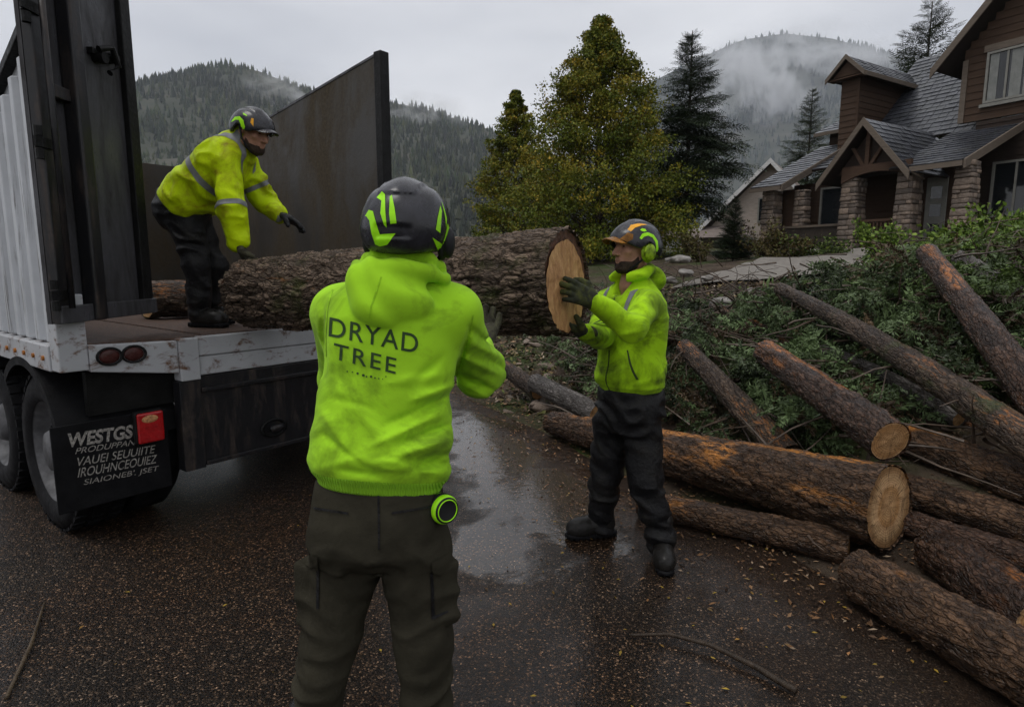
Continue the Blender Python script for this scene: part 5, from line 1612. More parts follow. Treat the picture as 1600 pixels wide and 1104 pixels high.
oC, VC, FC = add_sdf('jacket', jacketC, W(350, 285, 4.0), (0.52, 0.45, 0.48), 0.0085, MT['jacket'], pc)
def armband(V, F, a, b, t0, t1, rad, par):
    ax = nrm(np.asarray(b) - np.asarray(a))
    p0 = np.asarray(a) + (np.asarray(b) - a) * t0; p1 = np.asarray(a) + (np.asarray(b) - a) * t1
    mid = (p0 + p1) / 2
    V_, F_ = cut_band(V, F, [(p0, ax), (p1, -ax)], 0.0025, lambda c: np.linalg.norm((c - mid) - ((c - mid) @ ax)[:, None] * ax, axis=1) < rad)
    if len(F_): obj('reflective_band', V_, F_, MT['reflect'], par)
def torso_keep(c):
    q = c - baseC
    return (np.abs(q @ rC) < 0.26) & (rc(c, elCr, wrCr, 0, 0) > 0.15) & (rc(c, elCl, wrCl, 0, 0) > 0.15)
V_, F_ = cut_band(VC, FC, [(baseC + uC * 0.255, nrm(uC + fC * 0.15)), (baseC + uC * 0.293, -nrm(uC + fC * 0.15))], 0.0025, torso_keep)
obj('reflective_band', V_, F_, MT['reflect'], oC)
armband(VC, FC, shCr, elCr, 0.88, 1.01, 0.12, oC)
armband(VC, FC, shCl, elCl, 0.52, 0.65, 0.13, oC)
for s0 in (0.085, -0.125):
    V_, F_ = cut_band(VC, FC, [(baseC + rC * s0, rC), (baseC + rC * (s0 + 0.028), -rC), (baseC + uC * 0.31, uC)], 0.0025,
                      lambda c: (np.linalg.norm(c - neckC, axis=1) > 0.10) & ((c - baseC) @ uC > 0.28) & (np.abs((c - baseC) @ rC) < 0.16) & (np.linalg.norm(c - elCr, axis=1) > 0.2) & (np.linalg.norm(c - elCl, axis=1) > 0.2))
    if len(F_): obj('reflective_band', V_, F_, MT['reflect'], oC)
legC = [[W(288, 335, 3.95), W(308, 418, 3.96), W(312, 486, 3.98)], [W(300, 340, 4.12), W(334, 415, 4.16), W(322, 486, 4.20)]]
hipC = W(283, 325, 4.02)
def trousersC(P):
    d = ell(P, W(287, 325, 4.03), (0.150, 0.18, 0.155))
    d = smin(d, rc(P, hipC, baseC + uC * 0.06, 0.15, 0.15), 0.04)
    for l in legC:
        lg = smin(rc(P, l[0], l[1], 0.100, 0.075), rc(P, l[1], l[2], 0.074, 0.066), 0.03)
        d = smin(d, lg, 0.03)
    z = P[:, 2]
    fo = 1 - 2 * np.abs(vnoise(np.stack([P[:, 0] * 6 + z * 5, P[:, 1] * 6, z * 13], -1) + 0.7 * np.stack([vnoise(P * 7, 2)] * 3, -1), 61))
    return d - 0.013 * fo - 0.006 * vnoise(P * 14, 63)
add_sdf('trousers', trousersC, W(305, 410, 4.06), (0.36, 0.36, 0.46), 0.009, MT['black_cloth'], pc)
for l, td in zip(legC, ((1, -0.28), (1, -0.15))):
    up, so, bc = boot_sdf(l[2] - np.array([0.0, 0, 0]), td, DECK)
    o_, _, _ = add_sdf('boot', up, bc, (0.24, 0.24, 0.15), 0.007, MT['boot'], pc)
    add_sdf('sole', so, bc - Z3 * 0.08, (0.24, 0.24, 0.07), 0.0065, MT['rubber'], o_)
fn, cc, hh = glove_sdf(wrCr, nrm(np.array([0.35, 0.1, -0.9])), np.array([0.8, 0.15, -0.1]), (0, -1, 0), 0.35, 1.12)
add_sdf('glove', fn, cc, hh, 0.005, MT['glove_tan'], pc)
fn, cc, hh = glove_sdf(wrCl, nrm(np.array([0.9, -0.05, -0.35])), np.array([-0.2, -0.25, -0.9]), (0, -1, 0.2), 0.28, 1.12)
add_sdf('glove', fn, cc, hh, 0.005, MT['shell_matte'], pc)
fH = nrm([0.86, -0.36, -0.34]); rH = nrm(np.cross(fH, Z3)); RC_ = np.stack([rH, fH, np.cross(rH, fH)])
cC = W(396, 206, 3.94)
hfC, LCh = head_sdf(cC, RC_)
skin_body(pc, hfC, (LCh(0, -0.02, -0.05), neckC - uC * 0.05, 0.055, 0.062), (shCr, shCl), hipC, [[shCr, elCr, wrCr], [shCl, elCl, wrCl]], legC, W(340, 330, 4.03), (0.62, 0.55, 0.95), 0.006, -uC * 0.10 - fC * 0.04)
add_sdf('beard', beard_sdf(hfC, LCh, RC_), LCh(0, 0.04, -0.06), 0.12, 0.0045, MT['beard'], pc)
face_bits(pc, LCh, RC_)
hC, bvHC, LHC, _, _ = helmet(pc, cC, RC_, 'bent')
side_sticker(hC, LHC, RC_, bvHC, [(0.030, -0.012), (0.040, 0.020), (0.020, 0.052), (-0.015, 0.066), (-0.055, 0.052), (-0.075, 0.015), (-0.060, 0.022), (-0.035, 0.040), (-0.010, 0.044), (0.008, 0.026), (0.016, 0.0)], MT['sticker'], 1)
side_sticker(hC, LHC, RC_, bvHC, [(0.055, 0.078), (0.062, 0.052), (0.082, 0.036), (0.074, 0.062), (0.066, 0.080)], MT['sticker_orange'], 1)
side_sticker(hC, LHC, RC_, bvHC, [(-0.01, 0.092), (0.02, 0.088), (0.03, 0.080), (0.0, 0.082)], MT['sticker'], 1)

# ------------------------------------------------------------------ leaves, trees, brush
def rot_frames(d, roll):
    """n x 3 directions + roll angles -> local frames (x across, y along d, z normal)"""
    d = d / (np.linalg.norm(d, axis=1, keepdims=True) + 1e-9)
    up = np.where(np.abs(d[:, 2:3]) > 0.95, np.array([[1.0, 0, 0]]), np.array([[0, 0, 1.0]]))
    x = np.cross(d, up); x /= np.linalg.norm(x, axis=1, keepdims=True) + 1e-9
    z = np.cross(x, d)
    c, s = np.cos(roll)[:, None], np.sin(roll)[:, None]
    return c * x + s * z, d, -s * x + c * z
def scatter(TV, TF, pos, X, Y, Z, sc):
    """copies of a small template joined into one mesh"""
    TV, TF = np.asarray(TV, float), np.asarray(TF)
    n, k = len(pos), len(TV)
    sc = np.broadcast_to(sc, n)[:, None]
    V = pos[:, None] + (TV[None, :, 0, None] * X[:, None] + TV[None, :, 1, None] * Y[:, None] + TV[None, :, 2, None] * Z[:, None]) * sc[:, None]
    F = (TF[None] + (np.arange(n) * k)[:, None, None]).reshape(-1, TF.shape[1])
    return V.reshape(-1, 3), F
LEAF_V = [(0, 0, 0), (0.32, 0.45, 0.06), (0, 1, 0), (-0.32, 0.45, 0.06)]
LEAF_F = [(0, 1, 2, 3)]
def frond_template(pairs=9, droop=0.25, w=0.42):
    V, F = [], []
    def quad(a, b, c, d):
        n = len(V); V.extend([a, b, c, d]); F.append((n, n + 1, n + 2, n + 3))
    for i in range(pairs + 1):
        s = i / pairs
        y = s; z = -droop * s * s
        L = w * (1 - 0.85 * s) * (0.55 + 0.9 * min(1, 4 * s))
        if i < pairs:
            y2 = (i + 1) / pairs; z2 = -droop * y2 * y2
            quad((-0.008, y, z), (0.008, y, z), (0.006, y2, z2), (-0.006, y2, z2))
        for sd in (-1, 1):
            tip = (sd * L * 0.86, y + L * 0.55, z - 0.10 * L - 0.02)
            mx, my = sd * L * 0.45, y + L * 0.20
            wd = 0.040
            quad((0, y, z), (mx + wd * 0.5, my - wd, z + 0.015), tip, (mx - wd * 0.5, my + wd, z + 0.015))
    return np.array(V), np.array(F)
FR_V, FR_F = frond_template()
FS_V, FS_F = frond_template(5, 0.15, 0.5)
MT['leaf'] = leafy('leaf_surface', 0.5)
t = NT('needle_surface'); t.set('Base Color', t.attr('col')).set('Roughness', 0.42).set('Specular IOR Level', 0.2); MT['needle'] = t.m
MT['trunk'] = plain('tree_bark', (0.055, 0.042, 0.034), 0.85, 0.4, 12, 0.8, 30, stretch=(1, 1, 0.3))
def colors(n, k, stops, rng, jit=0.22):
    stops = np.array(stops, float)
    s = rng.random(n) * (len(stops) - 1)
    i = np.clip(s.astype(int), 0, len(stops) - 2)
    c = stops[i] + (stops[i + 1] - stops[i]) * (s - i)[:, None]
    c = c * (1 + jit * rng.normal(size=(n, 1)))
    return np.repeat(np.clip(c, 0.002, 0.9), k, 0)

def limb_pts(a, d, L, rng, sag=0.0, n=6):
    pts = [np.asarray(a, float)]
    d = nrm(d)
    for i in range(n):
        d = nrm(d + 0.10 * rng.normal(size=3) + np.array([0, 0, -sag / n]))
        pts.append(pts[-1] + d * L / n)
    return np.array(pts)
def conical_leaf_tree(label, base, H, Rm, n_limb, n_leaf, leaf, stops, seed, group, gold=0.0, low=0.10):
    """broad pyramid-shaped tree in early autumn: trunk, limbs and single leaves in clumps"""
    rng = np.random.default_rng(seed)
    root = thing('tree', label, 'tree', base, 0, group)
    base = np.asarray(base, float)
    V, F = tube([base + np.array([0.02 * H * 0.1 * math.sin(i), 0, H * 0.97 * i / 10.0]) for i in range(11)], np.linspace(0.018 * H, 0.001 * H, 11), 10)
    tr = obj('trunk', V, F, MT['trunk'], root)
    mb = MB()
    P, Dn, hue = [], [], []
    per = n_leaf // n_limb
    prof = lambda s: Rm * (np.clip((1 - s) / 0.86, 0, 1) ** 0.72) * (1 - 0.35 * np.clip((s - 0.80) / 0.2, 0, 1)) * (0.88 + 0.12 * np.clip((s - low) / 0.15, 0, 1))
    for i in range(n_limb):
        s = low + (0.985 - low) * ((i + rng.random()) / n_limb) ** 1.12
        az = i * 2.39996 + rng.normal() * 0.4
        L = prof(s) * rng.uniform(0.80, 1.06)
        d = np.array([math.cos(az), math.sin(az), 0.35 + 0.55 * s])
        pts = limb_pts(base + np.array([0, 0, H * s * 0.97 - 0.25 * L]), d, L * 1.05, rng, 0.15)
        v, f = tube(pts, np.linspace(0.006 * H * (1.05 - s), 0.002, len(pts)), 5, False)
        mb.add(v, f)
        nc = rng.integers(9, 14)
        lc = rng.normal() * 0.5
        for c in range(nc):
            k = rng.uniform(0.30, 1.05) ** 0.7
            cc = pts[0] + (pts[-1] - pts[0]) * k + rng.normal(size=3) * 0.10 * L * np.array([1, 1, 0.7])
            q = per // nc
            rad = (0.08 + 0.09 * rng.random()) * (0.35 * Rm + 0.65 * L)
            p = rng.normal(size=(q, 3)); p /= np.linalg.norm(p, axis=1, keepdims=True)
            p = cc + p * (rng.random((q, 1)) ** 0.45) * rad * np.array([1, 1, 0.62])
            P.append(p)
            hue.append(np.full(q, lc + rng.normal() * 0.45))
    mb.build('limb', MT['trunk'], tr, False)
    P = np.concatenate(P); hue = np.concatenate(hue)
    n = len(P)
    d = rng.normal(size=(n, 3)) + np.array([0, 0, -0.35])
    X, Y, Z = rot_frames(d, rng.random(n) * 6.28)
    V, F = scatter(LEAF_V, LEAF_F, P, X, Y, Z, leaf * rng.uniform(0.6, 1.25, n))
    st = np.array(stops, float)
    w = np.clip(0.45 + 0.22 * hue + 0.10 * rng.normal(size=n) + gold, 0, 0.999) * (len(st) - 1)
    i = np.minimum(w.astype(int), len(st) - 2)
    c = st[i] + (st[i + 1] - st[i]) * (w - i)[:, None]
    c = np.repeat(c * rng.uniform(0.85, 1.15, (n, 1)), 4, 0)
    obj('crown', V, F, MT['leaf'], root, False, False, c)
    return root
def conifer(label, base, H, Rm, whorls, per, seed, group, stops, low=0.12, droop=0.35, openness=0.0, name='conifer', up=0.15, fs=1.0, trunk_k=0.014):
    rng = np.random.default_rng(seed)
    root = thing(name, label, 'tree', base, 0, group)
    base = np.asarray(base, float)
    V, F = tube([base + np.array([0, 0, H * i / 8.0]) for i in range(9)], np.linspace(trunk_k * H, 0.002 * H, 9), 10)
    tr = obj('trunk', V, F, MT['trunk'], root)
    mb = MB()
    P, D, S, RO = [], [], [], []
    for w in range(whorls):
        s = low + (0.99 - low) * (w + 0.5 * rng.random()) / whorls
        for k in range(per):
            if rng.random() < openness: continue
            az = rng.random() * 6.283
            L = Rm * ((1 - s) / (1 - low)) ** 0.85 * rng.uniform(0.65, 1.15) + 0.015 * H
            d = np.array([math.cos(az), math.sin(az), up + 0.5 * s])
            pts = limb_pts(base + np.array([0, 0, H * s]), d, L, rng, droop * (1.1 - s), 6)
            v, f = tube(pts, np.linspace(0.0035 * H * (1.05 - s) + 0.004, 0.003, len(pts)), 4, False)
            mb.add(v, f)
            nb = max(4, int(7 * L / Rm * 1.6))
            for j in range(nb):
                u_ = 0.18 + 0.82 * j / nb
                q = u_ * 6
                i0 = min(int(q), 5)
                p = pts[i0] + (pts[i0 + 1] - pts[i0]) * (q - i0)
                ax = nrm(pts[i0 + 1] - pts[i0])
                sd = np.cross(ax, [0, 0, 1.0]); sd = nrm(sd)
                for sg in (-1, 1):
                    P.append(p); D.append(nrm(ax * rng.uniform(0.5, 1.0) + sd * sg * rng.uniform(0.5, 1.0) + np.array([0, 0, rng.uniform(-0.35, 0.1)])))
                    S.append((0.34 * L * (1.05 - 0.55 * u_) + 0.012 * H) * rng.uniform(0.7, 1.2) * fs)
            P.append(pts[-2]); D.append(nrm(pts[-1] - pts[-2])); S.append((0.25 * L + 0.01 * H) * fs)
    P, D, S = np.array(P), np.array(D), np.array(S)
    n = len(P)
    X, Y, Z = rot_frames(D, rng.normal(size=n) * 0.35)
    V, F = scatter(FS_V, FS_F, P, X, Y, Z, S)
    mb.build('limb', MT['trunk'], tr, False)
    obj('crown', V, F, MT['needle'], root, False, False, colors(n, len(FS_V), stops, rng))
    return root
AUT = [(0.038, 0.056, 0.008), (0.072, 0.096, 0.011), (0.112, 0.130, 0.014), (0.165, 0.152, 0.016), (0.26, 0.185, 0.018), (0.34, 0.19, 0.018)]
DARKF = [(0.007, 0.014, 0.008), (0.014, 0.026, 0.013), (0.026, 0.042, 0.020)]
def on_ground(px, Y, dz=0.0):
    p = W(px, 415, Y)
    return np.array([p[0], Y, float(terrain(p[0], Y)) + dz])
TG = 'trees beyond the yard'
b = on_ground(932, 21.0); H = W(932, 14, 21.0)[2] - b[2]
conical_leaf_tree('tallest broad pyramid-shaped tree turning olive and gold behind the loaded log', b, H, 3.35, 210, 110000, 0.092, AUT, 101, TG, -0.02, 0.08)
b = on_ground(806, 26.0); H = W(812, 130, 26.0)[2] - b[2]
conical_leaf_tree('narrower yellow-green tree left of the tallest pyramid tree', b, H, 2.25, 130, 52000, 0.100, AUT, 102, TG, 0.0, 0.08)
b = on_ground(1068, 23.0); H = W(1068, 48, 23.0)[2] - b[2]
conifer('dark drooping conifer with bare lower trunk right of the pyramid tree', b, H, 2.55, 36, 8, 103, TG, [(0.014, 0.024, 0.012), (0.026, 0.042, 0.020), (0.044, 0.062, 0.028)], 0.20, 0.70, 0.16, fs=1.1)
b = on_ground(1252, 42.0); H = W(1252, 138, 42.0)[2] - b[2]
conifer('green conifer between the mountain mist and the brown house', b, H, 3.0, 34, 6, 104, TG, [(0.014, 0.026, 0.010), (0.032, 0.05, 0.018), (0.05, 0.07, 0.024)], 0.08, 0.4)
b = on_ground(1306, 40.0); H = W(1306, 150, 40.0)[2] - b[2]
conifer('conifer touching the left wall of the brown house upper storey', b, H, 2.4, 26, 6, 105, TG, [(0.014, 0.026, 0.010), (0.032, 0.05, 0.018), (0.05, 0.07, 0.024)], 0.08, 0.4)
b = on_ground(1420, 36.0); H = W(1420, 2, 36.0)[2] - b[2]
conifer('open-crowned fir standing above the ridge of the brown house', b, H, 4.6, 26, 5, 106, TG, [(0.010, 0.018, 0.008), (0.024, 0.036, 0.014), (0.05, 0.06, 0.022)], 0.30, 0.1, 0.12, up=0.4)
b = on_ground(1145, 15.5); H = W(1145, 305, 15.5)[2] - b[2]
conifer('small dense dark conifer in front of the pale cottage', b, H, 0.55, 24, 9, 107, TG, [(0.006, 0.013, 0.006), (0.014, 0.026, 0.010), (0.03, 0.045, 0.016)], 0.02, 0.3, 0.0, 'small_conifer', 0.5, 1.2)

def bush(label, c, r, n, leaf, stops, seed, group=None, name='shrub'):
    rng = np.random.default_rng(seed)
    c = np.asarray(c, float)
    root = thing(name, label, 'shrub', c, 0, group)
    mb = MB()
    P, D = [], []
    for k in range(14):
        az = rng.random() * 6.283
        d = np.array([math.cos(az) * r[0], math.sin(az) * r[1], r[2] * rng.uniform(0.6, 1.7)])
        pts = limb_pts(c, d, np.linalg.norm(d) * rng.uniform(0.7, 1.05), rng, 0.2)
        v, f = tube(pts, np.linspace(0.012, 0.003, len(pts)), 4, False); mb.add(v, f)
        q = n // 14
        s = rng.random(q) ** 0.6
        ii = np.minimum((s * 6).astype(int), 5)
        p = pts[ii] + (pts[ii + 1] - pts[ii]) * (s * 6 - ii)[:, None] + rng.normal(size=(q, 3)) * 0.16 * np.array(r)
        P.append(p); D.append(rng.normal(size=(q, 3)) + nrm(d) * 0.9)
    P, D = np.concatenate(P), np.concatenate(D)
    X, Y, Z = rot_frames(D, rng.random(len(P)) * 6.28)
    V, F = scatter(LEAF_V, LEAF_F, P, X, Y, Z, leaf * rng.uniform(0.6, 1.3, len(P)))
    mb.build('stems', MT['trunk'], root, False)
    obj('foliage', V, F, MT['leaf'], root, False, False, colors(len(P), 4, stops, rng))
    return root
GB = [(0.018, 0.030, 0.008), (0.045, 0.072, 0.014), (0.10, 0.13, 0.026)]
BRIGHT = [(0.035, 0.06, 0.010), (0.085, 0.14, 0.020), (0.17, 0.23, 0.038)]
BR = [(0.035, 0.026, 0.012), (0.075, 0.055, 0.02), (0.09, 0.10, 0.03)]
SG = 'garden shrubs by the houses'
for px_, Y_, r_, lab, st, sd in ((1195, 15.0, (0.5, 0.5, 0.55), 'brown-green shrub right of the small dark conifer', BR, 1), (1232, 14.6, (0.55, 0.5, 0.42), 'low reddish shrub in front of the left porch pillar', BR, 2),
                                 (1275, 14.2, (0.7, 0.5, 0.30), 'low green shrub below the left porch window', GB, 3), (1095, 16.5, (0.45, 0.5, 0.5), 'dark shrub beside the bare conifer trunk', BR, 4),
                                 (1368, 12.4, (0.35, 0.35, 0.45), 'small weedy shrub at the foot of the porch entrance', BRIGHT, 5)):
    c_ = on_ground(px_, Y_)
    bush(lab, c_, r_, 1500, 0.075, st, 200 + sd, SG)
for px_, Y_, r_, n_, lab, sd in ((1450, 8.6, (0.70, 0.5, 0.30), 2400, 'bright green leafy bush in front of the middle stone column', 1), (1530, 8.2, (0.75, 0.5, 0.36), 2600, 'bright green bush below the dark porch', 2),
                                 (1595, 7.6, (0.75, 0.5, 0.36), 2400, 'bright green bush cut by the right picture edge', 3), (1400, 8.0, (0.55, 0.4, 0.20), 1600, 'low pale green bush left of the highest log tip', 4),
                                 (1570, 6.8, (0.8, 0.5, 0.26), 2200, 'leafy green bush above the grey log', 5)):
    c_ = on_ground(px_, Y_)
    bush(lab, c_, r_, n_, 0.070, BRIGHT, 210 + sd, 'bushes on the bank')

# heap of cut boughs on the bank: nobody could count it
rng = np.random.default_rng(33)
TMPL = [frond_template(7, 0.30, 0.36), frond_template(6, 0.10, 0.48), frond_template(8, 0.45, 0.30)]
SEG = []
for o in [o for o in scene.objects if o.name.startswith('felled_log')]:
    vv = np.empty(len(o.data.vertices) * 3, np.float32); o.data.vertices.foreach_get('co', vv); vv = vv.reshape(-1, 3) @ np.array(o.rotation_euler.to_matrix()).T + np.array(o.location)
    k_ = 40
    SEG.append((vv[:k_].mean(0), vv[-k_:].mean(0), float(np.linalg.norm(vv[-k_:] - vv[-k_:].mean(0), axis=1).mean())))
def near_log(P, pad):
    m = np.zeros(len(P), bool)
    for a, b, r in SEG:
        ab = b - a
        t_ = np.clip(((P - a) @ ab) / (ab @ ab), 0, 1)
        m |= np.linalg.norm(P - a - t_[:, None] * ab, axis=1) < r + pad
    return m
NB = 8200
bx_ = rng.uniform(0.6, 8.5, NB); by_ = rng.uniform(2.6, 10.0, NB)
dd = edge_d(bx_, by_)
far = sstep(5.5, 7.5, by_) * sstep(5.2, 3.8, bx_)
lowr = sstep(4.6, 3.6, by_) * sstep(1.8, 2.2, bx_)
dens = sstep(0.45 + 0.6 * lowr, 0.95 + 0.9 * lowr, dd) * sstep(5.0 - 1.6 * far, 3.6 - 1.2 * far, dd) * np.clip(0.7 + 0.9 * fbm(np.stack([bx_ * 0.9, by_ * 0.9, 0 * bx_], -1), 3, 8), 0.08, 1) * np.clip(6.5 / (by_ + 1.5), 0.3, 1)
kk = rng.random(NB) < dens
bx_, by_, dd, far = bx_[kk], by_[kk], dd[kk], far[kk]
Ps, Ds, Ss, Cs = [], [], [], []
for x_, y_, d_, f_ in zip(bx_, by_, dd, far):
    z_ = float(terrain(x_, y_)) + 0.02 + rng.random() ** 1.3 * (0.10 + 0.34 * min(1, d_ / 1.8)) * (1 - 0.70 * f_)
    az = rng.normal(-0.9, 0.9) if rng.random() < 0.6 else rng.random() * 6.28
    ax = nrm([math.cos(az), math.sin(az), rng.normal(0.05, 0.28)])
    L = rng.uniform(0.22, 0.62)
    sd = nrm(np.cross(ax, [0, 0, 1.0])); upv = np.cross(sd, ax)
    roll = rng.normal() * 0.8
    sd, upv = sd * math.cos(roll) + upv * math.sin(roll), -sd * math.sin(roll) + upv * math.cos(roll)
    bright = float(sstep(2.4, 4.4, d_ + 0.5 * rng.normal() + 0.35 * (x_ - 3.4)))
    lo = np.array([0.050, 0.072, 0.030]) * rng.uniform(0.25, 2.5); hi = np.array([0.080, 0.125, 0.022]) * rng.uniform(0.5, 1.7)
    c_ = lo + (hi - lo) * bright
    if rng.random() < 0.24: c_ = np.array([0.062, 0.042, 0.024]) * rng.uniform(0.4, 1.7)
    nS = int(rng.integers(6, 13))
    for j in range(nS):
        u_ = (j + rng.random()) / nS
        sg = 1 if j % 2 else -1
        Ps.append(np.array([x_, y_, z_]) + ax * L * u_ - np.array([0, 0, 0.10 * u_ * u_ * L]))
        Ds.append(nrm(ax * rng.uniform(0.5, 1.1) + sd * sg * rng.uniform(0.35, 0.9) + upv * rng.normal(0, 0.28) + np.array([0, 0, -0.15])))
        Ss.append(rng.uniform(0.09, 0.25) * (1.15 - 0.5 * u_))
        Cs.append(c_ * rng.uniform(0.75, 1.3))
Ps, Ds, Ss, Cs = np.array(Ps), np.array(Ds), np.array(Ss), np.array(Cs)
ok = ~(near_log(Ps, 0.09) & (rng.random(len(Ps)) < 0.94)) & ~(near_log(Ps + Ds * Ss[:, None] * 0.7, 0.04) & (rng.random(len(Ps)) < 0.85))
Ps, Ds, Ss, Cs = Ps[ok], Ds[ok], Ss[ok], Cs[ok]
n = len(Ps)
X, Y, Z = rot_frames(Ds, rng.normal(size=n) * 0.9)
wh = rng.integers(0, 3, n)
Vs, Fs, Co, n0 = [], [], [], 0
for k in range(3):
    m_ = wh == k
    V, F = scatter(TMPL[k][0], TMPL[k][1], Ps[m_], X[m_] * rng.uniform(0.7, 1.2, (m_.sum(), 1)), Y[m_], Z[m_], Ss[m_])
    Vs.append(V + 0.006 * rng.normal(size=V.shape)); Fs.append(F + n0); n0 += len(V); Co.append(np.repeat(Cs[m_], len(TMPL[k][0]), 0))
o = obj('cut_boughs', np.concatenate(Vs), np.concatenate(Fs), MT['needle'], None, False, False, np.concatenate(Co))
tag(o, 'dark green cut conifer boughs heaped over the bank behind the logs', 'brush', kind='stuff')
# bare twigs through the heap
mb = MB()
for i in range(1900):
    x_, y_ = rng.uniform(0.6, 6.5), rng.uniform(3.2, 11)
    d_ = edge_d(x_, y_)
    if d_ < 0.3 or d_ > 5.2 or (y_ > 7.0 and d_ > 2.6 and rng.random() < 0.85): continue
    z_ = float(terrain(x_, y_)) + rng.uniform(0.04, 0.40) * min(1, d_ / 1.5)
    pts = limb_pts((x_, y_, z_), (rng.normal(), rng.normal(), rng.normal() * 0.35), rng.uniform(0.25, 0.9), rng, 0.2)
    v, f = tube(pts, np.linspace(rng.uniform(0.004, 0.015), 0.002, len(pts)), 4, False)
    mb.add(v, f)
tag(mb.build('twigs', plain('wet_twigs', (0.075, 0.054, 0.040), 0.5, 0.6, 10), None, False), 'tangle of bare brown twigs lying through the cut boughs', 'twigs', kind='stuff')
# crown-height tangle in front of the driveway
mb = MB()
for i in range(60):
    p = W(rng.uniform(1050, 1235), 0, 7.6); x_, y_ = p[0], rng.uniform(7.2, 8.6)
    z_ = float(terrain(x_, y_)) + 0.05
    pts = limb_pts((x_, y_, z_), (rng.normal(), rng.normal() * 0.5, rng.uniform(0.1, 0.9)), rng.uniform(0.2, 0.55), rng, 0.5)
    v, f = tube(pts, np.linspace(0.009, 0.002, len(pts)), 4, False); mb.add(v, f)
tag(mb.build('bare_branches', plain('grey_twigs', (0.05, 0.040, 0.033), 0.6, 0.4, 10), None, False), 'bare grey-brown branch tangle in front of the pale driveway', 'twigs', kind='stuff')

# bark chips and broken wood along the verge
CH_V = [(-0.5, 0, 0), (0.1, -0.2, 0.05), (0.5, 0.05, 0), (0.05, 0.22, 0.06)]
def litter(name, label, cat, n, area, size, stops, seed, flat=0.25, mat='leaf', lift=0.006, tv=CH_V, tf=LEAF_F):
    rng = np.random.default_rng(seed)
    x_, y_ = area(rng, n)
    n = len(x_)
    z_ = np.maximum(terrain(x_, y_), 0.0) + lift + rng.random(n) * 0.01
    az = rng.random(n) * 6.28
    D = np.stack([np.cos(az), np.sin(az), rng.normal(0, flat, n)], -1)
    X, Y, Z = rot_frames(D, rng.normal(size=n) * flat)
    V, F = scatter(tv, np.array(tf), np.stack([x_, y_, z_], -1), Y, X, Z, size * rng.uniform(0.4, 1.4, n) ** 1.3)
    o = obj(name, V, F, MT[mat], None, False, False, colors(n, len(tv), stops, rng, 0.3))
    return tag(o, label, cat, kind='stuff')
def verge(rng, n):
    y_ = rng.uniform(2.2, 9.5, n); d_ = rng.normal(0.25, 0.45, n)
    return road_line(y_) + d_ / EDGE_N[0], y_
litter('bark_chips', 'brown and orange bark chips strewn along the road verge', 'bark chips', 9500, verge, 0.027, [(0.02, 0.012, 0.008), (0.05, 0.030, 0.018), (0.10, 0.055, 0.028), (0.22, 0.11, 0.045), (0.22, 0.17, 0.12)], 41)
def slope(rng, n):
    x_ = rng.uniform(-0.8, 3.6, n); y_ = rng.uniform(5.4, 10.5, n)
    k = (edge_d(x_, y_) > 0.1) & (edge_d(x_, y_) < 4.5)
    return x_[k], y_[k]
litter('forest_litter', 'brown leaf litter and chips on the bank behind the standing worker', 'litter', 9000, slope, 0.075, [(0.02, 0.013, 0.009), (0.05, 0.036, 0.024), (0.10, 0.06, 0.035), (0.10, 0.12, 0.03), (0.22, 0.14, 0.08), (0.32, 0.27, 0.22)], 42, 0.4)
def onroad(rng, n):
    x_ = rng.uniform(-3.2, 2.2, n); y_ = rng.uniform(1.0, 5.5, n)
    k = edge_d(x_, y_) < -0.05 - 0.0 * x_
    k &= rng.random(n) < np.clip(1.15 + edge_d(x_, y_) / 2.6, 0.12, 1)
    return x_[k], y_[k]
litter('fallen_leaves', 'tiny yellow leaves and chips scattered over the wet road', 'leaves', 1500, onroad, 0.020, [(0.03, 0.02, 0.012), (0.10, 0.06, 0.03), (0.28, 0.19, 0.03), (0.20, 0.10, 0.03)], 43, 0.12, lift=0.003)

# pale stones and broken timber, each one a thing
def rock_mesh(seed, s):
    bm = bmesh.new()
    bmesh.ops.create_icosphere(bm, subdivisions=3, radius=1.0)
    V = np.array([v.co[:] for v in bm.verts]); F = np.array([[v.index for v in f.verts] for f in bm.faces])
    bm.free()
    f1, f2, _ = worley(V * 0.9 + seed * 3.1, seed)
    k = 1 + 0.35 * fbm(V * 1.3 + seed, 3, seed) - 0.45 * f1 + 0.08 * fbm(V * 5 + seed, 3, seed + 2)
    return mesh_np('stone', V * k[:, None] * np.asarray(s), F, True)
t = NT('pale_wet_stone')
t.set('Base Color', t.ramp(t.noise(7, 8, 0.65), [(0.3, (0.08, 0.07, 0.058)), (0.5, (0.17, 0.155, 0.14)), (0.7, (0.30, 0.28, 0.255))])).set('Roughness', 0.5)
t.bump(t.noise(25, 7, 0.7), 0.5, 0.02); MT['stone_pale'] = t.m
t = NT('split_wood')
t.set('Base Color', t.ramp(t.noise(9, 7, 0.65, t.coord((1, 5, 5))), [(0.3, (0.09, 0.06, 0.042)), (0.55, (0.26, 0.20, 0.155)), (0.75, (0.46, 0.39, 0.32))])).set('Roughness', 0.6)
t.bump(t.noise(30, 6, 0.7, t.coord((1, 6, 6))), 0.7, 0.02); MT['split'] = t.m
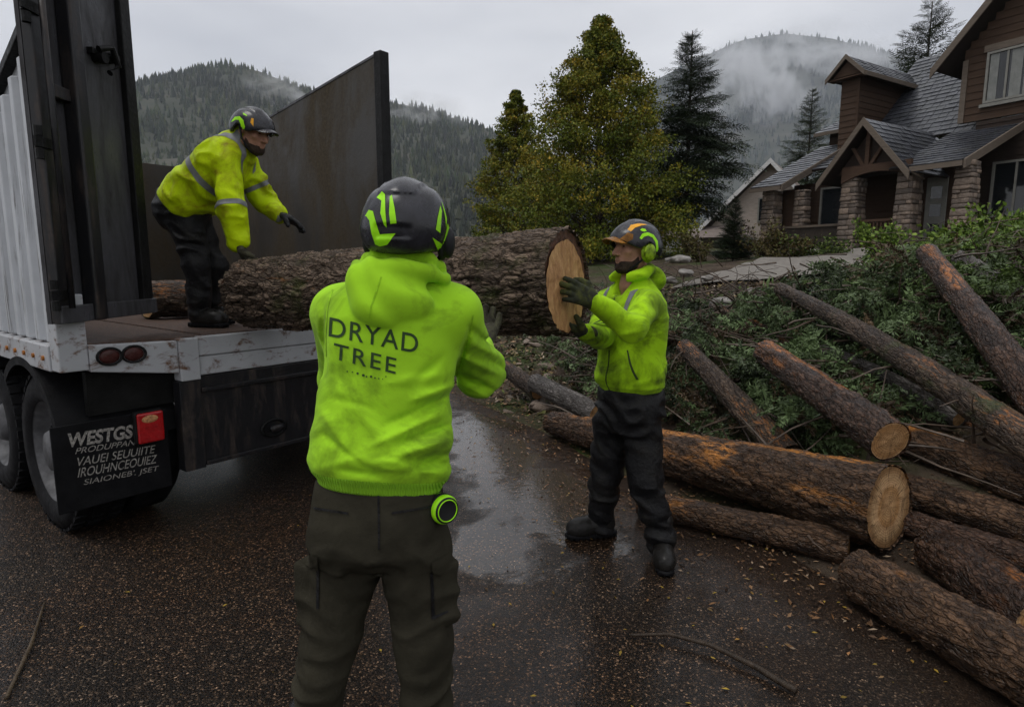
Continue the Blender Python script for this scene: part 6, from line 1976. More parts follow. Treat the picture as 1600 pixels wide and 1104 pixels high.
for i, (pp, Y_, s, lab) in enumerate((((1062, 404), 12.0, (0.30, 0.24, 0.10), 'broad flat pale boulder beside the helmet of the standing worker'), ((1072, 424), 9.6, (0.19, 0.15, 0.08), 'white-grey stone below the flat boulder'),
                                      ((1048, 436), 9.0, (0.13, 0.11, 0.07), 'small pale stone at the shoulder of the standing worker'), ((1108, 432), 9.6, (0.20, 0.14, 0.06), 'pale flat stone at the near edge of the driveway'),
                                      ((1180, 458), 8.0, (0.20, 0.16, 0.09), 'mossy brown boulder at the head of the slender log'), ((1128, 470), 7.6, (0.18, 0.15, 0.09), 'grey-brown boulder half sunk in the brush'))):
    p = W(pp[0], pp[1], Y_)
    z_ = float(terrain(p[0], p[1]))
    me = rock_mesh(50 + i, s); me.materials.append(MT['stone_pale'])
    o = put('boulder', me); o.location = (p[0], p[1], max(z_, p[2] - 0.02)); o.rotation_euler = (0, 0, i * 1.3)
    tag(o, lab, 'boulder', 'stones on the bank')
chunk = [rock_mesh(70 + k, (1.0, 0.42, 0.30)) for k in range(4)]
for me in chunk: me.materials.append(MT['split'])
rng = np.random.default_rng(5)
for i in range(30):
    p = G(rng.uniform(792, 925), rng.uniform(546, 648), 0.02)
    if edge_d(p[0], p[1]) < 0.0: continue
    me = chunk[i % 4]
    o = put('wood_chunk', me)
    s = rng.uniform(0.07, 0.20)
    o.location = (p[0], p[1], float(terrain(p[0], p[1])) + s * 0.15); o.scale = (s, s, s)
    o.rotation_euler = (rng.normal() * 0.3, rng.normal() * 0.3, rng.random() * 6.28)
    tag(o, 'pale broken wood chunk among the debris between the two near workers', 'wood chunk', 'broken wood chunks on the verge')

# ------------------------------------------------------------------ the brown house
def siding_mat(name, c):
    t = NT(name)
    t.set('Base Color', t.ramp(t.noise(4, 6, 0.6, t.coord((1, 1, 6))), [(0.3, tuple(x * 0.7 for x in c)), (0.7, c)])).set('Roughness', 0.7).set('Specular IOR Level', 0.12)
    t.bump(t.noise(40, 5, 0.6, t.coord((0.4, 0.4, 4))), 0.3, 0.01)
    return t.m
MT['siding'] = siding_mat('brown_siding', (0.070, 0.044, 0.030))
MT['trim'] = siding_mat('taupe_trim', (0.155, 0.125, 0.100))
MT['timber'] = siding_mat('brown_timber', (0.085, 0.052, 0.036))
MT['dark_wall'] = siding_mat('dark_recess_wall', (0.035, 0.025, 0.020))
MT['sash'] = plain('pale_window_frame', (0.20, 0.195, 0.175), 0.5, 0.15, 8)
t = NT('window_glass'); t.set('Base Color', (0.012, 0.014, 0.016)).set('Roughness', 0.06).set('Specular IOR Level', 0.6); MT['glass'] = t.m
MT['curtain'] = plain('pale_curtain', (0.20, 0.205, 0.195), 0.8, 0.2, 5)
t = NT('slate_shingle')
cc_ = t.voro(7, t.coord((1.0, 1.0, 2.0)), out='Color')
sp_ = t.n.new('ShaderNodeSeparateColor'); t.l.new(cc_, sp_.inputs[0])
t.set('Base Color', t.mix(t.ramp(t.noise(2, 5), [(0.45, 0.0), (0.75, 0.5)]), t.ramp(sp_.outputs[0], [(0.0, (0.022, 0.024, 0.030)), (1.0, (0.052, 0.055, 0.066))]), (0.035, 0.037, 0.030)))
t.set('Roughness', 0.32).set('Specular IOR Level', 0.3).set('Coat Weight', 0.25).set('Coat Roughness', 0.2)
t.bump(t.noise(45, 5), 0.4, 0.02)
MT['shingle'] = t.m
t = NT('field_stone')
t.set('Base Color', t.mix(1.0, t.ramp(t.noise(5, 6, 0.65), [(0.3, (0.085, 0.064, 0.050)), (0.5, (0.17, 0.135, 0.11)), (0.72, (0.27, 0.225, 0.19))]), t.ramp(t.n.new('ShaderNodeObjectInfo').outputs['Random'], [(0.0, (0.45, 0.43, 0.42)), (0.5, (0.85, 0.82, 0.80)), (1.0, (1.35, 1.25, 1.15))]), 'MULTIPLY')).set('Roughness', 0.65)
t.bump(t.noise(22, 6), 0.5, 0.02); MT['fieldstone'] = t.m
MT['mortar'] = plain('dark_mortar', (0.045, 0.036, 0.030), 0.9, 0.3, 10)
HL = W(1290, 285, 19.0)
HANG = math.radians(-58.9)
HB = 2.02
house = thing('brown_house', 'brown timber house with stone porch columns, dormer and wet slate roofs on the bank', 'house', (HL[0], HL[1], 0), HANG)
HX = np.array([math.cos(HANG), math.sin(HANG), 0]); HY = np.array([-HX[1], HX[0], 0])

def roof_plane(p0, p1, p2, p3, courses, parent, name='roof_slope', th=0.05):
    """p0-p1 eave, p3-p2 top. Courses of shingles, each stepping over the one below."""
    p0, p1, p2, p3 = [np.asarray(p, float) for p in (p0, p1, p2, p3)]
    nv = nrm(np.cross(p1 - p0, p3 - p0))
    if nv[2] < 0: nv = -nv
    base = MB().add([p0, p1, p2, p3, p0 - nv * th, p1 - nv * th, p2 - nv * th, p3 - nv * th], [(0, 1, 2, 3), (7, 6, 5, 4), (0, 4, 5, 1), (1, 5, 6, 2), (2, 6, 7, 3), (3, 7, 4, 0)]).build(name, MT['dark_wall'], parent)
    rng = np.random.default_rng(int(abs(p0.sum() * 100)) + 3)
    m = MB()
    for i in range(courses):
        a, b = i / courses, min(1.0, (i + 1.25) / courses)
        A, B = p0 + (p3 - p0) * a, p1 + (p2 - p1) * a
        C, D = p1 + (p2 - p1) * b, p0 + (p3 - p0) * b
        w = np.linalg.norm(B - A)
        n = max(1, int(w / 0.26))
        cuts = np.sort(np.concatenate([[0, 1], (np.arange(1, n) + rng.uniform(-0.25, 0.25, n - 1)) / n])) if n > 1 else np.array([0, 1.0])
        for k in range(len(cuts) - 1):
            s0, s1 = cuts[k] + 0.004, cuts[k + 1]
            h0 = 0.028 + rng.uniform(-0.006, 0.010)
            dn = (A - D) * 0.02 * rng.normal()
            q = [A + (B - A) * s0 + dn, A + (B - A) * s1 + dn, D + (C - D) * s1, D + (C - D) * s0]
            lo = [q[0] + nv * 0.004, q[1] + nv * 0.004, q[2] + nv * 0.003, q[3] + nv * 0.003]
            hi = [q[0] + nv * h0, q[1] + nv * h0, q[2] + nv * 0.008, q[3] + nv * 0.008]
            m.hexa(lo, hi)
    sh = m.build('shingles', MT['shingle'], base)
    sh['kind'] = 'stuff'
    return base
def board_wall(x0, x1, z0, z1, y, parent, axis='x', top=None, step=0.19, mat='siding'):
    """lapped boards; axis 'x': wall faces -y; axis 'y': wall faces +x, spanning y0..y1 given in x0,x1 and standing at x=y"""
    if axis == 'x':
        wall = MB().box(x0, x1, y, y + 0.12, z0, z1).build('wall', MT['dark_wall'], parent) if top is None else None
    else:
        wall = MB().box(y - 0.12, y, x0, x1, z0, z1).build('wall', MT['dark_wall'], parent) if top is None else None
    if top is not None:
        poly = [(x0, z0), (x1, z0)] + top
        pts = [(p, y, q) if axis == 'x' else (y, p, q) for p, q in poly]
        off = np.array([0, 0.12, 0]) if axis == 'x' else np.array([-0.12, 0, 0])
        wall = MB().prism(pts, np.zeros(3), off).build('wall', MT['dark_wall'], parent)
    z = z0
    while z < z1 - 0.03:
        zt = min(z + step + 0.02, z1)
        a, b = x0, x1
        if top is not None:
            poly = [(x0, z0), (x1, z0)] + top
            zm = (z + min(z + step, z1)) / 2
            xs_ = []
            for (pa_, pb_) in zip(poly, poly[1:] + poly[:1]):
                if (pa_[1] - zm) * (pb_[1] - zm) < 0:
                    xs_.append(pa_[0] + (pb_[0] - pa_[0]) * (zm - pa_[1]) / (pb_[1] - pa_[1]))
            if len(xs_) < 2: break
            a, b = min(xs_), max(xs_)
        if axis == 'x':
            v = [(a, y - 0.030, z), (b, y - 0.030, z), (b, y - 0.002, z), (a, y - 0.002, z), (a, y - 0.010, zt), (b, y - 0.010, zt), (b, y - 0.002, zt), (a, y - 0.002, zt)]
        else:
            v = [(y + 0.002, a, z), (y + 0.030, a, z), (y + 0.030, b, z), (y + 0.002, b, z), (y + 0.002, a, zt), (y + 0.010, a, zt), (y + 0.010, b, zt), (y + 0.002, b, zt)]
        obj('siding_board', v, BOXF, MT[mat], wall, False, True)
        z += step
    return wall
def rake(a, b, parent, h=0.20, t=0.05, name='rake_board', mat='trim', out=(0, -1, 0)):
    a, b, out = np.asarray(a, float), np.asarray(b, float), np.asarray(out, float)
    dn = np.array([0, 0, -h])
    return MB().hexa([a + dn, b + dn, b + dn + out * t, a + dn + out * t], [a, b, b + out * t, a + out * t]).build(name, MT[mat], parent)
def window(x0, x1, z0, z1, y, parent, mull=1, axis='x', curtain=False):
    def bx(a0, a1, b0, b1, c0, c1):
        return MB().box(a0, a1, b0, b1, c0, c1) if axis == 'x' else MB().box(-b1, -b0, a0, a1, c0, c1)
    w = bx(x0, x1, y - 0.020, y + 0.01, z0, z1).build('window', MT['curtain'] if False else MT['glass'], parent)
    f = 0.06
    fr = MB()
    for q in ((x0 - f, x0, y - 0.07, y - 0.001, z0 - f, z1 + f), (x1, x1 + f, y - 0.07, y - 0.001, z0 - f, z1 + f), (x0, x1, y - 0.068, y - 0.001, z1, z1 + f), (x0, x1, y - 0.068, y - 0.001, z0 - f, z0)):
        if axis == 'x': fr.box(*q)
        else: fr.box(-q[3], -q[2], q[0], q[1], q[4], q[5])
    for k in range(mull):
        xm = x0 + (x1 - x0) * (k + 1) / (mull + 1)
        q = (xm - 0.025, xm + 0.025, y - 0.05, y - 0.021, z0, z1)
        if axis == 'x': fr.box(*q)
        else: fr.box(-q[3], -q[2], q[0], q[1], q[4], q[5])
    fr.build('frame', MT['sash'], w)
    if curtain:
        n = len([0]); m = MB()
        for (a, b) in ((x0 + 0.02, x0 + 0.02 + (x1 - x0) * 0.16), (x0 + (x1 - x0) * 0.40, x0 + (x1 - x0) * 0.60)):
            k = 6
            for i in range(k):
                u0, u1 = a + (b - a) * i / k, a + (b - a) * (i + 1) / k
                m.box(u0, u1, y - 0.028 - 0.004 * (i % 2), y - 0.021, z0 + 0.01, z1 - 0.01)
        m.build('curtain', MT['curtain'], w)
    return w
# ground floor
board_wall(-2.35, 2.6, HB, 4.25, 1.9, house)
board_wall(2.6, 6.2, HB, 5.55, 2.9, house, mat='dark_wall')  # boards darker than the other siding: porch shade put into their colour
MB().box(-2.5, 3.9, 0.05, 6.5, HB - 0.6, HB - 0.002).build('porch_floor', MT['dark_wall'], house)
window(-1.25, -0.35, 2.75, 4.0, 1.87, house, 0)
window(1.35, 1.75, 2.6, 3.85, 1.87, house, 0)
window(3.2, 4.2, 2.9, 4.3, 2.87, house, 1)
dr = bevel(MB().box(1.95, 2.5, 1.83, 1.868, HB, 4.0).build('front_door', MT['sash'], house), 0.01)
for zz in (2.35, 2.9, 3.4):
    MB().box(2.08, 2.37, 1.822, 1.829, zz, zz + 0.34).build('pane', MT['glass'], dr)
# stone columns
rng = np.random.default_rng(12)
def stone_block(seed):
    bm = bmesh.new()
    bmesh.ops.create_cube(bm, size=1.0)
    bmesh.ops.subdivide_edges(bm, edges=bm.edges[:], cuts=2, use_grid_fill=True)
    V = np.array([v.co[:] for v in bm.verts]); F = np.array([[v.index for v in f.verts] for f in bm.faces])
    bm.free()
    q = V * 2
    k = 0.78 + 0.22 / np.maximum((np.abs(q) ** 5).sum(1) ** 0.2, 1e-6)
    V = V * k[:, None] * (1 + 0.16 * fbm(V * 2.5 + seed * 9.1, 2, seed)[:, None])
    me = mesh_np('stone', V, F, True)
    me.materials.append(MT['fieldstone'])
    return me
SB = [stone_block(k) for k in range(6)]
def stone_column(x0, x1, y0, y1, z0, z1, taper=0.05):
    core = MB().hexa([(x0 + .05, y0 + .05, z0), (x1 - .05, y0 + .05, z0), (x1 - .05, y1 - .05, z0), (x0 + .05, y1 - .05, z0)],
                     [(x0 + .05 + taper, y0 + .05 + taper, z1), (x1 - .05 - taper, y0 + .05 + taper, z1), (x1 - .05 - taper, y1 - .05 - taper, z1), (x0 + .05 + taper, y1 - .05 - taper, z1)]).build('stone_column', MT['mortar'], house)
    z = z0
    while z < z1 - 0.04:
        h = min(rng.uniform(0.08, 0.22), z1 - z)
        tp = taper * (z - z0) / (z1 - z0)
        for side in ('f', 'r'):
            a, b = (x0 + tp, x1 - tp) if side == 'f' else (y0 + tp, y1 - tp)
            p = a
            while p < b - 0.04:
                w = rng.uniform(0.10, 0.36)
                if b - p - w < 0.10: w = b - p
                o = put('stone', SB[rng.integers(6)], None, core)
                dpt = rng.uniform(0.09, 0.17)
                if side == 'f':
                    o.location = (p + w / 2, y0 + tp + 0.03, z + h / 2); o.scale = (w * 0.97, dpt, h * 0.95)
                else:
                    o.location = (x1 - tp - 0.03, p + w / 2, z + h / 2); o.scale = (dpt, w * 0.97, h * 0.95)
                p += w
        z += h
stone_column(0.42, 0.95, 0.05, 0.60, HB - 0.35, 4.05)
stone_column(1.98, 2.48, 0.05, 0.60, HB - 0.35, 4.05)
stone_column(3.36, 3.80, 0.10, 0.65, HB - 0.35, 4.12)
stone_column(-2.35, -1.85, 0.15, 0.65, HB - 0.35, 3.95)
stone_column(-1.62, -1.20, 0.80, 1.20, HB - 0.35, 3.95)
# low stone balustrade wall under the left window
MB().box(-1.9, 0.40, 0.75, 0.95, HB - 0.3, 2.72).build('low_wall', MT['mortar'], house)
MB().box(-1.95, 0.41, 0.70, 1.0, 2.721, 2.79).build('wall_cap', MT['trim'], house)
for i in range(9):
    MB().box(1.02 + i * 0.105, 1.06 + i * 0.105, 0.30, 0.34, HB, 2.75).build('baluster', MT['timber'], house)
MB().box(0.96, 1.97, 0.28, 0.36, 2.751, 2.82).build('handrail', MT['timber'], house)
# porch gable
PA, PZ, PE = 1.17, 5.56, 4.0
roof_plane((-0.10, -0.25, PE - 0.08), (-0.10, 3.5, PE - 0.08), (PA, 3.5, PZ), (PA, -0.25, PZ), 11, house)
roof_plane((2.48, -0.25, PE - 0.04), (2.48, 3.5, PE - 0.04), (PA, 3.5, PZ), (PA, -0.25, PZ), 11, house)
rake((-0.12, -0.252, PE - 0.06), (PA, -0.252, PZ + 0.03), house, 0.22)
rake((PA, -0.252, PZ + 0.03), (2.50, -0.252, PE - 0.02), house, 0.22)
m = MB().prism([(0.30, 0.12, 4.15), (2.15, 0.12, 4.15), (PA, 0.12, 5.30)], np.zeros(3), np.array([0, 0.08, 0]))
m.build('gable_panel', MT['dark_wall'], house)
bevel(MB().box(PA - 0.06, PA + 0.06, 0.02, 0.118, 4.32, 5.35).build('king_post', MT['timber'], house), 0.01)
for s in (-1, 1):
    MB().hexa([(PA + s * 0.06, 0.03, 4.34), (PA + s * 0.17, 0.03, 4.34), (PA + s * 0.17, 0.117, 4.34), (PA + s * 0.06, 0.117, 4.34)],
              [(PA + s * 0.38, 0.03, 4.85), (PA + s * 0.48, 0.03, 4.85), (PA + s * 0.48, 0.117, 4.85), (PA + s * 0.38, 0.117, 4.85)]).build('truss_brace', MT['timber'], house)
ab = MB()
for i in range(16):
    x0_, x1_ = 0.48 + 1.9 * i / 16, 0.48 + 1.9 * (i + 1) / 16
    zb = lambda x: 3.86 + 0.26 * (1 - ((x - 1.45) / 0.98) ** 2)
    ab.hexa([(x0_, 0.0, zb(x0_)), (x1_, 0.0, zb(x1_)), (x1_, 0.117, zb(x1_)), (x0_, 0.117, zb(x0_))], [(x0_, 0.0, 4.33), (x1_, 0.0, 4.33), (x1_, 0.117, 4.33), (x0_, 0.117, 4.33)])
ab.build('arched_beam', MT['timber'], house)
# long lower roof, in two lengths
roof_plane((1.9, -0.15, 4.10), (3.68, -0.15, 4.10), (3.68, 3.15, 5.42), (1.9, 3.15, 5.42), 14, house)
rake((3.70, -0.17, 4.12), (3.70, 3.15, 5.46), house, 0.22, 0.05, out=(1, 0, 0))
rake((2.45, -0.16, 4.09), (3.69, -0.16, 4.09), house, 0.13, 0.05, 'eave_board')
roof_plane((-2.65, -0.05, 4.05), (-1.48, -0.05, 4.05), (-1.48, 3.7, 5.75), (-2.65, 3.7, 5.75), 16, house)
rake((-1.46, -0.07, 4.07), (-1.46, 3.7, 5.79), house, 0.22, 0.05, out=(1, 0, 0))
rake((-2.66, -0.06, 4.04), (-1.47, -0.06, 4.04), house, 0.13, 0.05, 'eave_board')
roof_plane((-1.45, 1.4, 4.62), (0.4, 1.4, 4.62), (0.4, 3.7, 5.66), (-1.45, 3.7, 5.66), 9, house)
board_wall(-2.4, -1.52, HB, 4.0, 0.9, house)
# steep main roof behind
roof_plane((-1.4, 3.4, 5.45), (2.6, 3.4, 5.45), (2.6, 7.3, 9.0), (-1.4, 7.3, 9.0), 22, house)
roof_plane((6.8, 2.4, 6.6), (6.8, 8.5, 6.6), (4.3, 8.5, 10.35), (4.3, 2.4, 10.35), 16, house)
# big front gable with the window
roof_plane((1.52, 2.4, 7.15), (1.52, 8.5, 7.15), (4.3, 8.5, 10.40), (4.3, 2.4, 10.40), 18, house)
rake((1.50, 2.398, 7.17), (4.3, 2.398, 10.45), house, 0.26)
rake((4.3, 2.398, 10.45), (6.9, 2.398, 6.65), house, 0.26)
bw = board_wall(2.15, 6.2, 5.58, 9.9, 2.9, house, top=[(6.2, 7.4), (4.3, 9.9), (2.15, 7.55)], step=0.20)
MB().box(2.13, 2.27, 2.84, 2.895, 5.58, 7.3).build('corner_board', MT['trim'], house)
MB().box(2.65, 4.25, 2.80, 2.868, 7.38, 7.56).build('window_head', MT['trim'], house)
MB().box(2.66, 4.24, 2.78, 2.868, 5.90, 5.985).build('window_sill', MT['sash'], house)
window(2.80, 4.10, 6.06, 7.30, 2.85, house, 2, curtain=True)
MB().prism([(4.0, 2.868, 8.2), (4.6, 2.868, 8.2), (4.6, 2.868, 8.8), (4.3, 2.868, 9.05), (4.0, 2.868, 8.8)], np.zeros(3), np.array([0, -0.05, 0])).build('gable_vent', MT['timber'], house)
# dormer
board_wall(-1.56, -0.96, 5.0, 7.75, 3.0, house)
board_wall(3.0, 6.6, 5.0, 7.75, -0.96, house, axis='y')
MB().box(-1.0, -0.925, 2.96, 3.04, 5.0, 7.75).build('corner_board', MT['siding'], house)
roof_plane((-0.62, 2.65, 7.72), (-0.62, 7.2, 7.72), (-1.27, 7.2, 8.36), (-1.27, 2.65, 8.36), 6, house)
roof_plane((-1.92, 2.65, 7.72), (-1.92, 6.6, 7.72), (-1.27, 6.6, 8.36), (-1.27, 2.65, 8.36), 6, house)
rake((-0.60, 2.65, 7.73), (-0.60, 7.2, 7.73), house, 0.14, 0.04, 'eave_board', out=(1, 0, 0))
rake((-1.94, 2.648, 7.74), (-1.27, 2.648, 8.40), house, 0.15)
rake((-1.27, 2.648, 8.40), (-0.60, 2.648, 7.74), house, 0.15)
MB().prism([(-1.75, 2.75, 7.74), (-0.79, 2.75, 7.74), (-1.27, 2.75, 8.22)], np.zeros(3), np.array([0, 0.06, 0])).build('gable_panel', MT['siding'], house)
MB().box(-1.9, -0.64, 2.70, 3.05, 7.66, 7.70).build('soffit', MT['timber'], house)
# far upper block with a small shed roof
board_wall(-2.75, -1.62, 5.0, 6.5, 4.4, house)
roof_plane((-3.05, 3.9, 6.30), (-1.58, 3.9, 6.30), (-1.58, 6.0, 7.2), (-3.05, 6.0, 7.2), 6, house)
rake((-3.06, 3.89, 6.31), (-1.58, 3.89, 6.31), house, 0.12, 0.04, 'eave_board')
# gutter and bracket
V, F = tube([(2.46, -0.2, 4.0), (2.62, -0.05, 3.86), (2.60, 0.3, 3.80)], 0.03, 8)
obj('downpipe', V, F, MT['trim'], house, True, True)

# ------------------------------------------------------------------ the pale cottage behind
CA = math.radians(-32)
cb_ = on_ground(1150, 33.0)
cot = thing('pale_cottage', 'pale cottage with long white gable edge and grey roof behind the dark conifer', 'house', (cb_[0], 33.0, 0), CA)
def cl(px, py):
    """point of the cottage's front plane under a line of sight, in its own axes"""
    n = np.array([-math.sin(CA), math.cos(CA), 0]); r = ray(px, py)
    P = EYE + r * (((np.array([cb_[0], 33.0, 0]) - EYE) @ n) / (r @ n))
    d = P - np.array([cb_[0], 33.0, 0])
    return d[0] * math.cos(CA) + d[1] * math.sin(CA), P[2]
MT['cream'] = siding_mat('pale_plaster', (0.42, 0.36, 0.31)); MT['white_trim'] = siding_mat('white_trim', (0.62, 0.61, 0.60))
MT['cot_roof'] = siding_mat('grey_brown_roof', (0.20, 0.165, 0.150))
ax_, az_ = cl(1207, 250); lx_, lz_ = cl(1060, 392); rx_, rz_ = cl(1262, 318)
zb = float(terrain(cb_[0], 33.0)) - 0.4
MB().prism([(lx_ + 1.2, 0, zb), (rx_, 0, zb), (rx_, 0, rz_ - 0.05), (ax_, 0, az_ - 0.15), (lx_ + 1.2, 0, lz_ + 0.75)], np.zeros(3), np.array([0, 0.2, 0])).build('gable_wall', MT['cream'], cot)
for (a, b) in (((lx_, lz_), (ax_, az_)), ((ax_, az_), (rx_ + 0.4, rz_ - 0.2))):
    q0, q1 = np.array([a[0], -0.5, a[1]]), np.array([b[0], -0.5, b[1]])
    MB().add([q0, q1, q1 + [0, 7, 0], q0 + [0, 7, 0], q0 - [0, 0, .12], q1 - [0, 0, .12], q1 + [0, 7, -.12], q0 + [0, 7, -.12]], [(0, 1, 2, 3), (7, 6, 5, 4), (0, 4, 5, 1), (1, 5, 6, 2), (2, 6, 7, 3), (3, 7, 4, 0)]).build('roof_slope', MT['cot_roof'], cot)
    rake(q0 - [0, 0.01, -0.03], q1 - [0, 0.01, -0.03], cot, 0.26, 0.06, 'bargeboard', 'white_trim')
MB().box(rx_ - 0.4, rx_ + 5.5, 2.5, 2.7, zb, rz_ + 0.3).build('side_wall', MT['cream'], cot)
x0_, z0_ = cl(1044, 418); x1_, z1_ = cl(1100, 372)
MB().box(x0_, x0_ + 1.6, -0.8, -0.6, zb, z1_ - 0.05).build('porch_wall', MT['white_trim'], cot)
MB().box(x0_ + 1.7, x0_ + 2.0, -0.9, -0.6, zb, z1_ - 0.15).build('porch_post', MT['white_trim'], cot)
dd_ = MB().box(x0_ + 2.2, x0_ + 3.1, -0.10, -0.01, zb, z1_ - 0.5).build('cottage_door', plain('red_brown_door', (0.10, 0.035, 0.022), 0.6), cot)
MB().prism([(x0_ - 0.3, -1.2, z1_ - 0.02), (x0_ + 4.6, -1.2, z1_ - 0.02), (x0_ + 4.2, -0.3, z1_ + 0.55), (x0_ + 0.1, -0.3, z1_ + 0.55)], np.zeros(3), np.array([0, 0.3, 0.08])).build('porch_roof', MT['cot_roof'], cot)
window(ax_ - 0.5, ax_ + 0.5, az_ - 3.0, az_ - 1.9, -0.03, cot, 1)

# ------------------------------------------------------------------ hills, forest, mist, haze
def hill(profile, Yr, Yf, Yb, x_lo, x_hi, seed, step, rough):
    """ridge heights read against the sky at distance Yr, falling towards us to Yf"""
    xs_ = np.arange(x_lo, x_hi, step); ys_ = np.concatenate([np.arange(Yf, Yr, step), np.arange(Yr, Yb, step * 2)])
    XX, YY = np.meshgrid(xs_, ys_)
    pxs = np.array([p[0] for p in profile], float); hh = np.array([W(p[0], p[1], Yr)[2] for p in profile])
    pos = np.array([W(p[0], p[1], Yr)[0] for p in profile])
    # ridge height follows the sight line so spurs keep the outline from near it too
    ridge = np.interp(XX * (1 - 0.25 * (1 - (YY - Yf) / (Yr - Yf))), pos, hh)
    s = np.clip((YY - Yf) / (Yr - Yf), 0, 1)
    back = np.clip((YY - Yr) / (Yb - Yr), 0, 1)
    prof = s ** 1.15 * (1 - 0.5 * back)
    q = np.stack([XX / rough, YY / rough, 0 * XX], -1)
    spur = 1 + 0.26 * fbm(q, 5, seed) * np.clip(1 - s, 0, 1) + 0.10 * fbm(q * 2.3, 4, seed + 3) * np.clip(1.02 - s, 0, 0.6)
    return XX, YY, ridge * prof * spur - 1.0
TREE_V, TREE_F = [], []
for (z0_, z1_, r_) in ((0.0, 0.62, 0.22), (0.38, 1.0, 0.15)):
    n0 = len(TREE_V)
    TREE_V += [(r_ * math.cos(k * 1.2566 + z0_), r_ * math.sin(k * 1.2566 + z0_), z0_) for k in range(5)] + [(0, 0, z1_)]
    TREE_F += [(n0 + k, n0 + (k + 1) % 5, n0 + 5) for k in range(5)]
def forest(name, label, XX, YY, ZZ, spacing, h, stops, seed, ymax):
    rng = np.random.default_rng(seed)
    xs_, ys_ = XX[0], YY[:, 0]
    n = int((xs_[-1] - xs_[0]) * (ymax - ys_[0]) / spacing ** 2)
    x = rng.uniform(xs_[0], xs_[-1], n); y = rng.uniform(ys_[0], ymax, n)
    i = np.clip(np.searchsorted(ys_, y) - 1, 0, len(ys_) - 2); j = np.clip(np.searchsorted(xs_, x) - 1, 0, len(xs_) - 2)
    fy = (y - ys_[i]) / (ys_[i + 1] - ys_[i]); fx = (x - xs_[j]) / (xs_[j + 1] - xs_[j])
    z = ZZ[i, j] * (1 - fy) * (1 - fx) + ZZ[i + 1, j] * fy * (1 - fx) + ZZ[i, j + 1] * (1 - fy) * fx + ZZ[i + 1, j + 1] * fy * fx
    cl_ = fbm(np.stack([x / 60, y / 60, 0 * x], -1), 3, seed)
    k = (cl_ > -0.30) & (np.abs(x / y) < 1.05)
    x, y, z, cl_ = x[k], y[k], z[k], cl_[k]
    n = len(x)
    a = rng.random(n) * 6.28
    X = np.stack([np.cos(a), np.sin(a), 0 * a], -1); Y_ = np.stack([-np.sin(a), np.cos(a), 0 * a], -1); Z_ = np.tile([[0, 0, 1.0]], (n, 1))
    S = h * (0.35 + 1.15 * rng.random(n) ** 1.6) * (1 + 0.4 * cl_)
    TV = np.array(TREE_V); wdt = 1.0
    V, F = scatter(TV, np.array(TREE_F), np.stack([x, y, z - 1.0], -1), X * 1.15, Y_ * 1.15, Z_, S)
    c = colors(n, 1, stops, rng, 0.3) * (1 + 0.9 * fbm(np.stack([x / 140, y / 140, 0 * x], -1), 3, seed + 9)[:, None])
    return tag(obj(name, V, F, MT['needle'], None, False, False, np.repeat(np.clip(c, 0.003, 1), len(TREE_V), 0)), label, 'forest', kind='stuff')
t = NT('forest_floor_far')
t.set('Base Color', t.ramp(t.noise(0.02, 8, 0.65), [(0.35, (0.018, 0.024, 0.011)), (0.55, (0.034, 0.036, 0.019)), (0.72, (0.075, 0.065, 0.050))])).set('Roughness', 0.95)
def hill_obj(name, XX, YY, ZZ):
    ny_, nx_ = XX.shape
    idx = np.arange(nx_ * ny_).reshape(ny_, nx_)
    F = np.stack([idx[:-1, :-1].ravel(), idx[:-1, 1:].ravel(), idx[1:, 1:].ravel(), idx[1:, :-1].ravel()], -1)
    return tag(obj(name, np.stack([XX, YY, ZZ], -1).reshape(-1, 3), F, t.m), kind='structure')
left = hill([(-900, 330), (-300, 280), (0, 225), (120, 185), (210, 147), (280, 117), (350, 101), (400, 109), (480, 140), (600, 158), (650, 166), (700, 181), (770, 203), (860, 262), (960, 330), (1100, 390)], 950, 260, 1500, -1500, 420, 5, 12, 150)
hill_obj('hill', *left)
forest('hillside_forest', 'dark conifer forest covering the left hill', *left, 6.0, 9, [(0.010, 0.016, 0.007), (0.022, 0.033, 0.012), (0.050, 0.054, 0.020)], 3, 1010)
right = hill([(500, 420), (800, 330), (940, 210), (1010, 132), (1090, 92), (1160, 62), (1225, 52), (1300, 60), (1350, 74), (1450, 120), (1600, 200), (1900, 320), (2300, 420)], 2300, 900, 3200, -500, 3200, 15, 34, 420)
hill_obj('mountain', *right)
forest('mountain_forest', 'blue-grey conifer forest on the misty right mountain', *right, 14, 15, [(0.014, 0.022, 0.014), (0.028, 0.036, 0.022)], 4, 2420)

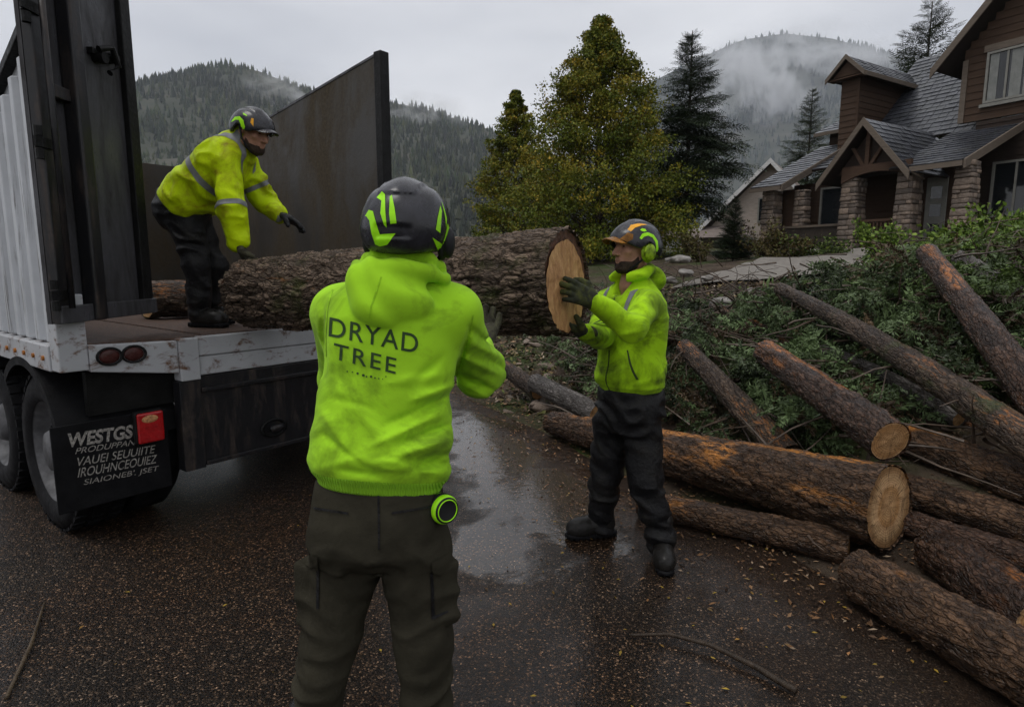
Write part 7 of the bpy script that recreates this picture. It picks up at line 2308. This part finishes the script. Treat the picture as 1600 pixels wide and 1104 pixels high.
def mist(name, label, c, r, dens, nscale, seed, cutoff):
    bm = bmesh.new()
    bmesh.ops.create_icosphere(bm, subdivisions=3, radius=1.0)
    me = bpy.data.meshes.new(name); bm.to_mesh(me); bm.free()
    o = put(name, me); o.location = c; o.scale = r
    nt = NT(name + '_vapour')
    nt.n.remove(nt.p)
    pv = nt.n.new('ShaderNodeVolumePrincipled')
    pv.inputs['Color'].default_value = (0.95, 0.96, 0.98, 1)
    nt.l.new(pv.outputs[0], nt.out.inputs['Volume'])
    vec = nt.coord((nscale[0], nscale[1], nscale[2]), loc=(seed * 3.1, seed * 1.7, seed))
    nz_ = nt.noise(1.0, 5, 0.6, vec, 0.5)
    ln = nt.n.new('ShaderNodeVectorMath'); ln.operation = 'LENGTH'; nt.l.new(nt.coord(), ln.inputs[0])
    fall = nt.ramp(ln.outputs['Value'], [(0.25, 1.0), (0.95, 0.0)])
    val = nt.math('MULTIPLY', nt.math('MULTIPLY', nt.ramp(nz_, [(cutoff, 0.0), (cutoff + 0.22, 1.0)]), fall), dens)
    nt.l.new(val, pv.inputs['Density'])
    me.materials.append(nt.m)
    return tag(o, label, 'mist', kind='stuff')
c_ = W(1175, 140, 1750); mist('mist', 'white mist drifting up the flank of the right mountain', c_, (210, 130, 175), 0.065, (2.8, 1.6, 1.5), 2, 0.49)
c_ = W(1265, 90, 1950); mist('mist', 'cloud veil over the top of the right mountain', c_, (420, 170, 120), 0.020, (3.0, 1.6, 1.6), 5, 0.47)
c_ = W(455, 135, 820); mist('mist', 'thin mist below the summit of the left hill', c_, (75, 60, 30), 0.030, (2.4, 1.6, 1.6), 7, 0.48)
c_ = W(655, 180, 860); mist('mist', 'thin mist on the shoulder of the left hill', c_, (80, 60, 36), 0.034, (2.6, 1.6, 1.6), 9, 0.48)

hz_ = MB().box(-3600, 3600, -200, 3400, -6, 1150).build('haze', None)
nt = NT('damp_air'); nt.n.remove(nt.p)
pv = nt.n.new('ShaderNodeVolumePrincipled')
pv.inputs['Color'].default_value = (0.80, 0.87, 1.0, 1)
pv.inputs['Density'].default_value = 0.00014
nt.l.new(pv.outputs[0], nt.out.inputs['Volume'])
hz_.data.materials.append(nt.m)
tag(hz_, 'damp grey haze filling the valley air', 'haze', kind='stuff')
